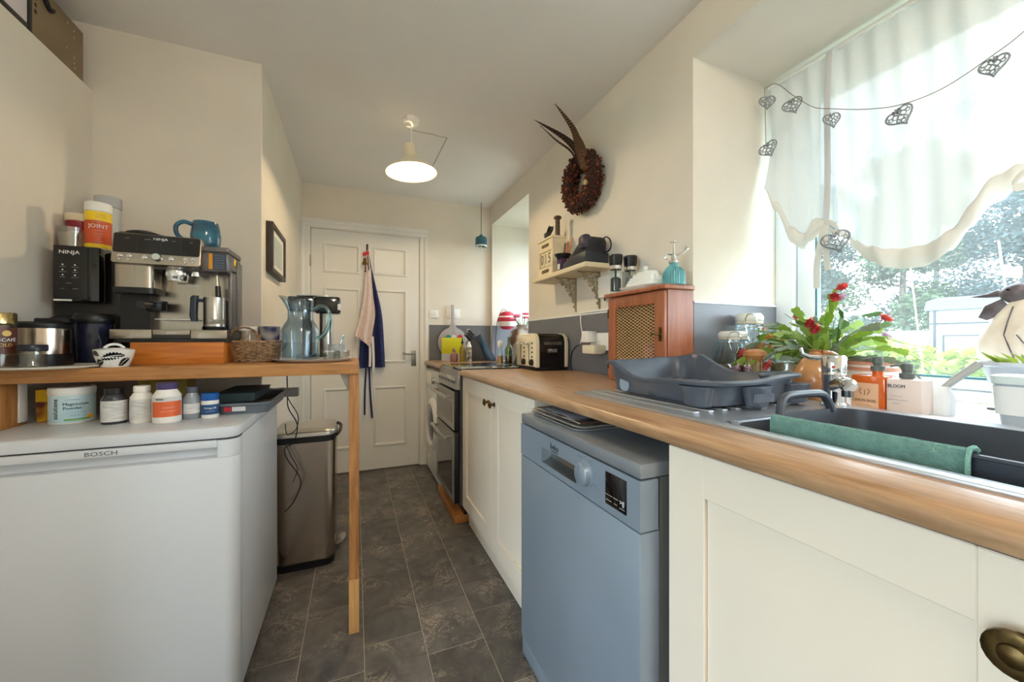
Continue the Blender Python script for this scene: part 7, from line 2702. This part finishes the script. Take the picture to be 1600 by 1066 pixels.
def kilner(label, x, y, rb, rl, h, fill, fillm, lid=True):
    t = thing('clip_jar', label, 'jar', (x, y, SZ))
    bm = nb()
    lathe(bm, [(rb * 0.8, 0), (rb * 0.95, 0.004), (rb, h * 0.25), (rb * 0.98, h * 0.5), (rl * 1.02, h * 0.74), (rl * 0.98, h * 0.80), (rl * 1.05, h * 0.81), (rl * 1.05, h * 0.85), (rl * 0.92, h * 0.85), (rl * 0.92, h * 0.75), (rb * 0.94, h * 0.5), (rb * 0.95, h * 0.25), (rb * 0.85, 0.008), (0, 0.007)], 32)
    obj('glass', bm, GLASS, t, w=False)
    bm = nb()
    lathe(bm, [(0, 0.008), (rb * 0.84, 0.009), (rb * 0.93, h * 0.25), (rb * 0.92, fill), (0, fill + 0.004)], 28)
    obj('contents', bm, fillm, t, w=False)
    bm = nb()
    lathe(bm, [(rl * 1.04, h * 0.852), (rl * 1.06, h * 0.86), (rl * 1.04, h * 0.885), (rl * 0.9, h * 0.885), (rl * 0.9, h * 0.852)], 32)
    obj('rubber_seal', bm, mat('pale_rubber', (206, 196, 176), 0.6), t, w=False)
    if lid:
        bm = nb()
        lathe(bm, [(rl * 1.03, h * 0.887), (rl * 1.08, h * 0.90), (rl * 1.08, h * 0.95), (rl * 0.9, h * 0.99), (0, h)], 32)
        obj('lid', bm, mat('milky_lid', (216, 214, 204), 0.25), t, w=False)
    bm = nb()
    a = math.atan2(-y, -x) + 0.1
    n_ = Vector((math.cos(a), math.sin(a), 0))
    u_ = Vector((-math.sin(a), math.cos(a), 0))
    R_ = rl * 1.12
    tube(bm, [Vector((R_ * math.cos(q), R_ * math.sin(q), h * 0.80)) for q in [2 * PI * i / 24 for i in range(24)]], 0.0014, 5, True)
    tube(bm, smoothpts([n_ * R_ + u_ * 0.016 + Vector((0, 0, h * 0.80)), n_ * (R_ + 0.004) + u_ * 0.020 + Vector((0, 0, h * 0.88)), n_ * R_ + u_ * 0.01 + Vector((0, 0, h * 0.97)), n_ * R_ - u_ * 0.01 + Vector((0, 0, h * 0.97)), n_ * (R_ + 0.004) - u_ * 0.020 + Vector((0, 0, h * 0.88)), n_ * R_ - u_ * 0.016 + Vector((0, 0, h * 0.80)), n_ * (R_ + 0.010) - u_ * 0.010 + Vector((0, 0, h * 0.68)), n_ * (R_ + 0.014) + Vector((0, 0, h * 0.60)), n_ * (R_ + 0.010) + u_ * 0.010 + Vector((0, 0, h * 0.68))], 3, True), 0.0015, 5, True)
    obj('wire_clip', bm, CHROME, t, w=False)
    return t


kilner('round clip-top glass jar nearest the drainer on the sill', 1.275, 0.985, 0.066, 0.045, 0.215, 0.09, mat('brown_sugar', (150, 124, 106), 0.9, var=0.2, vscale=80))
kilner('tallest clip-top glass jar at the back corner of the sill', 1.40, 1.012, 0.048, 0.044, 0.285, 0.15, mat('mixed_nuts', (140, 88, 58), 0.8, rgb2=(190, 140, 96), vscale=60))
kilner('wide open clip jar of oats below the cactus leaves', 1.398, 0.865, 0.058, 0.050, 0.185, 0.10, mat('oats', (214, 190, 150), 0.9, var=0.2, vscale=90), False)
t = thing('wooden_pestle', 'striped wooden pestle-shaped pot between the glass jars', 'pot', (1.34, 0.93, SZ))
bm = nb()
lathe(bm, [(0, 0), (0.018, 0), (0.019, 0.02), (0.014, 0.09), (0.018, 0.15), (0.02, 0.17), (0.018, 0.172), (0.016, 0.15), (0, 0.14)], 20)
obj('pot', bm, wood('zebra_wood', (206, 160, 100), (130, 74, 36), 2, 6, 0.4), t, w=False)
t = thing('brush_head', 'round wooden scrubbing brush lying on the sill by the jar', 'brush', (1.24, 0.875, SZ))
bm = nb()
lathe(bm, [(0, 0.085), (0.03, 0.12), (0.034, 0.13), (0.03, 0.142), (0.016, 0.15), (0, 0.151)], 24, sy=1.15)
obj('wooden_back', bm, wood('brush_wood', (196, 138, 84), (160, 100, 54), 0, 6, 0.4), t, w=False)
bm = nb()
for i in range(60):
    a, r = i * 2.4, 0.028 * math.sqrt(i / 60)
    tube(bm, [(r * math.cos(a), r * math.sin(a), 0.118), (r * 1.2 * math.cos(a), r * 1.2 * math.sin(a), 0.0)], 0.0016, 4)
o = obj('bristles', bm, mat('tampico', (190, 170, 130), 0.9), t, w=False)
o['kind'] = 'stuff'
t = thing('ceramic_gourd', 'squat honey-brown ceramic jug on the sill behind the tap', 'jug', (1.262, 0.705, SZ))
bm = nb()
lathe(bm, [(0, 0), (0.045, 0), (0.052, 0.01), (0.060, 0.05), (0.055, 0.09), (0.036, 0.122), (0.020, 0.136), (0.016, 0.146), (0.020, 0.152), (0.014, 0.152), (0.010, 0.14), (0, 0.13)], 32)
HON = mat('honey_glaze', (196, 150, 102), 0.2, rgb2=(166, 110, 68), vscale=10, coat=0.5)
obj('jug_body', bm, HON, t, w=False)
bm = nb()
tube(bm, smoothpts([(0.0, -0.018, 0.145), (0.012, -0.04, 0.14), (0.014, -0.058, 0.115), (0.008, -0.052, 0.085)], 4), 0.006, 8)
obj('handle', bm, HON, t, w=False)
t = thing('striped_bowl', 'cream plant bowl with terracotta banded rim behind the soap', 'bowl', (1.46, 0.66, SZ))
bm = nb()
lathe(bm, [(0, 0), (0.05, 0), (0.058, 0.01), (0.062, 0.11), (0.058, 0.11), (0.05, 0.012), (0, 0.01)], 32)
obj('bowl', bm, CERAM, t, w=False)
bm = nb()
for z in (0.088, 0.106):
    lathe(bm, [(0.0615, z), (0.066, z + 0.002), (0.066, z + 0.009), (0.0615, z + 0.011), (0.058, z + 0.009)], 32)
obj('rim_bands', bm, mat('terracotta_band', (196, 142, 120), 0.6), t, w=False)
bm = nb()
lathe(bm, [(0, 0.095), (0.058, 0.095), (0.058, 0.098), (0, 0.10)], 24)
obj('soil', bm, mat('potting_soil', (62, 48, 38), 0.95), t, w=False)

# Christmas cactus: every stem is a chain of flat scalloped segments
t = thing('christmas_cactus', 'sprawling green cactus with red and pink flowers on the sill', 'plant', (1.41, 0.775, SZ))
bm = nb()
lathe(bm, [(0, 0), (0.045, 0), (0.06, 0.09), (0.062, 0.10), (0.056, 0.10), (0.044, 0.01), (0, 0.01)], 28)
obj('pot', bm, mat('white_pot', (214, 210, 206), 0.4), t, w=False)
bm = nb()
lathe(bm, [(0, 0.085), (0.055, 0.085), (0.055, 0.088), (0, 0.09)], 24)
obj('soil', bm, MATS['potting_soil'], t, w=False)
CG = [leafy('cactus_green', (134, 166, 100), (100, 136, 82), 0.4), leafy('cactus_lime', (176, 196, 84), (140, 170, 70), 0.45), leafy('cactus_grey', (158, 172, 144), (128, 146, 120), 0.25), mat('cactus_stem', (136, 112, 84), 0.7)]
rc = random.Random(5)
segm = {}


def seg_mesh(mi):
    if mi in segm:
        return segm[mi]
    b2 = nb()
    out = [(-0.003, 0), (-0.007, 0.008), (-0.0055, 0.012), (-0.010, 0.02), (-0.0085, 0.026), (-0.0105, 0.034), (-0.007, 0.041), (0.0, 0.0395), (0.007, 0.041), (0.0105, 0.034), (0.0085, 0.026), (0.010, 0.02), (0.0055, 0.012), (0.007, 0.008), (0.003, 0)]
    prism(b2, out, (0, 0, -0.0012), (1, 0, 0), (0, 1, 0), (0, 0, 1), 0.0024, 0.0008)
    b2.faces.ensure_lookup_table()
    me = bpy.data.meshes.new('leaf_segment')
    bmesh.ops.triangulate(b2, faces=[f for f in b2.faces if len(f.verts) > 4])
    b2.to_mesh(me)
    b2.free()
    me.materials.append(CG[mi])
    segm[mi] = me
    return me


def flower(p, d, c):
    b2 = nb()
    d = d.normalized()
    u = d.orthogonal().normalized()
    v = d.cross(u)
    for lay in range(3):
        for k in range(6):
            a = k * PI / 3 + lay * 0.5
            o_ = u * math.cos(a) + v * math.sin(a)
            base = p + d * (0.004 + 0.008 * lay)
            tip = base + d * 0.016 + o_ * (0.016 - 0.003 * lay)
            s_ = d.cross(o_).normalized() * 0.005
            mid = base + d * 0.012 + o_ * 0.007
            vs = [b2.verts.new(q) for q in (base, mid + s_, tip, mid - s_)]
            b2.faces.new(vs)
    bmesh.ops.solidify(b2, geom=b2.faces[:], thickness=0.0008)
    tube(b2, [p, p + d * 0.03], [0.004, 0.002], 6)
    obj('flower', b2, c, t, w=False)


FLO = [mat('red_flower', (204, 72, 88), 0.5, rgb2=(226, 110, 96), vscale=30), mat('mauve_flower', (206, 176, 194), 0.6), mat('dark_red_bud', (150, 46, 60), 0.5), mat('orange_flower', (226, 150, 60), 0.5)]
stems = 0
for i in range(56):
    a = rc.uniform(0, 2 * PI)
    # bias the spread along the window (y) and into the room
    dirh = Vector((0.75 * math.cos(a) - 0.12, 1.1 * math.sin(a), 0))
    el = rc.uniform(0.4, 1.35)
    d = (dirh * math.cos(el) + Vector((0, 0, math.sin(el)))).normalized()
    p = Vector((rc.uniform(-0.03, 0.03), rc.uniform(-0.03, 0.03), 0.088))
    n = rc.choice((4, 5, 5, 5, 6, 6))
    mi = rc.choice((0, 1, 1, 1, 2))
    for k in range(n):
        roll = rc.uniform(0, PI)
        z_ = d.orthogonal().normalized()
        z_ = (z_ * math.cos(roll) + d.cross(z_) * math.sin(roll)).normalized()
        x_ = d.cross(z_).normalized()
        L = rc.uniform(1.0, 1.35)
        M4 = Matrix((x_, d, z_)).transposed().to_4x4()
        M4.translation = p
        o = bpy.data.objects.new('leaf_segment', seg_mesh(3 if (k == 0 and rc.random() < 0.5) else mi))
        COL.objects.link(o)
        o.parent = t
        o.matrix_local = M4 @ Matrix.Diagonal((L, L, 1, 1))
        p = p + d * 0.038 * L
        d = (d + Vector((rc.uniform(-0.22, 0.22), rc.uniform(-0.22, 0.22), -0.17 - 0.05 * k))).normalized()
        if p.z < 0.01 or abs(p.x + 1.41 - 1.645) < 0.03:
            break
    if i % 3 == 0:
        flower(p, (d + Vector((0, 0, -0.5))), FLO[(i // 3) % 4 if i % 2 else 0])

# soap dispensers
AMB = mat('amber_plastic', (196, 88, 24), 0.12, coat=0.5, rgb2=(214, 104, 36), vscale=8)
t = thing('soap_dispenser', 'amber soap dispenser with peach LEMON BASIL label on the sill', 'dispenser', (1.262, 0.568, SZ))
bm = nb()
box(bm, 1.235, 1.29, 0.534, 0.606, SZ, SZ + 0.088, 0.004)
obj('bottle', bm, AMB, t)
bm = nb()
box(bm, 1.2338, 1.2352, 0.5465, 0.6045, SZ + 0.004, SZ + 0.068, 0.0003)
lb = obj('label', bm, mat('peach_label', (226, 184, 150), 0.5), t, smooth=0)
txt('lettering', 'LEMON BASIL', 0.0105, mat('brown_print', (120, 84, 60), 0.5), lb, (1.2336, 0.5755, SZ + 0.022), (0, -1, 0), (0, 0, 1), sxy=(0.78, 1))
txt('lettering', dash(3, 3), 0.005, MATS['brown_print'], lb, (1.2336, 0.5755, SZ + 0.011), (0, -1, 0), (0, 0, 1))
bm = nb()
for s in (-1, 1):
    tube(bm, [(1.2336, 0.5755 + s * 0.006, SZ + 0.038), (1.2336, 0.5755 + s * 0.011, SZ + 0.046), (1.2336, 0.5755 + s * 0.007, SZ + 0.054)], 0.0008, 4)
tube(bm, [(1.2336, 0.5755, SZ + 0.036), (1.2336, 0.5755, SZ + 0.05)], 0.0008, 4)
obj('leaf_logo', bm, MATS['brown_print'], lb)
SLATE = mat('slate_pump', (92, 98, 94), 0.4)


def pump(t, x, y, z, neck):
    bm = nb()
    lathe(bm, [(0.011, z), (0.011, z + neck), (0, z + neck)], 18, (x, y, 0))
    obj('neck', bm, AMB if neck > 0.008 else SLATE, t)
    bm = nb()
    lathe(bm, [(0, z + neck), (0.0145, z + neck), (0.0145, z + neck + 0.012), (0.009, z + neck + 0.013), (0.009, z + neck + 0.018), (0.0105, z + neck + 0.019), (0.0105, z + neck + 0.034), (0.009, z + neck + 0.036), (0, z + neck + 0.036)], 20, (x, y, 0))
    p_ = obj('pump', bm, SLATE, t)
    bm = nb()
    q = Vector((x, y, z + neck + 0.031))
    d = Vector((-0.45, 0.89, 0))
    tube(bm, [q, q + d * 0.02, q + d * 0.03 + Vector((0, 0, -0.003))], [0.004, 0.003, 0.0025], 8)
    obj('nozzle', bm, SLATE, p_)


pump(t, 1.262, 0.560, SZ + 0.088, 0.012)
t = thing('soap_dispenser', 'pale pink-white lotion dispenser right of the amber one', 'dispenser', (1.262, 0.499, SZ))
bm = nb()
box(bm, 1.235, 1.29, 0.466, 0.532, SZ, SZ + 0.084, 0.004)
obj('bottle', bm, mat('blush_plastic', (222, 206, 198), 0.35), t)
txt('lettering', 'BLOOM', 0.012, INK, t, (1.2346, 0.512, SZ + 0.066), (0, -1, 0), (0, 0, 1), sxy=(0.8, 1))
for k, s in enumerate((dash(2, 2), dash(3, 2, 3), dash(3))):
    txt('lettering', s, 0.005, INK, t, (1.2346, 0.512, SZ + 0.042 - k * 0.009), (0, -1, 0), (0, 0, 1))
pump(t, 1.262, 0.503, SZ + 0.084, 0.002)
# white scrubbing brush
t = thing('washing_up_brush', 'white washing-up brush leaning with grey handle on the sill', 'brush', (1.32, 0.465, SZ))
bm = nb()
loft(bm, rsecs([(0.05, 0.05, 0.012, 1.315, 0.468, SZ), (0.054, 0.054, 0.014, 1.315, 0.468, SZ + 0.035), (0.03, 0.034, 0.01, 1.315, 0.465, SZ + 0.062), (0.02, 0.022, 0.006, 1.318, 0.46, SZ + 0.068)], 4))
obj('head', bm, mat('frosted_white', (226, 228, 230), 0.4), t)
bm = nb()
tube(bm, [(1.317, 0.462, SZ + 0.06), (1.33, 0.44, SZ + 0.09), (1.345, 0.41, SZ + 0.125)], [0.007, 0.0085, 0.009], 10)
obj('handle', bm, mat('light_grey_plastic', (168, 168, 164), 0.4), t)
# white planter with seedlings, tub, bird
t = thing('planter', 'white glazed planter with leafy seedlings at the right sill edge', 'planter', (1.41, 0.34, SZ))
bm = nb()
lathe(bm, [(0, 0), (0.05, 0), (0.056, 0.006), (0.060, 0.03), (0.078, 0.10), (0.082, 0.118), (0.092, 0.122), (0.092, 0.130), (0.082, 0.130), (0.076, 0.115), (0.055, 0.03), (0, 0.02)], 40)
obj('pot', bm, mat('blue_white_glaze', (206, 212, 222), 0.2, coat=0.4), t, w=False)
bm = nb()
lathe(bm, [(0, 0.112), (0.075, 0.112), (0.075, 0.115), (0, 0.118)], 24)
obj('soil', bm, MATS['potting_soil'], t, w=False)
LIMEL = leafy('lime_leaf', (150, 176, 70), (186, 200, 90), 0.4)
for i in range(26):
    a, r = rc.uniform(0, 2 * PI), rc.uniform(0.01, 0.065)
    p = Vector((r * math.cos(a), r * math.sin(a), 0.114))
    d = Vector((math.cos(a) * 0.7, math.sin(a) * 0.7, 1)).normalized()
    L = rc.uniform(0.03, 0.055)
    sd_ = d.cross(Vector((0, 0, 1))).normalized() * 0.008
    bm = nb()
    vs = [bm.verts.new(q) for q in (p, p + d * L * 0.55 + sd_, p + d * L + Vector((math.cos(a), math.sin(a), -0.3)) * 0.012, p + d * L * 0.55 - sd_)]
    bm.faces.new(vs)
    bmesh.ops.solidify(bm, geom=bm.faces[:], thickness=0.0008)
    obj('leaf', bm, LIMEL, t, w=False)
t = thing('storage_tub', 'pale blue-white plastic tub with torn paper label before the planter', 'tub', (1.262, 0.305, SZ))
bm = nb()
loft(bm, rsecs([(0.075, 0.085, 0.02, 0, 0, 0), (0.09, 0.105, 0.022, 0, 0, 0.09)], 5))
obj('tub', bm, mat('slate_white', (176, 186, 196), 0.35), t, w=False, smooth=40)
bm = nb()
loft(bm, rsecs([(0.097, 0.112, 0.024, 0, 0, 0.0905), (0.098, 0.113, 0.024, 0, 0, 0.106), (0.09, 0.105, 0.02, 0, 0, 0.108)], 5))
obj('lid', bm, mat('pale_mint_lid', (212, 226, 226), 0.3), t, w=False, smooth=40)
bm = nb()
loft(bm, rsecs([(0.087, 0.101, 0.022, 0, 0, 0.028), (0.092, 0.107, 0.022, 0, 0, 0.086)], 5))
obj('paper_label', bm, mat('torn_paper', (228, 230, 230), 0.8), t, w=False, smooth=40)
# bird ornament: mosaic shell body with a metal head
t = thing('bird_ornament', 'large bird ornament with cream shell body and metal head behind the planter', 'ornament', (1.545, 0.385, SZ))
BX_ = 1.545
bm = nb()
body = [(0.36, 0.10, 0.028), (0.40, 0.13, 0.044)]
lv = []
for z, yc, hw, hd in ((0.09, 0.405, 0.012, 0.012), (0.12, 0.415, 0.040, 0.022), (0.16, 0.418, 0.058, 0.032), (0.20, 0.415, 0.062, 0.036), (0.24, 0.408, 0.054, 0.034), (0.28, 0.402, 0.040, 0.028), (0.31, 0.398, 0.026, 0.02), (0.325, 0.398, 0.016, 0.014)):
    lv.append([(BX_ + hd * math.cos(a), yc + hw * math.sin(a), SZ + 0.88 * z) for a in [2 * PI * i / 24 for i in range(24)]])
loft(bm, lv)
obj('shell_body', bm, mat('capiz_shell', (240, 230, 216), 0.35, rgb2=(214, 198, 180), vscale=14, detail=2, coat=0.3), t, smooth=60)
TINM = mat('weathered_tin', (128, 118, 124), 0.5, 0.5, var=0.3, vscale=30)
bm = nb()
lv = []
for k, (dy, z, hw, hh) in enumerate(((0.0, 0.31, 0.018, 0.016), (0.004, 0.325, 0.028, 0.02), (0.008, 0.342, 0.030, 0.022), (0.006, 0.358, 0.022, 0.018), (0.0, 0.368, 0.008, 0.008))):
    lv.append([(BX_ + hh * math.cos(a), 0.402 + dy + hw * math.sin(a), SZ + 0.88 * z) for a in [2 * PI * i / 20 for i in range(20)]])
loft(bm, lv)
hd = obj('head', bm, TINM, t, smooth=60)
bm = nb()
tube(bm, [(BX_, 0.435, SZ + 0.302), (BX_, 0.455, SZ + 0.297), (BX_, 0.485, SZ + 0.296)], [0.011, 0.006, 0.001], 8)
obj('beak', bm, TINM, hd)
bm = nb()
cyl(bm, (BX_ - 0.021, 0.416, SZ + 0.307), (BX_ - 0.0255, 0.4165, SZ + 0.307), 0.003, seg=8)
obj('eye', bm, BLACK, hd)
bm = nb()
prism(bm, [(0.47, 0.24), (0.458, 0.27), (0.43, 0.286), (0.42, 0.27), (0.44, 0.24), (0.455, 0.232)], (BX_ - 0.012, 0, SZ), (0, 1, 0), (0, 0, 1), (1, 0, 0), 0.004, 0.001)
obj('wattle', bm, TINM, t)
bm = nb()
prism(bm, [(0.385, 0.27), (0.35, 0.22), (0.30, 0.155), (0.25, 0.11), (0.26, 0.14), (0.32, 0.235), (0.37, 0.295)], (BX_ - 0.006, 0, SZ), (0, 1, 0), (0, 0, 1), (1, 0, 0), 0.012, 0.002)
obj('wing', bm, mat('pale_tin', (196, 190, 190), 0.5, 0.2), t)
bm = nb()
for s in (0.39, 0.43):
    tube(bm, [(BX_, s, SZ + 0.12), (BX_, s, SZ + 0.0)], 0.003, 6)
box(bm, BX_ - 0.03, BX_ + 0.03, 0.37, 0.45, SZ, SZ + 0.006, 0.002)
obj('stand', bm, TINM, t)
for k, (ya, za, yb, zb_) in enumerate(((0.405, 0.30, 0.42, 0.22), (0.42, 0.22, 0.40, 0.14), (0.40, 0.22, 0.375, 0.17))):
    bm = nb()
    tube(bm, [(BX_ - 0.034, ya, SZ + 0.88 * za), (BX_ - 0.037, (ya + yb) / 2, SZ + 0.44 * (za + zb_)), (BX_ - 0.034, yb, SZ + 0.88 * zb_)], 0.0014, 5)
    obj('wire_seam', bm, TINM, t)
# ------------------------------------------------------------------ garden outside the windows
GZ = -0.1
bm = nb()
box(bm, -45, 60, -45, 60, GZ - 0.2, GZ)
o = struct('floor_garden', bm, mat('pale_lawn', (108, 118, 88), 0.9, rgb2=(128, 130, 108), vscale=1.2))
rg = random.Random(21)


def leaves(bm, centre, rad, n, size, rnd, flat=0.7):
    c = Vector(centre)
    for i in range(n):
        while True:
            v = Vector((rnd.uniform(-1, 1), rnd.uniform(-1, 1), rnd.uniform(-1, 1)))
            if v.length < 1:
                break
        v = v * (0.55 + 0.45 * v.length)
        p = c + Vector((v.x * rad[0], v.y * rad[1], v.z * rad[2]))
        a = Vector((rnd.gauss(0, 1), rnd.gauss(0, 1), rnd.gauss(0, flat))).normalized()
        b = a.orthogonal().normalized()
        b = (b * math.cos(rnd.random() * 6) + a.cross(b) * math.sin(rnd.random() * 6)).normalized()
        s = size * rnd.uniform(0.6, 1.4)
        vs = [bm.verts.new(p + q) for q in (-a * s, b * s * 0.45, a * s, -b * s * 0.45)]
        bm.faces.new(vs)


def leafmat(key, c1, c2):
    m = leafy(key, c1, c2, 0.25, 1.5)
    return m


def tree(label, x, y, h, rx, clusters, m, n=520, size=0.16, trunk=0.14, lean=0.0):
    t = thing('garden_tree', label, 'tree', (x, y, GZ), group='trees beyond the garden')
    bm = nb()
    tube(bm, [(0, 0, 0), (lean * 0.3, 0.1, h * 0.35), (lean, 0.0, h * 0.8)], [trunk, trunk * 0.7, trunk * 0.25], 8)
    for k in range(7):
        a, z = k * 2.3, h * (0.3 + 0.07 * k)
        tube(bm, [(lean * z / h, 0, z), (lean * z / h + rx * 0.6 * math.cos(a), rx * 0.6 * math.sin(a), z + 0.35)], [trunk * 0.35, trunk * 0.1], 5)
    obj('trunk', bm, mat('tree_bark', (110, 100, 88), 0.9, var=0.3, vscale=20), t, w=False)
    bm = nb()
    for k in range(clusters):
        a = rg.uniform(0, 2 * PI)
        z = h * rg.uniform(0.10, 0.98)
        r = rx * (1.05 - 0.75 * (z / h)) * rg.uniform(0.2, 1.0)
        leaves(bm, (lean * z / h + r * math.cos(a), r * math.sin(a), z), (rx * 0.34, rx * 0.34, rx * 0.24), n, size, rg)
    o = obj('crown', bm, m, t, w=False, smooth=0)
    o['kind'] = 'stuff'


LM = [leafmat('grey_green_leaves', (70, 90, 80), (46, 68, 60)), leafmat('mid_green_leaves', (82, 102, 68), (58, 80, 54)), leafmat('blue_green_leaves', (72, 92, 92), (52, 74, 76))]
specs = [(17.5, 9.9, 7.5, 2.2, 0, 'tall grey-green tree left in the window view'), (18.5, 7.4, 8.5, 2.4, 1, 'mid green tree behind the wooden garden fence'), (19.5, 4.9, 7.0, 2.3, 2, 'blue-green tree rising over the white trailer'),
         (18.0, 2.2, 7.8, 2.4, 0, 'dark tree to the right behind the trailer'), (20.5, 12.6, 8.0, 2.6, 1, 'broad tree at the far left of the garden'), (23.0, -1.0, 9.0, 2.8, 2, 'distant tree right of the trailer'), (24.0, 8.5, 10.0, 3.0, 2, 'tallest pale tree in the far background')]
for x, y, h, r, mi, lab in specs:
    tree(lab, x, y, h, r, 26, LM[mi], 760, 0.08)
LIME = leafmat('lime_shrub_leaves', (168, 182, 66), (120, 146, 50))
shr = [(6.6, 3.25, 0.98, 0.55, 'lime green shrub left of the window view, nearest'), (7.0, 2.55, 0.86, 0.55, 'lime green shrub in the middle of the flower bed'), (7.3, 3.9, 0.98, 0.6, 'lime shrub in front of the wooden fence'), (6.6, 1.9, 0.80, 0.5, 'low lime shrub in front of the trailer'), (7.6, 1.1, 0.85, 0.6, 'low lime shrub at the right of the bed'), (8.4, 4.9, 1.0, 0.6, 'lime shrub far left by the fence')]
for x, y, h, r, lab in shr:
    t = thing('garden_shrub', lab, 'shrub', (x, y, GZ), group='lime shrubs in the flower bed')
    bm = nb()
    for k in range(6):
        a = k * 1.05
        tube(bm, [(0, 0, 0), (0.5 * r * math.cos(a), 0.5 * r * math.sin(a), h * 0.85)], [0.015, 0.005], 5)
    obj('stems', bm, MATS['tree_bark'], t, w=False)
    bm = nb()
    for k in range(7):
        a = k * 0.9
        leaves(bm, (0.5 * r * math.cos(a), 0.6 * r * math.sin(a), h * (0.6 + 0.1 * (k % 4)) + 0.14), (r * 0.5, r * 0.55, h * 0.32), 420, 0.06, rg)
    o = obj('foliage', bm, LIME, t, w=False, smooth=0)
    o['kind'] = 'stuff'

# wooden fence, every board a part
t = thing('garden_fence', 'weathered horizontal board fence across the back of the garden', 'fence', (13.0, 7.3, GZ))
FEN = mat('grey_fence_wood', (96, 92, 82), 0.8, var=0.2, vscale=6)
for k in range(7):
    bm = nb()
    box(bm, 12.98, 13.02, 5.3, 10.5, GZ + 0.08 + k * 0.19, GZ + 0.08 + k * 0.19 + 0.17, 0.004)
    obj('board', bm, FEN, t)
for k in range(4):
    bm = nb()
    box(bm, 13.02, 13.12, 5.32 + k * 1.7, 5.42 + k * 1.7, GZ, GZ + 1.5, 0.005)
    obj('post', bm, FEN, t)

# white horse trailer
t = thing('horse_trailer', 'white horse trailer with a rounded roof parked in the garden', 'trailer', (15.0, 2.9, GZ))
TRW = mat('trailer_white', (118, 122, 126), 0.6)
bm = nb()
y0, y1 = 0.3, 5.15
sec = [(14.0, GZ + 0.45), (15.9, GZ + 0.45), (15.9, GZ + 2.0), (15.75, GZ + 2.2), (15.3, GZ + 2.3), (14.6, GZ + 2.3), (14.15, GZ + 2.2), (14.0, GZ + 2.0)]
prism(bm, sec, (0, y0, 0), (1, 0, 0), (0, 0, 1), (0, 1, 0), y1 - y0, 0.03)
obj('body', bm, TRW, t, smooth=40)
bm = nb()
sec = [(13.96, GZ + 1.98), (15.94, GZ + 1.98), (15.8, GZ + 2.24), (15.3, GZ + 2.345), (14.6, GZ + 2.345), (14.1, GZ + 2.24)]
prism(bm, sec, (0, y0 - 0.1, 0), (1, 0, 0), (0, 0, 1), (0, 1, 0), y1 - y0 + 0.2, 0.03)
obj('roof', bm, mat('trailer_roof', (72, 78, 90), 0.6), t, smooth=40)
DKL = mat('trailer_seam', (46, 50, 56), 0.5)
for z in (1.62,):
    bm = nb()
    box(bm, 13.98, 14.0, y0, y1, GZ + z, GZ + z + 0.03)
    obj('side_rail', bm, DKL, t, smooth=0)
bm = nb()
box(bm, 13.975, 14.0, 5.02, 5.06, GZ + 0.45, GZ + 1.98)
obj('corner_seam', bm, DKL, t, smooth=0)
bm = nb()
box(bm, 13.976, 14.0, 3.96, 4.89, GZ + 0.48, GZ + 1.335)
obj('door_frame', bm, DKL, t, smooth=0)
bm = nb()
box(bm, 13.97, 14.0, 4.0, 4.85, GZ + 0.5, GZ + 1.3, 0.005)
d = obj('side_door', bm, mat('door_white', (150, 152, 154), 0.4), t)
bm = nb()
box(bm, 13.94, 13.97, 4.02, 4.05, GZ + 0.5, GZ + 1.3)
box(bm, 13.93, 13.97, 4.06, 4.14, GZ + 0.98, GZ + 1.01)
obj('door_latch', bm, DKL, d, smooth=0)
bm = nb()
box(bm, 13.975, 14.0, 2.3, 3.95, GZ + 0.5, GZ + 1.28, 0.005)
obj('ramp_panel', bm, mat('pale_green_panel', (66, 94, 56), 0.5), t)
bm = nb()
box(bm, 13.97, 14.0, 0.6, 2.4, GZ + 1.66, GZ + 1.95, 0.005)
obj('window_strip', bm, mat('grey_window', (110, 116, 128), 0.3), t)
for yy in (1.6, 2.7):
    bm = nb()
    lathe(bm, [(0, -0.1), (0.34, -0.1), (0.36, -0.06), (0.36, 0.06), (0.34, 0.1), (0.16, 0.1), (0.14, 0.05), (0, 0.05)], 28, (14.1, yy, GZ + 0.36), rot=Matrix.Rotation(-PI / 2, 3, 'Y'))
    obj('wheel', bm, mat('tyre', (50, 50, 52), 0.8), t)
bm = nb()
tube(bm, [(15.0, 5.1, GZ + 0.5), (15.0, 6.4, GZ + 0.45)], 0.05, 8)
cyl(bm, (15.0, 6.3, GZ), (15.0, 6.3, GZ + 0.5), 0.04)
obj('drawbar', bm, DKL, t)
# meter cabinet and cane stakes
t = thing('garden_cabinet', 'grey metal utility cabinet standing beside the trailer', 'cabinet', (12.0, 4.75, GZ))
bm = nb()
box(bm, 11.8, 12.2, 4.45, 5.05, GZ, GZ + 1.42, 0.01)
obj('case', bm, mat('utility_grey', (104, 108, 118), 0.5), t)
for ya, yb in ((4.47, 4.74), (4.76, 5.03)):
    bm = nb()
    box(bm, 11.785, 11.8, ya, yb, GZ + 0.06, GZ + 1.36, 0.004)
    obj('door', bm, MATS['utility_grey'], t)
CANE = mat('bamboo_cane', (206, 190, 130), 0.6)
for i, (x, y, dx, dy, h, lab) in enumerate(((5.4, 1.95, 0.05, 0.2, 2.0, 'leaning bamboo cane left of the bird ornament'), (5.2, 1.28, -0.05, 0.18, 2.05, 'leaning bamboo cane at the right window edge'))):
    bm = nb()
    tube(bm, [(x, y, GZ), (x + dx * 0.5, y + dy * 0.5, GZ + h * 0.5), (x + dx, y + dy, GZ + h)], 0.007, 6)
    solo('bamboo_cane', bm, CANE, lab, 'cane', group='canes in the flower bed')
